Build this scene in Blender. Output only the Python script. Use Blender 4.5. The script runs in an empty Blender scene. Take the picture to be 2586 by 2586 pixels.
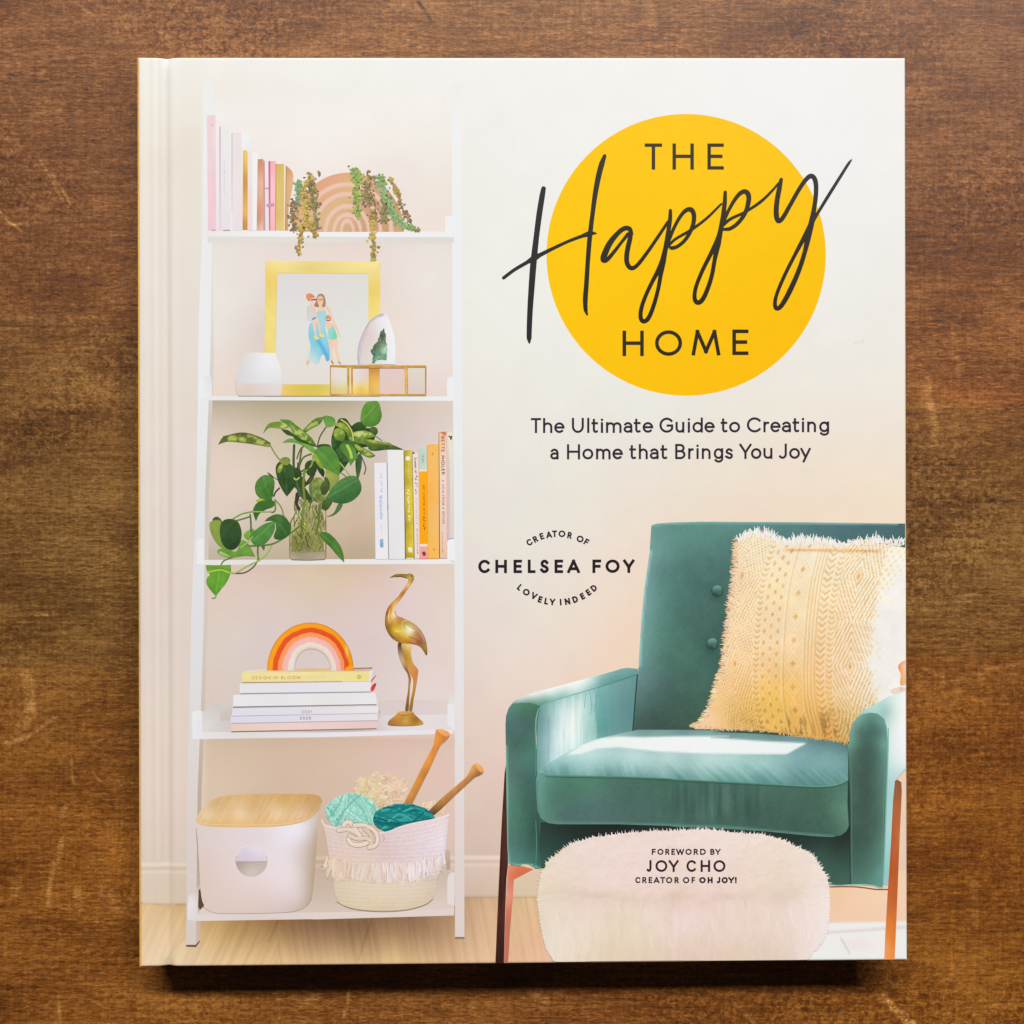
import bpy, math, random
import numpy as np
from mathutils import Vector
from mathutils.geometry import delaunay_2d_cdt

random.seed(7)
scene = bpy.context.scene

# ------------------------------------------------------------------ scale
S = 0.203 / 1938.0            # metres per unit of the cover drawing
CX, CY = 1293.0, 1293.0       # drawing point straight under the camera
T = 0.019                     # thickness of the closed book
CAM_H = 0.40                  # camera above the cover
GAIN = 0.93                   # printed ink reflectance per recorded brightness

# ------------------------------------------------------------------ camera
cam_data = bpy.data.cameras.new("camera")
cam = bpy.data.objects.new("camera", cam_data)
scene.collection.objects.link(cam)
cam.location = (0, 0, T + CAM_H)
cam.rotation_euler = (0, 0, 0)
cam_data.sensor_width = 36.0
cam_data.lens = 36.0 * CAM_H / (2586.0 * S)
cam_data.clip_start = 0.01
cam_data.clip_end = 50
scene.camera = cam

# ------------------------------------------------------------------ world + lamps
world = bpy.data.worlds.new("World")
scene.world = world
world.use_nodes = True
bg = world.node_tree.nodes["Background"]
bg.inputs[0].default_value = (1.0, 0.93, 0.84, 1)
bg.inputs[1].default_value = 0.04


def area_lamp(name, loc, target, sx, sy, power, col):
    ld = bpy.data.lights.new(name, 'AREA')
    ld.shape = 'RECTANGLE'
    ld.size, ld.size_y = sx, sy
    ld.energy = power
    ld.color = col
    lo = bpy.data.objects.new(name, ld)
    scene.collection.objects.link(lo)
    lo.location = loc
    lo.rotation_euler = (Vector(target) - Vector(loc)).to_track_quat('-Z', 'Y').to_euler()
    return lo


# a wide low window above the head of the book
area_lamp("window_light", (0.80, 5.35, 7.40), (0, 0, 0), 7.6, 0.13, 1150.0, (1.0, 0.993, 0.98))

vs = scene.view_settings
vs.view_transform = 'Standard'
vs.look = 'None'
vs.exposure = 0
vs.gamma = 1
vs.use_curve_mapping = False


# ------------------------------------------------------------------ materials
def new_mat(name):
    m = bpy.data.materials.new(name)
    m.use_nodes = True
    nt = m.node_tree
    return m, nt, nt.nodes["Principled BSDF"]


def ink_material():
    m, nt, b = new_mat("printed_laminate")
    a = nt.nodes.new("ShaderNodeAttribute")
    a.attribute_name = "ink"
    tc = nt.nodes.new("ShaderNodeTexCoord")
    nz = nt.nodes.new("ShaderNodeTexNoise")
    nz.inputs["Scale"].default_value = 2600
    nz.inputs["Detail"].default_value = 2
    nt.links.new(tc.outputs["Object"], nz.inputs["Vector"])
    mr = nt.nodes.new("ShaderNodeMapRange")
    mr.inputs["From Min"].default_value = 0.3
    mr.inputs["From Max"].default_value = 0.7
    mr.inputs["To Min"].default_value = 0.985
    mr.inputs["To Max"].default_value = 1.015
    nt.links.new(nz.outputs["Fac"], mr.inputs["Value"])
    mul = nt.nodes.new("ShaderNodeVectorMath")
    mul.operation = 'SCALE'
    nt.links.new(a.outputs["Color"], mul.inputs[0])
    nt.links.new(mr.outputs[0], mul.inputs["Scale"])
    nt.links.new(mul.outputs[0], b.inputs["Base Color"])
    b.inputs["Roughness"].default_value = 0.5
    b.inputs["Specular IOR Level"].default_value = 0.09
    return m


INK = ink_material()


def plain(name, col, rough=0.6, grain=None):
    m, nt, b = new_mat(name)
    b.inputs["Roughness"].default_value = rough
    b.inputs["Specular IOR Level"].default_value = 0.25
    tc = nt.nodes.new("ShaderNodeTexCoord")
    mp = nt.nodes.new("ShaderNodeMapping")
    mp.inputs["Scale"].default_value = grain or (300, 300, 300)
    nz = nt.nodes.new("ShaderNodeTexNoise")
    nz.inputs["Scale"].default_value = 1.0
    nz.inputs["Detail"].default_value = 3
    cr = nt.nodes.new("ShaderNodeValToRGB")
    cr.color_ramp.elements[0].position = 0.3
    cr.color_ramp.elements[1].position = 0.7
    cr.color_ramp.elements[0].color = tuple(c * 0.86 for c in col) + (1,)
    cr.color_ramp.elements[1].color = tuple(min(1, c * 1.1) for c in col) + (1,)
    nt.links.new(tc.outputs["Object"], mp.inputs["Vector"])
    nt.links.new(mp.outputs[0], nz.inputs["Vector"])
    nt.links.new(nz.outputs["Fac"], cr.inputs[0])
    nt.links.new(cr.outputs[0], b.inputs["Base Color"])
    return m


# ------------------------------------------------------------------ numeric helpers
def lin(c):
    c = np.asarray(c, float) / 255.0
    c = np.clip(c, 0, 1)
    return np.where(c <= 0.04045, c / 12.92, ((c + 0.055) / 1.055) ** 2.4)


def _hash(ix, iy, seed):
    h = (ix.astype(np.int64) * 374761393 + iy.astype(np.int64) * 668265263 + seed * 974711) & 0x7fffffff
    h = ((h ^ (h >> 13)) * 1274126177) & 0x7fffffff
    return ((h ^ (h >> 16)) & 0xffff) / 65535.0


def noise(x, y, sx, sy=None, seed=0):
    """value noise in -1..1 with feature size sx, sy"""
    sy = sy or sx
    u, v = np.asarray(x, float) / sx, np.asarray(y, float) / sy
    iu, iv = np.floor(u), np.floor(v)
    fu, fv = u - iu, v - iv
    fu, fv = fu * fu * (3 - 2 * fu), fv * fv * (3 - 2 * fv)
    a, b = _hash(iu, iv, seed), _hash(iu + 1, iv, seed)
    c, d = _hash(iu, iv + 1, seed), _hash(iu + 1, iv + 1, seed)
    return ((a * (1 - fu) + b * fu) * (1 - fv) + (c * (1 - fu) + d * fu) * fv) * 2 - 1


def fbm(x, y, sx, sy=None, seed=0, o=3):
    sy = sy or sx
    t, a = 0, 1.0
    for k in range(o):
        t = t + a * noise(x, y, sx / 2 ** k, sy / 2 ** k, seed + 17 * k)
        a *= 0.55
    return t


def sstep(a, b, x):
    t = np.clip((x - a) / (b - a), 0, 1)
    return t * t * (3 - 2 * t)


class Crop:
    def __init__(s, x0, y0, k):
        s.x0, s.y0, s.k = x0, y0, k

    def __call__(s, pts):
        out = []
        for p in pts:
            q = (s.x0 + p[0] / s.k, s.y0 + p[1] / s.k)
            out.append(q + tuple(p[2:]))
        return out

    def f(s, *smp, soft=14, pw=2.0, lam=0.12):
        return field([(s.x0 + a[0] / s.k, s.y0 + a[1] / s.k) + tuple(a[2:]) for a in smp], max(soft / s.k, 5.0), pw, lam)

    def inv(s, x, y):
        return (x - s.x0) * s.k, (y - s.y0) * s.k


NAT = Crop(0, 0, 1)
A = Crop(500, 270, 4.83)
B = Crop(700, 400, 3.864)
C = Crop(480, 620, 4.829)
D = Crop(800, 640, 4.83)
E = Crop(490, 990, 3.578)
F = Crop(900, 1060, 5.086)
G = Crop(470, 1420, 3.943)
H = Crop(900, 1420, 4.027)
I = Crop(460, 1840, 3.33)
J = Crop(780, 1820, 3.221)
K = Crop(1240, 270, 3.066)
L = Crop(1700, 270, 3.066)
M = Crop(1320, 1030, 2.415)
N = Crop(1190, 1320, 4.391)
O = Crop(1240, 1290, 3.22)
P = Crop(1700, 1290, 3.22)
Q = Crop(1240, 1820, 3.1167)
R = Crop(1700, 1820, 3.1167)


def field(smp, soft=14, pw=2.0, lam=0.12):
    """smooth colour surface through measured points (x, y, r, g, b)"""
    P_ = np.array([s[:2] for s in smp], float)
    C_ = np.array([s[2:5] for s in smp], float)
    n = len(P_)
    if n < 3:
        def few(x, y):
            w = np.stack([1.0 / ((x - p[0]) ** 2 + (y - p[1]) ** 2 + soft * soft) for p in P_], 1)
            return (w / w.sum(1)[:, None]) @ C_
        return few
    D_ = np.hypot(P_[:, None, 0] - P_[None, :, 0], P_[:, None, 1] - P_[None, :, 1])
    near = np.sort(D_, 1)[:, 1].mean()
    c2 = (0.5 * near) ** 2
    M = np.zeros((n + 1, n + 1))
    M[:n, :n] = np.sqrt(D_ ** 2 + c2) - lam * near * np.eye(n) * 2
    M[:n, n] = M[n, :n] = 1
    W = np.linalg.solve(M, np.vstack([C_, np.zeros((1, 3))]))
    lo, hi = C_.min(0) - 3, C_.max(0) + 3

    def fn(x, y):
        acc = np.tile(W[n], (len(x), 1))
        for p, w in zip(P_, W[:n]):
            acc += np.sqrt((x - p[0]) ** 2 + (y - p[1]) ** 2 + c2)[:, None] * w
        return np.clip(acc, lo, hi)
    return fn


def flat(r, g, b):
    return lambda x, y: np.tile(np.array([r, g, b], float), (len(x), 1))


def plus(fn, amp, sx, sy=None, seed=1, tint=(1, 1, 1), o=3):
    t = np.array(tint, float)
    return lambda x, y: fn(x, y) + (amp * fbm(x, y, sx, sy, seed, o))[:, None] * t


def blend(fn, mask, col):
    """mask(x, y) in 0..1 mixes towards col (a colour or a function)"""
    def g(x, y):
        m = np.clip(mask(x, y), 0, 1)[:, None]
        c = col(x, y) if callable(col) else np.array(col, float)
        return fn(x, y) * (1 - m) + c * m
    return g


def seg_dist(x, y, pts):
    d = np.full(np.shape(x), 1e9)
    for a, b in zip(pts[:-1], pts[1:]):
        ax, ay, bx, by = a[0], a[1], b[0], b[1]
        dx, dy = bx - ax, by - ay
        t = np.clip(((x - ax) * dx + (y - ay) * dy) / (dx * dx + dy * dy + 1e-9), 0, 1)
        d = np.minimum(d, np.hypot(x - ax - t * dx, y - ay - t * dy))
    return d


def line_mask(pts, w, soft=None):
    soft = soft or w
    return lambda x, y: 1 - sstep(w * 0.5, w * 0.5 + soft, seg_dist(x, y, pts))


def blob(cx, cy, rx, ry):
    return lambda x, y: np.exp(-(((x - cx) / rx) ** 2 + ((y - cy) / ry) ** 2))


def inside(x, y, poly):
    r = np.zeros(np.shape(x), bool)
    n = len(poly)
    for i in range(n):
        x1, y1 = poly[i][:2]
        x2, y2 = poly[(i + 1) % n][:2]
        c = (y1 > y) != (y2 > y)
        with np.errstate(divide='ignore', invalid='ignore'):
            xi = (x2 - x1) * (y - y1) / (y2 - y1 + 1e-12) + x1
        r ^= c & (x < xi)
    return r


def poly_mask(poly, soft=6):
    pl = list(poly) + [poly[0]]

    def m(x, y):
        d = seg_dist(x, y, pl)
        s = np.where(inside(x, y, poly), d, -d)
        return sstep(-soft, soft, s)
    return m


def spl(pts, closed=True, n=7):
    """Hermite curve through pts; a third value marks a sharp corner"""
    m = len(pts)
    out = []
    rng = range(m if closed else m - 1)
    for i in rng:
        p0, p1 = pts[i], pts[(i + 1) % m]
        pm = pts[i - 1] if (closed or i > 0) else p0
        pp = pts[(i + 2) % m] if (closed or i + 2 < m) else p1
        a, b = np.array(p0[:2], float), np.array(p1[:2], float)
        am, bp = np.array(pm[:2], float), np.array(pp[:2], float)
        ch = b - a
        L0 = np.linalg.norm(ch) + 1e-9

        def tang(u, v, w):
            t = w - u
            l = np.linalg.norm(t) + 1e-9
            return t / l * L0
        t0 = ch if (len(p0) > 2 and p0[2]) else tang(am, a, b)
        t1 = ch if (len(p1) > 2 and p1[2]) else tang(a, b, bp)
        for k in range(n):
            s = k / n
            h = (2 * s ** 3 - 3 * s ** 2 + 1) * a + (s ** 3 - 2 * s ** 2 + s) * t0 + \
                (-2 * s ** 3 + 3 * s ** 2) * b + (s ** 3 - s ** 2) * t1
            out.append((h[0], h[1]))
    if not closed:
        out.append(tuple(pts[-1][:2]))
    return out


def resample(pts, step, closed=True):
    out = []
    m = len(pts)
    for i in range(m if closed else m - 1):
        a, b = pts[i][:2], pts[(i + 1) % m][:2]
        k = max(1, int(math.hypot(b[0] - a[0], b[1] - a[1]) / step))
        for j in range(k):
            t = j / k
            out.append((a[0] + (b[0] - a[0]) * t, a[1] + (b[1] - a[1]) * t))
    if not closed:
        out.append(tuple(pts[-1][:2]))
    return out


def lerp(a, b, t):
    return a + (b - a) * t


def spiky(pts, amp, gap, seed, slant=0.0, wob=0.4):
    """an outline with small pointed tufts all round (fur, fringe)"""
    rnd = random.Random(seed)
    ps = resample(pts, gap)
    n = len(ps)
    area = sum(ps[i][0] * ps[(i + 1) % n][1] - ps[(i + 1) % n][0] * ps[i][1] for i in range(n))
    sg = 1 if area > 0 else -1
    out = []
    for i in range(n):
        a, b = ps[i - 1], ps[(i + 1) % n]
        tx, ty = b[0] - a[0], b[1] - a[1]
        l = math.hypot(tx, ty) + 1e-9
        tx, ty = tx / l, ty / l
        nx, ny = ty * sg, -tx * sg
        am = amp(ps[i][0], ps[i][1]) if callable(amp) else amp
        h = am * (rnd.uniform(0.35, 1.1) if i % 2 else rnd.uniform(-0.15, 0.25))
        s = rnd.uniform(-wob, wob) * gap + slant * h
        out.append((ps[i][0] + nx * h + tx * s, ps[i][1] + ny * h + ty * s))
    return out


# ------------------------------------------------------------------ objects
corner = {'tl': (348.7, 144.5), 'tr': (2286.6, 145.5), 'br': (2291.5, 2425.0), 'bl': (354.0, 2442.0)}
BOOK_X = ((corner['tl'][0] + corner['tr'][0]) / 2 - CX) * S
BOOK_Y = (CY - (corner['tl'][1] + corner['bl'][1]) / 2) * S

book = bpy.data.objects.new("book", None)
scene.collection.objects.link(book)
book.location = (BOOK_X, BOOK_Y, 0)
book.empty_display_size = 0.02
book["label"] = "hardcover home decorating book lying face up on the brown wooden table"
book["category"] = "book"


def link_mesh(name, verts, faces, mat, parent=None, cols=None, smooth=False, label=None):
    me = bpy.data.meshes.new(name)
    if isinstance(faces, np.ndarray):
        nf, k = faces.shape
        me.vertices.add(len(verts))
        me.vertices.foreach_set("co", np.asarray(verts, np.float32).ravel())
        me.loops.add(nf * k)
        me.loops.foreach_set("vertex_index", faces.astype(np.int32).ravel())
        me.polygons.add(nf)
        me.polygons.foreach_set("loop_start", (np.arange(nf) * k).astype(np.int32))
        me.update(calc_edges=True)
    else:
        me.from_pydata([tuple(v) for v in verts], [], [tuple(f) for f in faces])
        me.update()
    if cols is not None:
        at = me.color_attributes.new("ink", 'FLOAT_COLOR', 'POINT')
        rgba = np.ones((len(verts), 4), np.float32)
        rgba[:, :3] = cols
        at.data.foreach_set("color", rgba.ravel())
    if smooth:
        me.polygons.foreach_set("use_smooth", np.ones(len(me.polygons), bool))
    me.materials.append(mat)
    o = bpy.data.objects.new(name, me)
    scene.collection.objects.link(o)
    if parent is not None:
        o.parent = parent
    if label:
        o["label"] = label
    return o


EPS = 0.0000006        # ink film thickness steps, so no two shapes share a plane
STACK = []             # (x0, y0, x1, y1, top) of everything printed so far


def trim(V):
    """keep the print inside the trimmed edges of the board"""
    x, y = V[:, 0], V[:, 1]
    y = np.minimum(y, 2442.0 - 17.0 * (x - 354.0) / 1937.5 - 2.2)
    x = np.minimum(x, 2286.6 + 4.9 * (y - 145.5) / 2279.5 - 2.2)
    return np.stack([x, y, V[:, 2]], 1)


class MB:
    """collects flat printed shapes (drawing units) into ONE mesh"""

    def __init__(s):
        s.V, s.C, s.F, s.n, s.k = [], [], [], 0, 0

    def add(s, pts, faces, cols, ramp=None):
        pts = np.asarray(pts, float)
        z = np.full((len(pts), 1), (s.k % 70) * EPS)
        if ramp is not None:
            z = z + np.asarray(ramp)[:, None]
        s.k += 1
        s.V.append(np.hstack([pts, z]))
        s.C.append(np.asarray(cols, float))
        s.F += [tuple(i + s.n for i in f) for f in faces]
        s.n += len(pts)

    def fill(s, outline, fn, step=7.0):
        ol = resample([p[:2] for p in outline], step)
        xs, ys = [p[0] for p in ol], [p[1] for p in ol]
        gx, gy = np.meshgrid(np.arange(min(xs), max(xs), step), np.arange(min(ys), max(ys), step))
        gx, gy = gx.ravel(), gy.ravel()
        if len(gx):
            m = inside(gx, gy, ol)
            gx, gy = gx[m], gy[m]
        if len(gx):
            d = seg_dist(gx, gy, ol + [ol[0]])
            m = d > step * 0.35
            gx, gy = gx[m], gy[m]
        pts = ol + list(zip(gx, gy))
        x0, y0 = xs[0], ys[0]
        r = delaunay_2d_cdt([Vector((p[0] - x0, p[1] - y0)) for p in pts], [], [list(range(len(ol)))], 1, 1e-5)
        vv = np.array([(v[0] + x0, v[1] + y0) for v in r[0]])
        if not len(vv):
            return s
        fs = []
        for f in r[2]:
            a, b, c = vv[f[0]], vv[f[1]], vv[f[2]]
            ar = (b[0] - a[0]) * (c[1] - a[1]) - (b[1] - a[1]) * (c[0] - a[0])
            fs.append(f if ar < 0 else f[::-1])
        s.add(vv, fs, fn(vv[:, 0], vv[:, 1]))
        return s

    def quad(s, p, fn, nx=2, ny=2, uv=False):
        """p = tl, tr, br, bl"""
        u, v = np.meshgrid(np.linspace(0, 1, nx + 1), np.linspace(0, 1, ny + 1))
        u, v = u.ravel(), v.ravel()
        q = [np.array(a[:2], float) for a in p]
        P_ = ((1 - u) * (1 - v))[:, None] * q[0] + (u * (1 - v))[:, None] * q[1] + \
            (u * v)[:, None] * q[2] + ((1 - u) * v)[:, None] * q[3]
        fs = []
        for j in range(ny):
            for i in range(nx):
                a = j * (nx + 1) + i
                fs.append((a, a + nx + 1, a + nx + 2, a + 1))
        s.add(P_, fs, fn(u, v) if uv else fn(P_[:, 0], P_[:, 1]))
        return s

    def stroke(s, pts, w, fn, cap='round', smooth=True, n=6):
        """ribbon along pts; w is one width or one per point"""
        if isinstance(fn, tuple):
            fn = flat(*fn)
        ws = [w] * len(pts) if not hasattr(w, '__len__') else list(w)
        if smooth and len(pts) > 2:
            c = spl([p[:2] for p in pts], False, n)
            wi = np.interp(np.linspace(0, 1, len(c)), np.linspace(0, 1, len(ws)), ws)
        else:
            c, wi = [p[:2] for p in pts], np.array(ws, float)
        c = np.array(c, float)
        keep = np.concatenate([[True], np.linalg.norm(np.diff(c, axis=0), axis=1) > 1e-4])
        c, wi = c[keep], np.asarray(wi)[keep]
        closed = np.linalg.norm(c[0] - c[-1]) < 1e-6 and len(c) > 3
        if cap != 'round' and not closed and len(c) > 2:
            dd = np.diff(c, axis=0)
            dd /= np.linalg.norm(dd, axis=1)[:, None]
            for q in range(1, len(c) - 1):
                if dd[q - 1] @ dd[q] < -0.2:      # sharp turn: two strokes
                    s.stroke([tuple(v) for v in c[:q + 1]], list(wi[:q + 1]), fn, cap, False)
                    return s.stroke([tuple(v) for v in c[q:]], list(wi[q:]), fn, cap, False)
        d = np.diff(c, axis=0)
        l = np.linalg.norm(d, axis=1) + 1e-9
        d = d / l[:, None]
        if cap == 'square' and not closed:
            c[0] -= d[0] * wi[0] / 2
            c[-1] += d[-1] * wi[-1] / 2
        nr = np.stack([-d[:, 1], d[:, 0]], 1)
        m = len(c)
        Nn = np.zeros((m, 2))
        for i in range(m):
            if closed:
                a, b = nr[(i - 1) % (m - 1)], nr[i % (m - 1)]
            else:
                a, b = nr[max(i - 1, 0)], nr[min(i, m - 2)]
            t = a + b
            q = t @ t
            Nn[i] = t / q * 2 if q > 0.5 else b
        Lf, Rt = c + Nn * wi[:, None] / 2, c - Nn * wi[:, None] / 2
        V = np.vstack([Lf, Rt])
        fs = [(i, i + 1, m + i + 1, m + i) for i in range(m - 1)]
        up = np.arange(m) * 0.00000025
        s.add(V, fs, fn(V[:, 0], V[:, 1]), np.concatenate([up, up]))
        s.k += int(m * 0.25 / 0.6) + 1
        if cap == 'round' and not closed:
            for e, r in ((0, wi[0] / 2), (m - 1, wi[-1] / 2)):
                if r > 1.2:
                    s.disc(c[e][0], c[e][1], r, r, fn, 10)
        return s

    def disc(s, cx, cy, rx, ry, fn, n=14, rot=0.0):
        if isinstance(fn, tuple):
            fn = flat(*fn)
        t = np.linspace(0, 2 * np.pi, n, endpoint=False)
        x, y = rx * np.cos(t), ry * np.sin(t)
        V = np.stack([cx + x * math.cos(rot) - y * math.sin(rot), cy + x * math.sin(rot) + y * math.cos(rot)], 1)
        V = np.vstack([V, [[cx, cy]]])
        s.add(V, [(n, (i + 1) % n, i) for i in range(n)], fn(V[:, 0], V[:, 1]))
        return s

    def build(s, name, parent, layer, label=None):
        V = trim(np.vstack(s.V))
        box = (V[:, 0].min(), V[:, 1].min(), V[:, 0].max(), V[:, 1].max())
        z0 = 0.000004
        for b in STACK:
            if b[0] < box[2] and b[2] > box[0] and b[1] < box[3] and b[3] > box[1]:
                z0 = max(z0, b[4] + 0.0000015)
        STACK.append(box + (z0 + V[:, 2].max(),))
        Cc = lin(np.vstack(s.C)) * GAIN
        X = np.stack([(V[:, 0] - CX) * S - BOOK_X, (CY - V[:, 1]) * S - BOOK_Y,
                      T + z0 + V[:, 2]], 1)
        return link_mesh(name, X, s.F, INK, parent, np.clip(Cc, 0, 0.93), label=label)


# ------------------------------------------------------------------ the wooden table
def table_material():
    m, nt, b = new_mat("worn_brown_wood")
    N_, Lk = nt.nodes, nt.links
    tc = N_.new("ShaderNodeTexCoord")

    def nz(scale, detail=4, rough=0.6, dist=0.0):
        mp = N_.new("ShaderNodeMapping")
        mp.inputs["Scale"].default_value = scale
        Lk.new(tc.outputs["Object"], mp.inputs["Vector"])
        n = N_.new("ShaderNodeTexNoise")
        n.inputs["Scale"].default_value = 1
        n.inputs["Detail"].default_value = detail
        n.inputs["Roughness"].default_value = rough
        n.inputs["Distortion"].default_value = dist
        Lk.new(mp.outputs[0], n.inputs["Vector"])
        return n.outputs["Fac"]

    def math_(op, a, bb):
        n = N_.new("ShaderNodeMath")
        n.operation = op
        for i, v in enumerate((a, bb)):
            if isinstance(v, (int, float)):
                n.inputs[i].default_value = v
            else:
                Lk.new(v, n.inputs[i])
        return n.outputs[0]

    streak = nz((420, 1750, 1), 4, 0.7, 0.8)
    long_ = nz((60, 900, 1), 3, 0.6, 0.3)
    cross = nz((1300, 70, 1), 3, 0.6)
    blotch = nz((620, 800, 1), 3, 0.6, 1.0)
    cloud = nz((20, 48, 1), 5, 0.6, 0.5)
    mixf = nz((14, 18, 1), 2, 0.5)
    # the short streaks give way to a blotchy figure in places
    mx = N_.new("ShaderNodeMapRange")
    mx.inputs["From Min"].default_value = 0.42
    mx.inputs["From Max"].default_value = 0.6
    Lk.new(mixf, mx.inputs["Value"])
    fig = N_.new("ShaderNodeMix")
    Lk.new(mx.outputs[0], fig.inputs["Factor"])
    Lk.new(streak, fig.inputs[2])
    Lk.new(blotch, fig.inputs[3])
    v = math_('MULTIPLY', fig.outputs[0], 0.46)
    v = math_('ADD', v, math_('MULTIPLY', long_, 0.22))
    v = math_('ADD', v, math_('MULTIPLY', cross, 0.10))
    v = math_('ADD', v, math_('MULTIPLY', cloud, 0.30))
    ramp = N_.new("ShaderNodeValToRGB")
    e = ramp.color_ramp.elements
    e[0].position, e[0].color = 0.40, (0.052, 0.0165, 0.0030, 1)
    e[1].position, e[1].color = 0.66, (0.400, 0.195, 0.066, 1)
    k = e.new(0.525)
    k.color = (0.178, 0.070, 0.0165, 1)
    Lk.new(v, ramp.inputs[0])
    # dark pores and pale flecks lying along the grain
    def fleck(scale, lo, hi, a, b_):
        f = nz(scale, 1.5, 0.5, 0.4)
        r_ = N_.new("ShaderNodeMapRange")
        r_.inputs["From Min"].default_value = lo
        r_.inputs["From Max"].default_value = hi
        r_.inputs["To Min"].default_value = a
        r_.inputs["To Max"].default_value = b_
        Lk.new(f, r_.inputs["Value"])
        return r_.outputs[0]
    pores = fleck((520, 1500, 1), 0.34, 0.47, 0.76, 1.0)
    pale = fleck((480, 1350, 3), 0.53, 0.70, 1.0, 1.32)
    fine = fleck((1300, 2600, 5), 0.35, 0.65, 0.88, 1.12)
    at = N_.new("ShaderNodeAttribute")
    at.attribute_name = "ink"
    fl_ = math_('MULTIPLY', math_('MULTIPLY', pores, pale), fine)
    flv = N_.new("ShaderNodeVectorMath")
    flv.operation = 'SCALE'
    Lk.new(ramp.outputs[0], flv.inputs[0])
    Lk.new(fl_, flv.inputs["Scale"])
    mul = N_.new("ShaderNodeVectorMath")
    mul.operation = 'MULTIPLY'
    Lk.new(flv.outputs[0], mul.inputs[0])
    Lk.new(at.outputs["Color"], mul.inputs[1])
    Lk.new(mul.outputs[0], b.inputs["Base Color"])
    rr = N_.new("ShaderNodeMapRange")
    rr.inputs["From Min"].default_value = 0.35
    rr.inputs["From Max"].default_value = 0.7
    rr.inputs["To Min"].default_value = 0.36
    rr.inputs["To Max"].default_value = 0.50
    Lk.new(fig.outputs[0], rr.inputs["Value"])
    Lk.new(rr.outputs[0], b.inputs["Roughness"])
    b.inputs["Specular IOR Level"].default_value = 0.32
    bp = N_.new("ShaderNodeBump")
    bp.inputs["Strength"].default_value = 0.2
    bp.inputs["Distance"].default_value = 0.0004
    Lk.new(v, bp.inputs["Height"])
    Lk.new(bp.outputs[0], b.inputs["Normal"])
    return m


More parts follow.
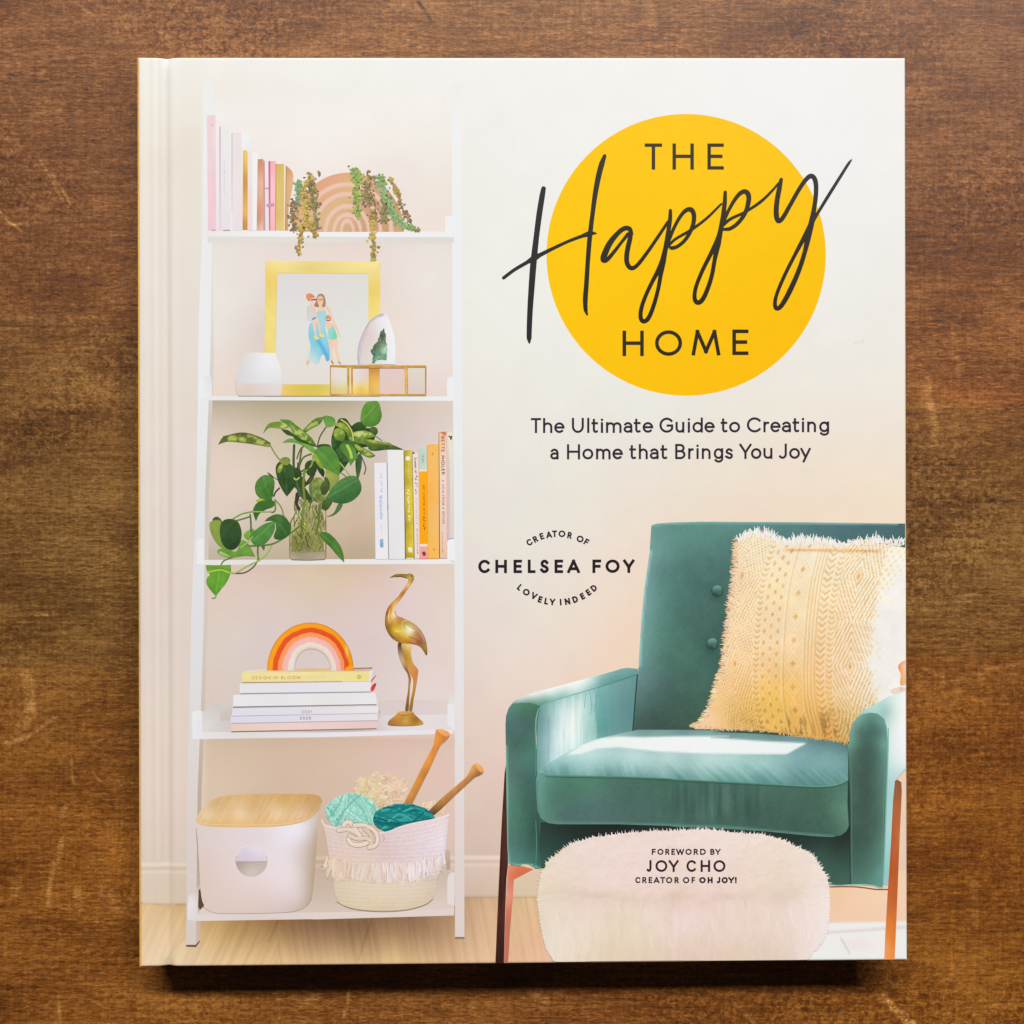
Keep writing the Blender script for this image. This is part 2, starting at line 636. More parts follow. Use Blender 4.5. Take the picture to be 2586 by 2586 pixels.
def build_table():
    kx = (CAM_H + T) / CAM_H            # drawing unit -> table plane
    lo, hi = -60, 2646
    ax = np.concatenate([np.linspace(-3400, lo, 24)[:-1], np.arange(lo, hi, 4.0), np.linspace(hi, 6000, 24)])
    gx, gy = np.meshgrid(ax, ax)
    sh = gx.shape
    x, y = gx.ravel(), gy.ravel()
    # tint of each stretch of wood, paler and greyer along the top
    tone = field([
        (100, 100, 96, 90, 96), (700, 60, 112, 108, 108), (1300, 60, 118, 120, 118), (1800, 60, 112, 110, 112),
        (2450, 80, 100, 92, 98), (150, 600, 96, 90, 92), (250, 1000, 92, 92, 80), (150, 1400, 84, 94, 86),
        (200, 1600, 82, 92, 84), (120, 1780, 84, 78, 58), (200, 2000, 88, 80, 56), (250, 2250, 112, 100, 62),
        (150, 2450, 92, 84, 66), (700, 2540, 98, 92, 78), (1400, 2540, 92, 84, 80), (2000, 2540, 100, 90, 64),
        (2450, 2500, 98, 89, 52), (2450, 2200, 98, 84, 44), (2400, 1900, 94, 79, 41), (2450, 1730, 92, 76, 44),
        (2450, 1560, 84, 88, 78), (2450, 1350, 90, 96, 86), (2450, 1150, 104, 104, 82), (2450, 1000, 112, 96, 74),
        (2450, 700, 104, 94, 84), (2450, 400, 98, 90, 90)], 60, 1.6)(x, y) / 100.0 * np.array([0.95, 0.845, 0.72])
    # glued staves: the tone steps a little at each joint
    def stave(y0l, y0r, tint, w):
        yy = y0l + (y0r - y0l) * x / 2586.0 + 7 * noise(x, y * 0, 120, 120, 9)
        return 1 + sstep(-w, w, y - yy)[:, None] * np.array(tint)[None, :], np.abs(y - yy)
    for yl, yr, tint, w in ((805, 1035, (-0.05, 0.03, -0.02), 12), (1690, 1652, (0.09, -0.01, -0.16), 9)):
        k_, d_ = stave(yl, yr, tint, w)
        tone = tone * k_
        tone = tone * (1 - 0.10 * np.exp(-(d_ / 5.0) ** 2))[:, None]
    # paler orange strip above the upper joint on the right
    tone = tone * (1 + (np.exp(-((y - 1000) / 32) ** 2) * sstep(2250, 2420, x))[:, None] * np.array([0.16, 0.06, -0.05]))
    t = tone
    dark = np.zeros(len(x))
    lite = np.zeros(len(x))

    vis = (x > lo) & (x < hi) & (y > lo) & (y < hi)
    xv, yv = x[vis], y[vis]
    wob = 3 * noise(xv, yv, 30, 30, 5)
    xw, yw = xv + wob, yv + wob
    dv, lv = np.zeros(len(xv)), np.zeros(len(xv))

    def scratch(pts, w, amt, dk=False):
        m = (1 - sstep(w * 0.3, w * 1.1, seg_dist(xw, yw, spl(pts, False, 5) if len(pts) > 2 else pts))) * amt
        m = m * (0.65 + 0.35 * noise(xv, yv, 9, 9, 3))
        (dv if dk else lv).__iadd__(m)
    s4 = 1.4862
    LT = Crop(0, 0, s4)
    LB = Crop(0, 1286, s4)
    TP = Crop(300, 2400, 0.8451)
    for pts, w, amt, dk in [
        ([(1056, 5), (1070, 24), (1086, 51)], 6, 1.5, True),
        (LT([(0, 265), (90, 295), (180, 310)]), 6, 0.8, True),
        (LT([(280, 5), (330, 45), (360, 60)]), 5, 0.5, False),
        (LT([(190, 650), (230, 705), (268, 770)]), 4.5, 0.75, False),
        (LT([(148, 595), (190, 670), (235, 755)]), 4, 0.5, False),
        (LT([(0, 795), (35, 832), (78, 865)]), 5, 0.75, False),
        (LT([(40, 842), (150, 835), (285, 825)]), 7, 0.45, False),
        (LT([(35, 340), (55, 385), (75, 420)]), 4, 0.35, False),
        (LT([(0, 1185), (130, 1195), (380, 1190)]), 14, 0.25, False),
        (LB([(15, 878), (90, 862), (150, 825), (215, 780)]), 6, 0.7, False),
        (LB([(95, 620), (118, 680), (105, 790), (75, 830)]), 18, 0.42, False),
        (LB([(265, 940), (272, 1020)]), 5, 0.5, False),
        (LB([(350, 985), (362, 1005), (385, 1022), (510, 1025)]), 4, 0.45, False),
        (LB([(250, 1110), (225, 1150)]), 8, 0.4, False),
        (LB([(240, 1225), (215, 1300), (190, 1390), (185, 1480)]), 9, 0.5, False),
        (LB([(65, 1390), (60, 1440)]), 16, 0.35, False),
        (LB([(290, 1430), (300, 1500)]), 14, 0.35, False),
        (LB([(400, 1440), (440, 1500)]), 26, 0.3, False),
        (LB([(490, 1430), (500, 1500)]), 10, 0.35, False),
        (LB([(222, 1560), (222, 1640)]), 6, 0.25, False),
        (LB([(222, 1830), (228, 1932)]), 5, 0.4, False),
        (TP([(390, 112), (420, 98)]), 14, 0.5, False),
        (TP([(480, 140), (492, 84)]), 6, 0.65, False),
        (TP([(880, 92), (912, 108)]), 12, 0.45, False),
        (TP([(1370, 112), (1384, 75)]), 5, 0.4, False),
        (TP([(1630, 92), (1660, 130), (1695, 156)]), 12, 0.7, False),
        (TP([(670, 85), (690, 150)]), 14, 0.4, True),
        ([(2290, 1265), (2420, 1268), (2590, 1262)], 6, 0.7, True),
        ([(2500, 1262), (2560, 1266)], 10, 0.6, True),
        ([(2340, 960), (2352, 1060)], 16, 0.35, False),
        ([(2440, 1505), (2420, 1525), (2460, 1510)], 5, 0.4, False),
        ([(2380, 1722), (2470, 1700), (2590, 1668)], 7, 0.35, False),
        ([(2415, 800), (2420, 960)], 14, 0.22, False),
        ([(2398, 560), (2400, 640)], 5, 0.3, True),
        ([(1640, 20), (1648, 60)], 18, 0.35, False),
        (LT([(150, 385), (215, 390), (215, 415), (155, 412)]), 26, 0.16, False),
        (LT([(360, 300), (362, 380)]), 8, 0.22, False), (LT([(355, 640), (410, 690)]), 5, 0.3, False),
        (LT([(440, 60), (480, 110)]), 5, 0.35, False), (LT([(130, 20), (60, 80)]), 5, 0.3, False),
        (LT([(10, 520), (60, 560)]), 18, 0.14, False), (LT([(465, 1440), (490, 1600)]), 30, 0.3, True),
        (LT([(90, 1720), (280, 1790)]), 60, 0.2, True), (LT([(5, 1655), (260, 1662), (420, 1650)]), 6, 0.3, True),
        (LB([(130, 395), (220, 397)]), 5, 0.4, False), (LB([(360, 395), (470, 400)]), 5, 0.3, False),
        ([(2345, 985), (2360, 1080), (2352, 1140)], 12, 0.3, False), ([(2330, 1690), (2390, 1712)], 7, 0.35, False),
        ([(2405, 1510), (2470, 1500)], 5, 0.35, False), ([(2460, 2230), (2464, 2330)], 14, 0.22, False),
        ([(2400, 600), (2480, 560)], 10, 0.16, False), ([(2395, 180), (2396, 300)], 4, 0.35, True),
        ([(2440, 190), (2438, 260)], 4, 0.3, True), ([(700, 2500), (705, 2570)], 5, 0.3, False),
        ([(1850, 2530), (1905, 2585)], 6, 0.3, False), ([(2240, 2530), (2290, 2580)], 9, 0.4, False),
        ([(880, 20), (884, 120)], 4, 0.3, True), ([(955, 10), (958, 140)], 4, 0.35, True), ([(1100, 60), (1102, 140)], 4, 0.3, True),
        ([(1840, 10), (1842, 130)], 4, 0.3, True), ([(1310, 20), (1311, 100)], 4, 0.3, True),
        ([(405, 82), (430, 100)], 8, 0.4, False),
        ([(1385, 2470), (1388, 2590)], 16, 0.4, True),
    ]:
        scratch(pts, w, amt, dk)
    dark[vis], lite[vis] = dv, lv
    t = t * np.clip(1 - 0.62 * dark, 0.1, 1)[:, None]
    t = t + lite[:, None] * np.array([1.0, 1.25, 1.45]) * 1.5
    X = (x - CX) * S * kx
    Y = (CY - y) * S * kx
    n = sh[1]
    ii = np.arange(sh[0] * sh[1]).reshape(sh)
    top = np.stack([ii[:-1, :-1], ii[1:, :-1], ii[1:, 1:], ii[:-1, 1:]], -1).reshape(-1, 4)
    V = np.stack([X, Y, np.zeros_like(X)], 1)
    # edge of the slab
    ring = np.concatenate([ii[0, :], ii[1:, -1], ii[-1, -2::-1], ii[-2:0:-1, 0]])
    k0 = len(V)
    V2 = V[ring].copy()
    V2[:, 2] = -0.03
    V = np.vstack([V, V2])
    t = np.vstack([t, t[ring]])
    m_ = len(ring)
    a = np.arange(m_)
    side = np.stack([ring[a], ring[(a + 1) % m_], k0 + (a + 1) % m_, k0 + a], 1)
    o = link_mesh("table", V, np.vstack([top, side]), table_material(), None, t)
    o["label"] = "worn brown wooden table top with scratches under the book"
    o["category"] = "table"
    o["kind"] = "structure"


build_table()


# ------------------------------------------------------------------ front cover: wall, baseboard and floor print
def bay_samples():
    out = [
        (360, 160, 240, 238, 230), (480, 170, 240, 239, 234), (360, 400, 234, 230, 220), (460, 380, 231, 223, 211),
        (380, 700, 232, 226, 219), (450, 900, 229, 221, 211), (400, 1300, 227, 215, 207), (450, 1600, 224, 211, 202),
        (390, 1900, 227, 213, 203), (440, 2120, 222, 206, 193), (700, 180, 240, 240, 236), (1000, 180, 241, 241, 238),
        (1300, 180, 241, 241, 240), (1700, 200, 242, 242, 241), (2220, 180, 242, 242, 241), (1250, 400, 239, 239, 236),
        (1230, 700, 237, 238, 232), (1240, 900, 236, 236, 230), (2230, 500, 240, 240, 239), (2230, 900, 236, 234, 228),
        (1700, 1080, 233, 232, 224), (2200, 1130, 238, 229, 216), (1300, 1180, 233, 230, 222),
        (1900, 1240, 238, 223, 206), (2230, 1280, 242, 223, 202), (1600, 1280, 236, 225, 213),
        (1220, 1300, 231, 227, 220), (1215, 1600, 230, 217, 210), (1400, 1330, 233, 230, 221), (1400, 1560, 234, 226, 215),
        (1570, 1520, 239, 220, 205), (1500, 1650, 238, 215, 200), (1300, 1700, 234, 220, 211), (1580, 1640, 241, 216, 192),
        (1220, 1850, 228, 207, 196), (1210, 2050, 220, 197, 185), (1220, 2130, 216, 192, 180), (1280, 1900, 233, 210, 199),
        (1320, 1800, 234, 214, 202)]
    return out


BAYS = [
    (205, 592, [(560, 240, 242, 241, 239), (800, 260, 242, 241, 237), (1080, 260, 242, 241, 238), (800, 380, 242, 239, 235),
                (1050, 360, 240, 237, 231), (1100, 500, 235, 229, 221), (900, 430, 240, 231, 228), (720, 400, 240, 232, 229),
                (560, 560, 240, 233, 233), (1100, 570, 238, 225, 219), (1000, 450, 236, 229, 223)]),
    (592, 1006, [(590, 650, 233, 227, 223), (600, 780, 231, 229, 224), (550, 880, 233, 227, 220), (640, 950, 226, 211, 204),
                 (545, 960, 235, 219, 210), (1050, 700, 233, 229, 224), (1080, 900, 235, 229, 224), (985, 760, 232, 219, 212),
                 (1090, 985, 231, 213, 210), (1120, 620, 233, 227, 222), (720, 625, 234, 224, 218), (900, 625, 233, 219, 214),
                 (660, 840, 221, 207, 202), (990, 960, 233, 217, 212)]),
    (1006, 1418, [(560, 1028, 202, 190, 174), (700, 1030, 194, 183, 156), (880, 1030, 198, 186, 160), (1080, 1035, 218, 202, 192),
                  (540, 1100, 222, 206, 192), (570, 1180, 226, 210, 198), (600, 1260, 226, 209, 198), (540, 1330, 220, 208, 196),
                  (545, 1390, 190, 178, 160), (680, 1180, 220, 206, 192), (1000, 1120, 214, 202, 200), (1130, 1200, 228, 220, 216),
                  (880, 1230, 202, 186, 158), (880, 1330, 212, 190, 168), (920, 1385, 184, 166, 138), (1130, 1350, 230, 220, 214),
                  (760, 1100, 204, 194, 168), (690, 1390, 196, 180, 160), (870, 1100, 208, 198, 186)]),
    (1418, 1850, [(560, 1450, 225, 204, 192), (700, 1460, 222, 199, 187), (830, 1470, 221, 202, 174), (950, 1440, 222, 197, 182),
                  (1080, 1450, 225, 210, 198), (560, 1650, 221, 209, 201), (700, 1560, 221, 208, 203), (860, 1560, 221, 202, 198),
                  (930, 1640, 219, 204, 202), (1100, 1600, 227, 213, 204), (1100, 1750, 231, 216, 214), (545, 1780, 219, 202, 192),
                  (930, 1760, 224, 208, 207), (1020, 1500, 227, 206, 210), (640, 1680, 217, 204, 200)]),
    (1850, 2330, [(560, 1880, 216, 195, 174), (700, 1890, 215, 191, 170), (900, 1890, 220, 193, 176), (1080, 1930, 226, 199, 186),
                  (530, 2000, 220, 199, 176), (720, 1990, 212, 186, 168), (1100, 2080, 222, 197, 186), (840, 1990, 216, 193, 174),
                  (1000, 1920, 224, 197, 186), (820, 2150, 206, 183, 162), (560, 1990, 218, 197, 176)]),
]


def cover_paint(x, y):
    out = field(bay_samples(), 60, 2.0)(x, y)
    for y0, y1, smp in BAYS:
        # soft ends so a bay melts into the rails that cover its border
        m = sstep(500, 530, x) * (1 - sstep(1150, 1166, x)) * sstep(y0 - 1, y0 + 1, y) * (1 - sstep(y1 - 1, y1 + 1, y))
        if y0 == 205:
            m = m * sstep(205, 300, y)
        k = m > 0
        if k.any():
            c = field(smp, 34, 2.0)(x[k], y[k])
            out[k] = out[k] * (1 - m[k][:, None]) + c * m[k][:, None]
    # shade in the picture under the boards
    for yb, a, x0, x1, dpt in ((1012, 20, 505, 900, 34), (612, 5, 530, 1140, 26), (1426, 6, 530, 1000, 30), (1866, 8, 520, 1140, 40)):
        out -= (a * np.exp(-np.maximum(y - yb, 0) / dpt) * (y > yb - 2) * (y < yb + 300) * sstep(x0 - 20, x0 + 20, x) *
                (1 - sstep(x1 - 60, x1 + 100, x)))[:, None] * np.array([1, 1, 1.15])
    out += (1 - sstep(2120, 2165, y))[:, None] * np.array([3.2, 1.3, 0.4])
    # lighter and darker upright bands in the ink, running along the hinge
    for px, w, a in ((372, 7, 3), (384, 6, -3), (396, 7, 4), (405, 5, -5), (424, 9, -4), (444, 10, 2)):
        out += (a * np.exp(-((x - px - 4 * (y - 1200) / 1200) / w) ** 2) * (1 - sstep(2160, 2185, y)))[:, None] * \
            np.array([1, 1.0, 1.06])
    # baseboard
    lft = 1 - sstep(700, 900, x)
    ytop = lerp(2160, 2178, 1 - sstep(560, 860, x))
    ybot = np.where(x < 700, 2281 + 3 * np.sin((x - 360) / 40.0), 2265)
    wallzone = (x < 1645)
    bb = (y > ytop) & (y < ybot) & wallzone
    base = field([(380, 2230, 226, 208, 192), (450, 2250, 218, 198, 176), (900, 2220, 200, 178, 158), (1210, 2190, 228, 206, 194),
                  (1210, 2240, 212, 186, 168), (1320, 2240, 226, 200, 172)], 40)(x, y)
    out[bb] = base[bb]
    out += (14 * np.exp(-((y - ytop - 6) / 5.0) ** 2) * wallzone)[:, None] * np.array([1, 1.1, 1.2])
    out += (9 * np.exp(-((y - ytop - 24) / 4.0) ** 2) * wallzone)[:, None] * np.array([1, 1.1, 1.2])
    out -= (10 * np.exp(-((y - ytop - 15) / 4.0) ** 2) * wallzone)[:, None]
    # floor boards
    fl = (y >= ybot) & wallzone
    if fl.any():
        fx, fy = x[fl], y[fl]
        c = field([(370, 2300, 230, 196, 152), (450, 2340, 228, 196, 152), (390, 2425, 234, 208, 176), (480, 2425, 232, 204, 168),
                   (600, 2425, 230, 196, 148), (540, 2340, 208, 168, 112), (620, 2345, 172, 134, 86), (750, 2350, 142, 106, 76),
                   (900, 2362, 138, 104, 74), (1050, 2350, 158, 122, 92), (700, 2412, 222, 184, 134), (1000, 2415, 228, 192, 142),
                   (850, 2425, 232, 198, 152), (1120, 2345, 176, 138, 104), (1220, 2290, 220, 182, 146), (1220, 2400, 230, 194, 158),
                   (1320, 2290, 224, 190, 148), (1330, 2400, 230, 184, 146), (1390, 2425, 238, 194, 166)], 22, 2.0)(fx, fy)
        sl = np.where(fx < 700, -0.45, 0.16)
        c += (7 * fbm(fx + (fy - 2280) * -sl, fy, 7, 160, 4))[:, None] * np.array([1, 1, .8])
        for (p, a) in (([(618, 2425), (700, 2325)], 5), ([(905, 2425), (935, 2330)], 15), ([(678, 2378), (702, 2326)], 18),
                       ([(1040, 2430), (1030, 2300)], 8), ([(420, 2425), (520, 2290)], 7)):
            c -= (a * (1 - sstep(0.5, 4, seg_dist(fx, fy, p))))[:, None]
        out[fl] = c
        out -= (16 * np.exp(-((y - ybot) / 3.0) ** 2) * wallzone * (y > 2200))[:, None]
    # bright corner right of the stool
    rt = (x > 1990) & (y > 2200)
    if rt.any():
        rx, ry = x[rt], y[rt]
        c = field([(2110, 2262, 246, 206, 170), (2200, 2270, 247, 214, 182), (2200, 2310, 247, 208, 180), (2110, 2318, 246, 208, 180)],
                  25)(rx, ry)
        w = sstep(2325, 2334, ry + (rx - 2150) * 0.02)[:, None]
        c = c * (1 - w) + np.array([243, 241, 239.]) * w
        c -= (20 * np.exp(-((ry - 2351 + (rx - 2150) * 0.07) / 4.0) ** 2))[:, None] * np.array([.6, 1.2, 1.2])
        c -= (26 * (1 - sstep(0.5, 3.5, seg_dist(rx, ry, [(2124, 2370), (2146, 2408)]))))[:, None]
        c -= (9 * np.exp(-(((rx - 2165) / 40) ** 2 + ((ry - 2385) / 16) ** 2)))[:, None] * np.array([0, 1, 1])
        out[rt] = c
    # colour mottle of the print and a small scuff
    out += (1.2 * fbm(x, y, 70, 70, 21, 3))[:, None] * np.array([.4, -1.0, .1]) * sstep(500, 1300, y)[:, None]
    out += (1.1 * fbm(x, y, 60, 60, 33, 2))[:, None]
    for (sx, sy, a) in ((2162, 866, 12), (2177, 864, 14), (2180, 859, 8), (1186, 2092, 5), (412, 1960, 8), (2125, 598, 5)):
        out -= (a * np.exp(-(((x - sx) / 4.5) ** 2 + ((y - sy) / 3) ** 2)))[:, None]
    # darker seam where the hinge cloth folds
    return np.clip(out, 0, 250)


def cover_uv(u, v):
    tl, tr, br, bl = (np.array(corner[k]) for k in ('tl', 'tr', 'br', 'bl'))
    P_ = ((1 - u) * (1 - v))[:, None] * tl + (u * (1 - v))[:, None] * tr + (u * v)[:, None] * br + ((1 - u) * v)[:, None] * bl
    return P_


def lines(length, r, step):
    e = np.array([0, .12, .3, .55, .8, 1.0]) * r
    mid = np.arange(r + step, length - r - step * 0.5, step)
    return np.concatenate([e, mid, (length - e)[::-1]]) / length


BOARD = 0.0027


def hinge(px):
    return 0.00068 * np.exp(-((px - 421) / 11.0) ** 2) + 0.00022 * np.exp(-((px - 404) / 7.0) ** 2) + \
        0.00012 * np.exp(-((px - 385) / 9.0) ** 2)


def front_cover():
    W_, H_, r = 1938.0, 2288.0, 6.0
    gu, gv = np.meshgrid(lines(W_, r, 3.4), lines(H_, r, 3.4))
    sh = gu.shape
    u, v = gu.ravel(), gv.ravel()
    P_ = cover_uv(u, v)
    d = np.minimum(np.minimum(u * W_, (1 - u) * W_), np.minimum(v * H_, (1 - v) * H_))
    e = np.clip(r - d, 0, r)
    z = T - (r - np.sqrt(np.maximum(r * r - e * e, 0))) * S
    # the cloth dips in the hinge, a little less at the ends
    z -= hinge(P_[:, 0] - (P_[:, 1] - 1290) * 0.003) * (0.75 + 0.25 * np.sin(np.pi * v))
    # turned-in corners by the hinge sit lower at head and tail
    z -= 0.0005 * np.exp(-((P_[:, 0] - 424) / 16) ** 2) * (np.exp(-(v * H_ / 16) ** 2) + np.exp(-((1 - v) * H_ / 16) ** 2))
    X = np.stack([(P_[:, 0] - CX) * S - BOOK_X, (CY - P_[:, 1]) * S - BOOK_Y, z], 1)
    col = lin(cover_paint(P_[:, 0], P_[:, 1])) * GAIN
    ii = np.arange(sh[0] * sh[1]).reshape(sh)
    top = np.stack([ii[:-1, :-1], ii[1:, :-1], ii[1:, 1:], ii[:-1, 1:]], -1).reshape(-1, 4)
    ring = np.concatenate([ii[0, :], ii[1:, -1], ii[-1, -2::-1], ii[-2:0:-1, 0]])
    k0 = len(X)
    X2 = X[ring].copy()
    X2[:, 2] = T - BOARD
    m_ = len(ring)
    X = np.vstack([X, X2])
    col = np.vstack([col, col[ring]])
    a = np.arange(m_)
    side = np.stack([ring[a], ring[(a + 1) % m_], k0 + (a + 1) % m_, k0 + a], 1)
    # underside
    c4 = [k0, k0 + sh[1] - 1, k0 + sh[1] + sh[0] - 2, k0 + 2 * sh[1] + sh[0] - 3]
    under = np.array([[c4[3], c4[2], c4[1], c4[0]]])
    o = link_mesh("front_cover", X, np.vstack([top, side, under]), INK, book, np.clip(col, 0, 0.93), smooth=True)
    return o


front_cover()


def slab(name, z0, z1, inset, mat, label=None):
    """board or page block under the front cover; inset = left, top, right, bottom in drawing units"""
    l, t_, r_, b_ = inset
    q = cover_uv(np.array([l / 1938, 1 - r_ / 1938, 1 - r_ / 1938, l / 1938]),
                 np.array([t_ / 2288, t_ / 2288, 1 - b_ / 2288, 1 - b_ / 2288]))
    XY = [((p[0] - CX) * S - BOOK_X, (CY - p[1]) * S - BOOK_Y) for p in q]
    V = [(a, b_, z0) for a, b_ in XY] + [(a, b_, z1) for a, b_ in XY]
    Fc = [(0, 1, 2, 3), (7, 6, 5, 4), (0, 4, 5, 1), (1, 5, 6, 2), (2, 6, 7, 3), (3, 7, 4, 0)]
    o = link_mesh(name, V, Fc, mat, book, label=label)
    bm_mod = o.modifiers.new("rounded_edges", 'BEVEL')
    bm_mod.width = 0.0003
    bm_mod.segments = 2
    return o


slab("back_cover", 0.0002, BOARD, (2, 0, 0, 0), plain("back_board_laminate", (0.72, 0.70, 0.66), 0.5))
slab("page_block", BOARD + 0.0001, T - BOARD - 0.0001, (24, 32, 34, 32),
     plain("paper_pages", (0.70, 0.66, 0.57), 0.85, (60, 60, 5000)))


def spine():
    """yellow spine, rounded outwards a little beyond the board edge"""
    nz_, nv = 18, 60
    V, Fc = [], []
    for j in range(nv + 1):
        v = j / nv
        p = cover_uv(np.array([0.0]), np.array([v]))[0]
        for i in range(nz_ + 1):
            s = i / nz_
            z = T - 0.00022 - s * (T - 0.0006)
            off = 4.8 * math.sin(math.pi * (0.04 + 0.92 * s)) ** 0.42
            V.append(((p[0] - off - CX) * S - BOOK_X, (CY - p[1]) * S - BOOK_Y, z))
        for i in (1, 0):
            V.append(((p[0] + 10 - CX) * S - BOOK_X, (CY - p[1]) * S - BOOK_Y, (T - 0.0008) if i == 0 else 0.0005))
    row = nz_ + 3
    for j in range(nv):
        for i in range(row):
            a, b = j * row + i, j * row + (i + 1) % row
            Fc.append((a, b, b + row, a + row))
    Fc.append(tuple(range(row))[::-1])
    Fc.append(tuple(nv * row + i for i in range(row)))
    return link_mesh("spine", V, Fc, plain("spine_yellow_laminate", (0.66, 0.37, 0.045), 0.45), book, smooth=False,
                     label="yellow rounded spine")


spine()

# ================================================================== printed picture: ladder shelf
def printed(name, layer, label=None, parent=None, draw=None):
    mb = MB()
    draw(mb)
    return mb.build(name, parent or book, layer, label)


def shelf_col(x, y):
    return field([(520, 250, 240, 242, 243), (515, 600, 236, 237, 238), (512, 900, 238, 240, 241), (506, 1250, 232, 232, 233),
                  (500, 1550, 227, 226, 230), (492, 1800, 228, 225, 226), (485, 2000, 226, 214, 210), (482, 2200, 222, 208, 203),
                  (482, 2380, 220, 206, 202), (1155, 250, 242, 243, 243), (1155, 700, 238, 241, 244), (1157, 1200, 235, 238, 240),
                  (1160, 1600, 234, 233, 235), (1161, 1900, 235, 226, 226), (1162, 2150, 228, 214, 210), (1162, 2350, 228, 212, 208)],
                 60)(x, y)


def draw_shelf(mb):
    lp = [(514, 205), (510, 600), (502, 800), (496, 1250), (483, 1550), (478, 1800), (472, 2000), (470, 2389)]
    rp = [(538, 205), (535, 600), (531, 900), (518, 1250), (515, 1550), (507, 1800), (499, 2000), (495, 2389)]

    def fade(fn, y0, y1):
        return lambda x, y: fn(x, y) * sstep(y0, y1, y)[:, None] + np.array([240, 240, 236.]) * (1 - sstep(y0, y1, y))[:, None]
    # inner darker side of the left upright
    ip = [(p[0] + (2 if p[1] < 900 else 10), p[1]) for p in rp]
    ip[-1] = (505, 2378)
    inner = field([(540, 300, 238, 237, 233), (536, 800, 228, 226, 221), (524, 1100, 205, 199, 190), (524, 1350, 214, 204, 194),
                   (520, 1600, 218, 206, 198), (515, 1800, 212, 196, 186), (508, 1950, 196, 178, 160), (505, 2200, 190, 168, 152),
                   (503, 2370, 216, 190, 176)], 50)
    mb.fill(rp + ip[::-1], inner, 30)
    mb.fill(lp + rp[::-1], fade(shelf_col, 205, 330), 16)
    mb.fill([(1141, 212), (1143, 900), (1148, 1500), (1149, 2368), (1173, 2368), (1171, 1600), (1167, 900), (1165, 212)],
            fade(shelf_col, 212, 300), 16)
    mb.fill([(470, 2386), (494, 2386), (505, 2374), (505, 2378), (495, 2392), (470, 2391)], flat(110, 88, 74), 12)
    mb.fill([(1149, 2366), (1173, 2366), (1173, 2371), (1149, 2371)], flat(150, 122, 100), 12)
    # board 1
    mb.quad([(524, 597), (1146, 597), (1146, 613), (524, 613)], field([(524, 600, 228, 225, 218), (800, 605, 230, 226, 222),
            (1140, 605, 226, 220, 216), (800, 613, 229, 222, 216)], 20), 30, 4)
    mb.quad([(522, 583.5), (1128, 585), (1146, 599), (522, 597)], field([(530, 588, 238, 234, 236), (640, 590, 242, 241, 243),
            (1000, 592, 243, 243, 246), (1140, 597, 240, 240, 243)], 30), 30, 4)
    mb.fill([(1124, 545), (1142, 545), (1142, 600), (1124, 592)], flat(241, 242, 245), 12)
    mb.fill([(512, 545), (524, 543), (524, 600), (512, 600)], flat(238, 236, 236), 12)
    # board 2
    mb.quad([(506, 1000), (1146, 1001), (1146, 1012.5), (506, 1011)], field([(506, 1003, 236, 237, 238), (700, 1006, 230, 233, 228),
            (1140, 1006, 240, 241, 243)], 40), 30, 3)
    mb.fill(spl([(505, 1005, 1), (505, 955), (511, 949), (533, 948, 1), (535, 960), (535, 1003, 1)]), field(
        [(512, 960, 240, 242, 244), (530, 990, 234, 236, 240), (534, 955, 226, 224, 224)], 8), 8)
    mb.fill([(1129, 954), (1147, 951), (1147, 1004), (1129, 1002)], flat(240, 241, 244), 12)
    # board 3
    mb.quad([(506, 1414), (1130, 1411), (1148, 1424), (506, 1427)], field([(506, 1420, 236, 234, 234), (800, 1418, 234, 232, 232),
            (1140, 1416, 240, 240, 242), (700, 1427, 226, 220, 216)], 24), 30, 3)
    mb.fill(spl([(497, 1425, 1), (498, 1368), (504, 1361), (514, 1362, 1), (515, 1425, 1)]), flat(240, 239, 240), 10)
    mb.fill([(1129, 1361), (1149, 1359), (1149, 1418), (1129, 1412)], flat(242, 242, 244), 10)
    # board 4: shelf seen a little from above
    mb.fill(G([(165, 1490), (320, 1382), (345, 1378), (345, 1585), (170, 1700)]), G.f((220, 1500, 218, 213, 211), (320, 1450, 212, 205, 200),
            (200, 1640, 226, 222, 222)), 10)
    mb.fill(G([(340, 1378), (480, 1375), (480, 1600), (340, 1585)]), G.f((380, 1400, 218, 208, 202), (440, 1560, 208, 196, 190)), 10)
    mb.quad([(650, 1772), (1134, 1766), (1134, 1806), (650, 1812)], field([(700, 1780, 222, 208, 202), (950, 1775, 222, 208, 204),
            (1120, 1775, 228, 214, 212), (1000, 1800, 224, 206, 206)], 20), 20, 4)
    mb.fill([(513, 1850), (556, 1821), (660, 1812), (900, 1808), (1134, 1804), (1146, 1846), (800, 1851)],
            field([(530, 1842, 226, 220, 220), (575, 1825, 210, 202, 198), (700, 1845, 214, 206, 206), (960, 1815, 226, 214, 214),
                   (1000, 1838, 234, 226, 230), (1120, 1830, 232, 222, 224), (910, 1845, 196, 184, 186)], 14), 14)
    mb.fill([(487, 1848), (800, 1850), (1144, 1842), (1144, 1853), (800, 1862), (490, 1867)],
            field([(490, 1858, 238, 238, 240), (800, 1856, 236, 234, 238), (1100, 1848, 238, 232, 238), (600, 1866, 224, 218, 214)], 20), 16)
    mb.fill(spl([(486, 1866, 1), (486, 1800), (494, 1795), (511, 1796, 1), (513, 1866, 1)]), G.f((90, 1520, 240, 240, 242),
            (150, 1600, 230, 232, 240), (90, 1720, 236, 236, 238)), 8)
    mb.fill([(1130, 1777), (1148, 1775), (1148, 1846), (1130, 1830)], flat(238, 234, 237), 10)
    mb.fill([(1134, 1756), (1148, 1754), (1148, 1776), (1132, 1778)], flat(232, 226, 222), 10)
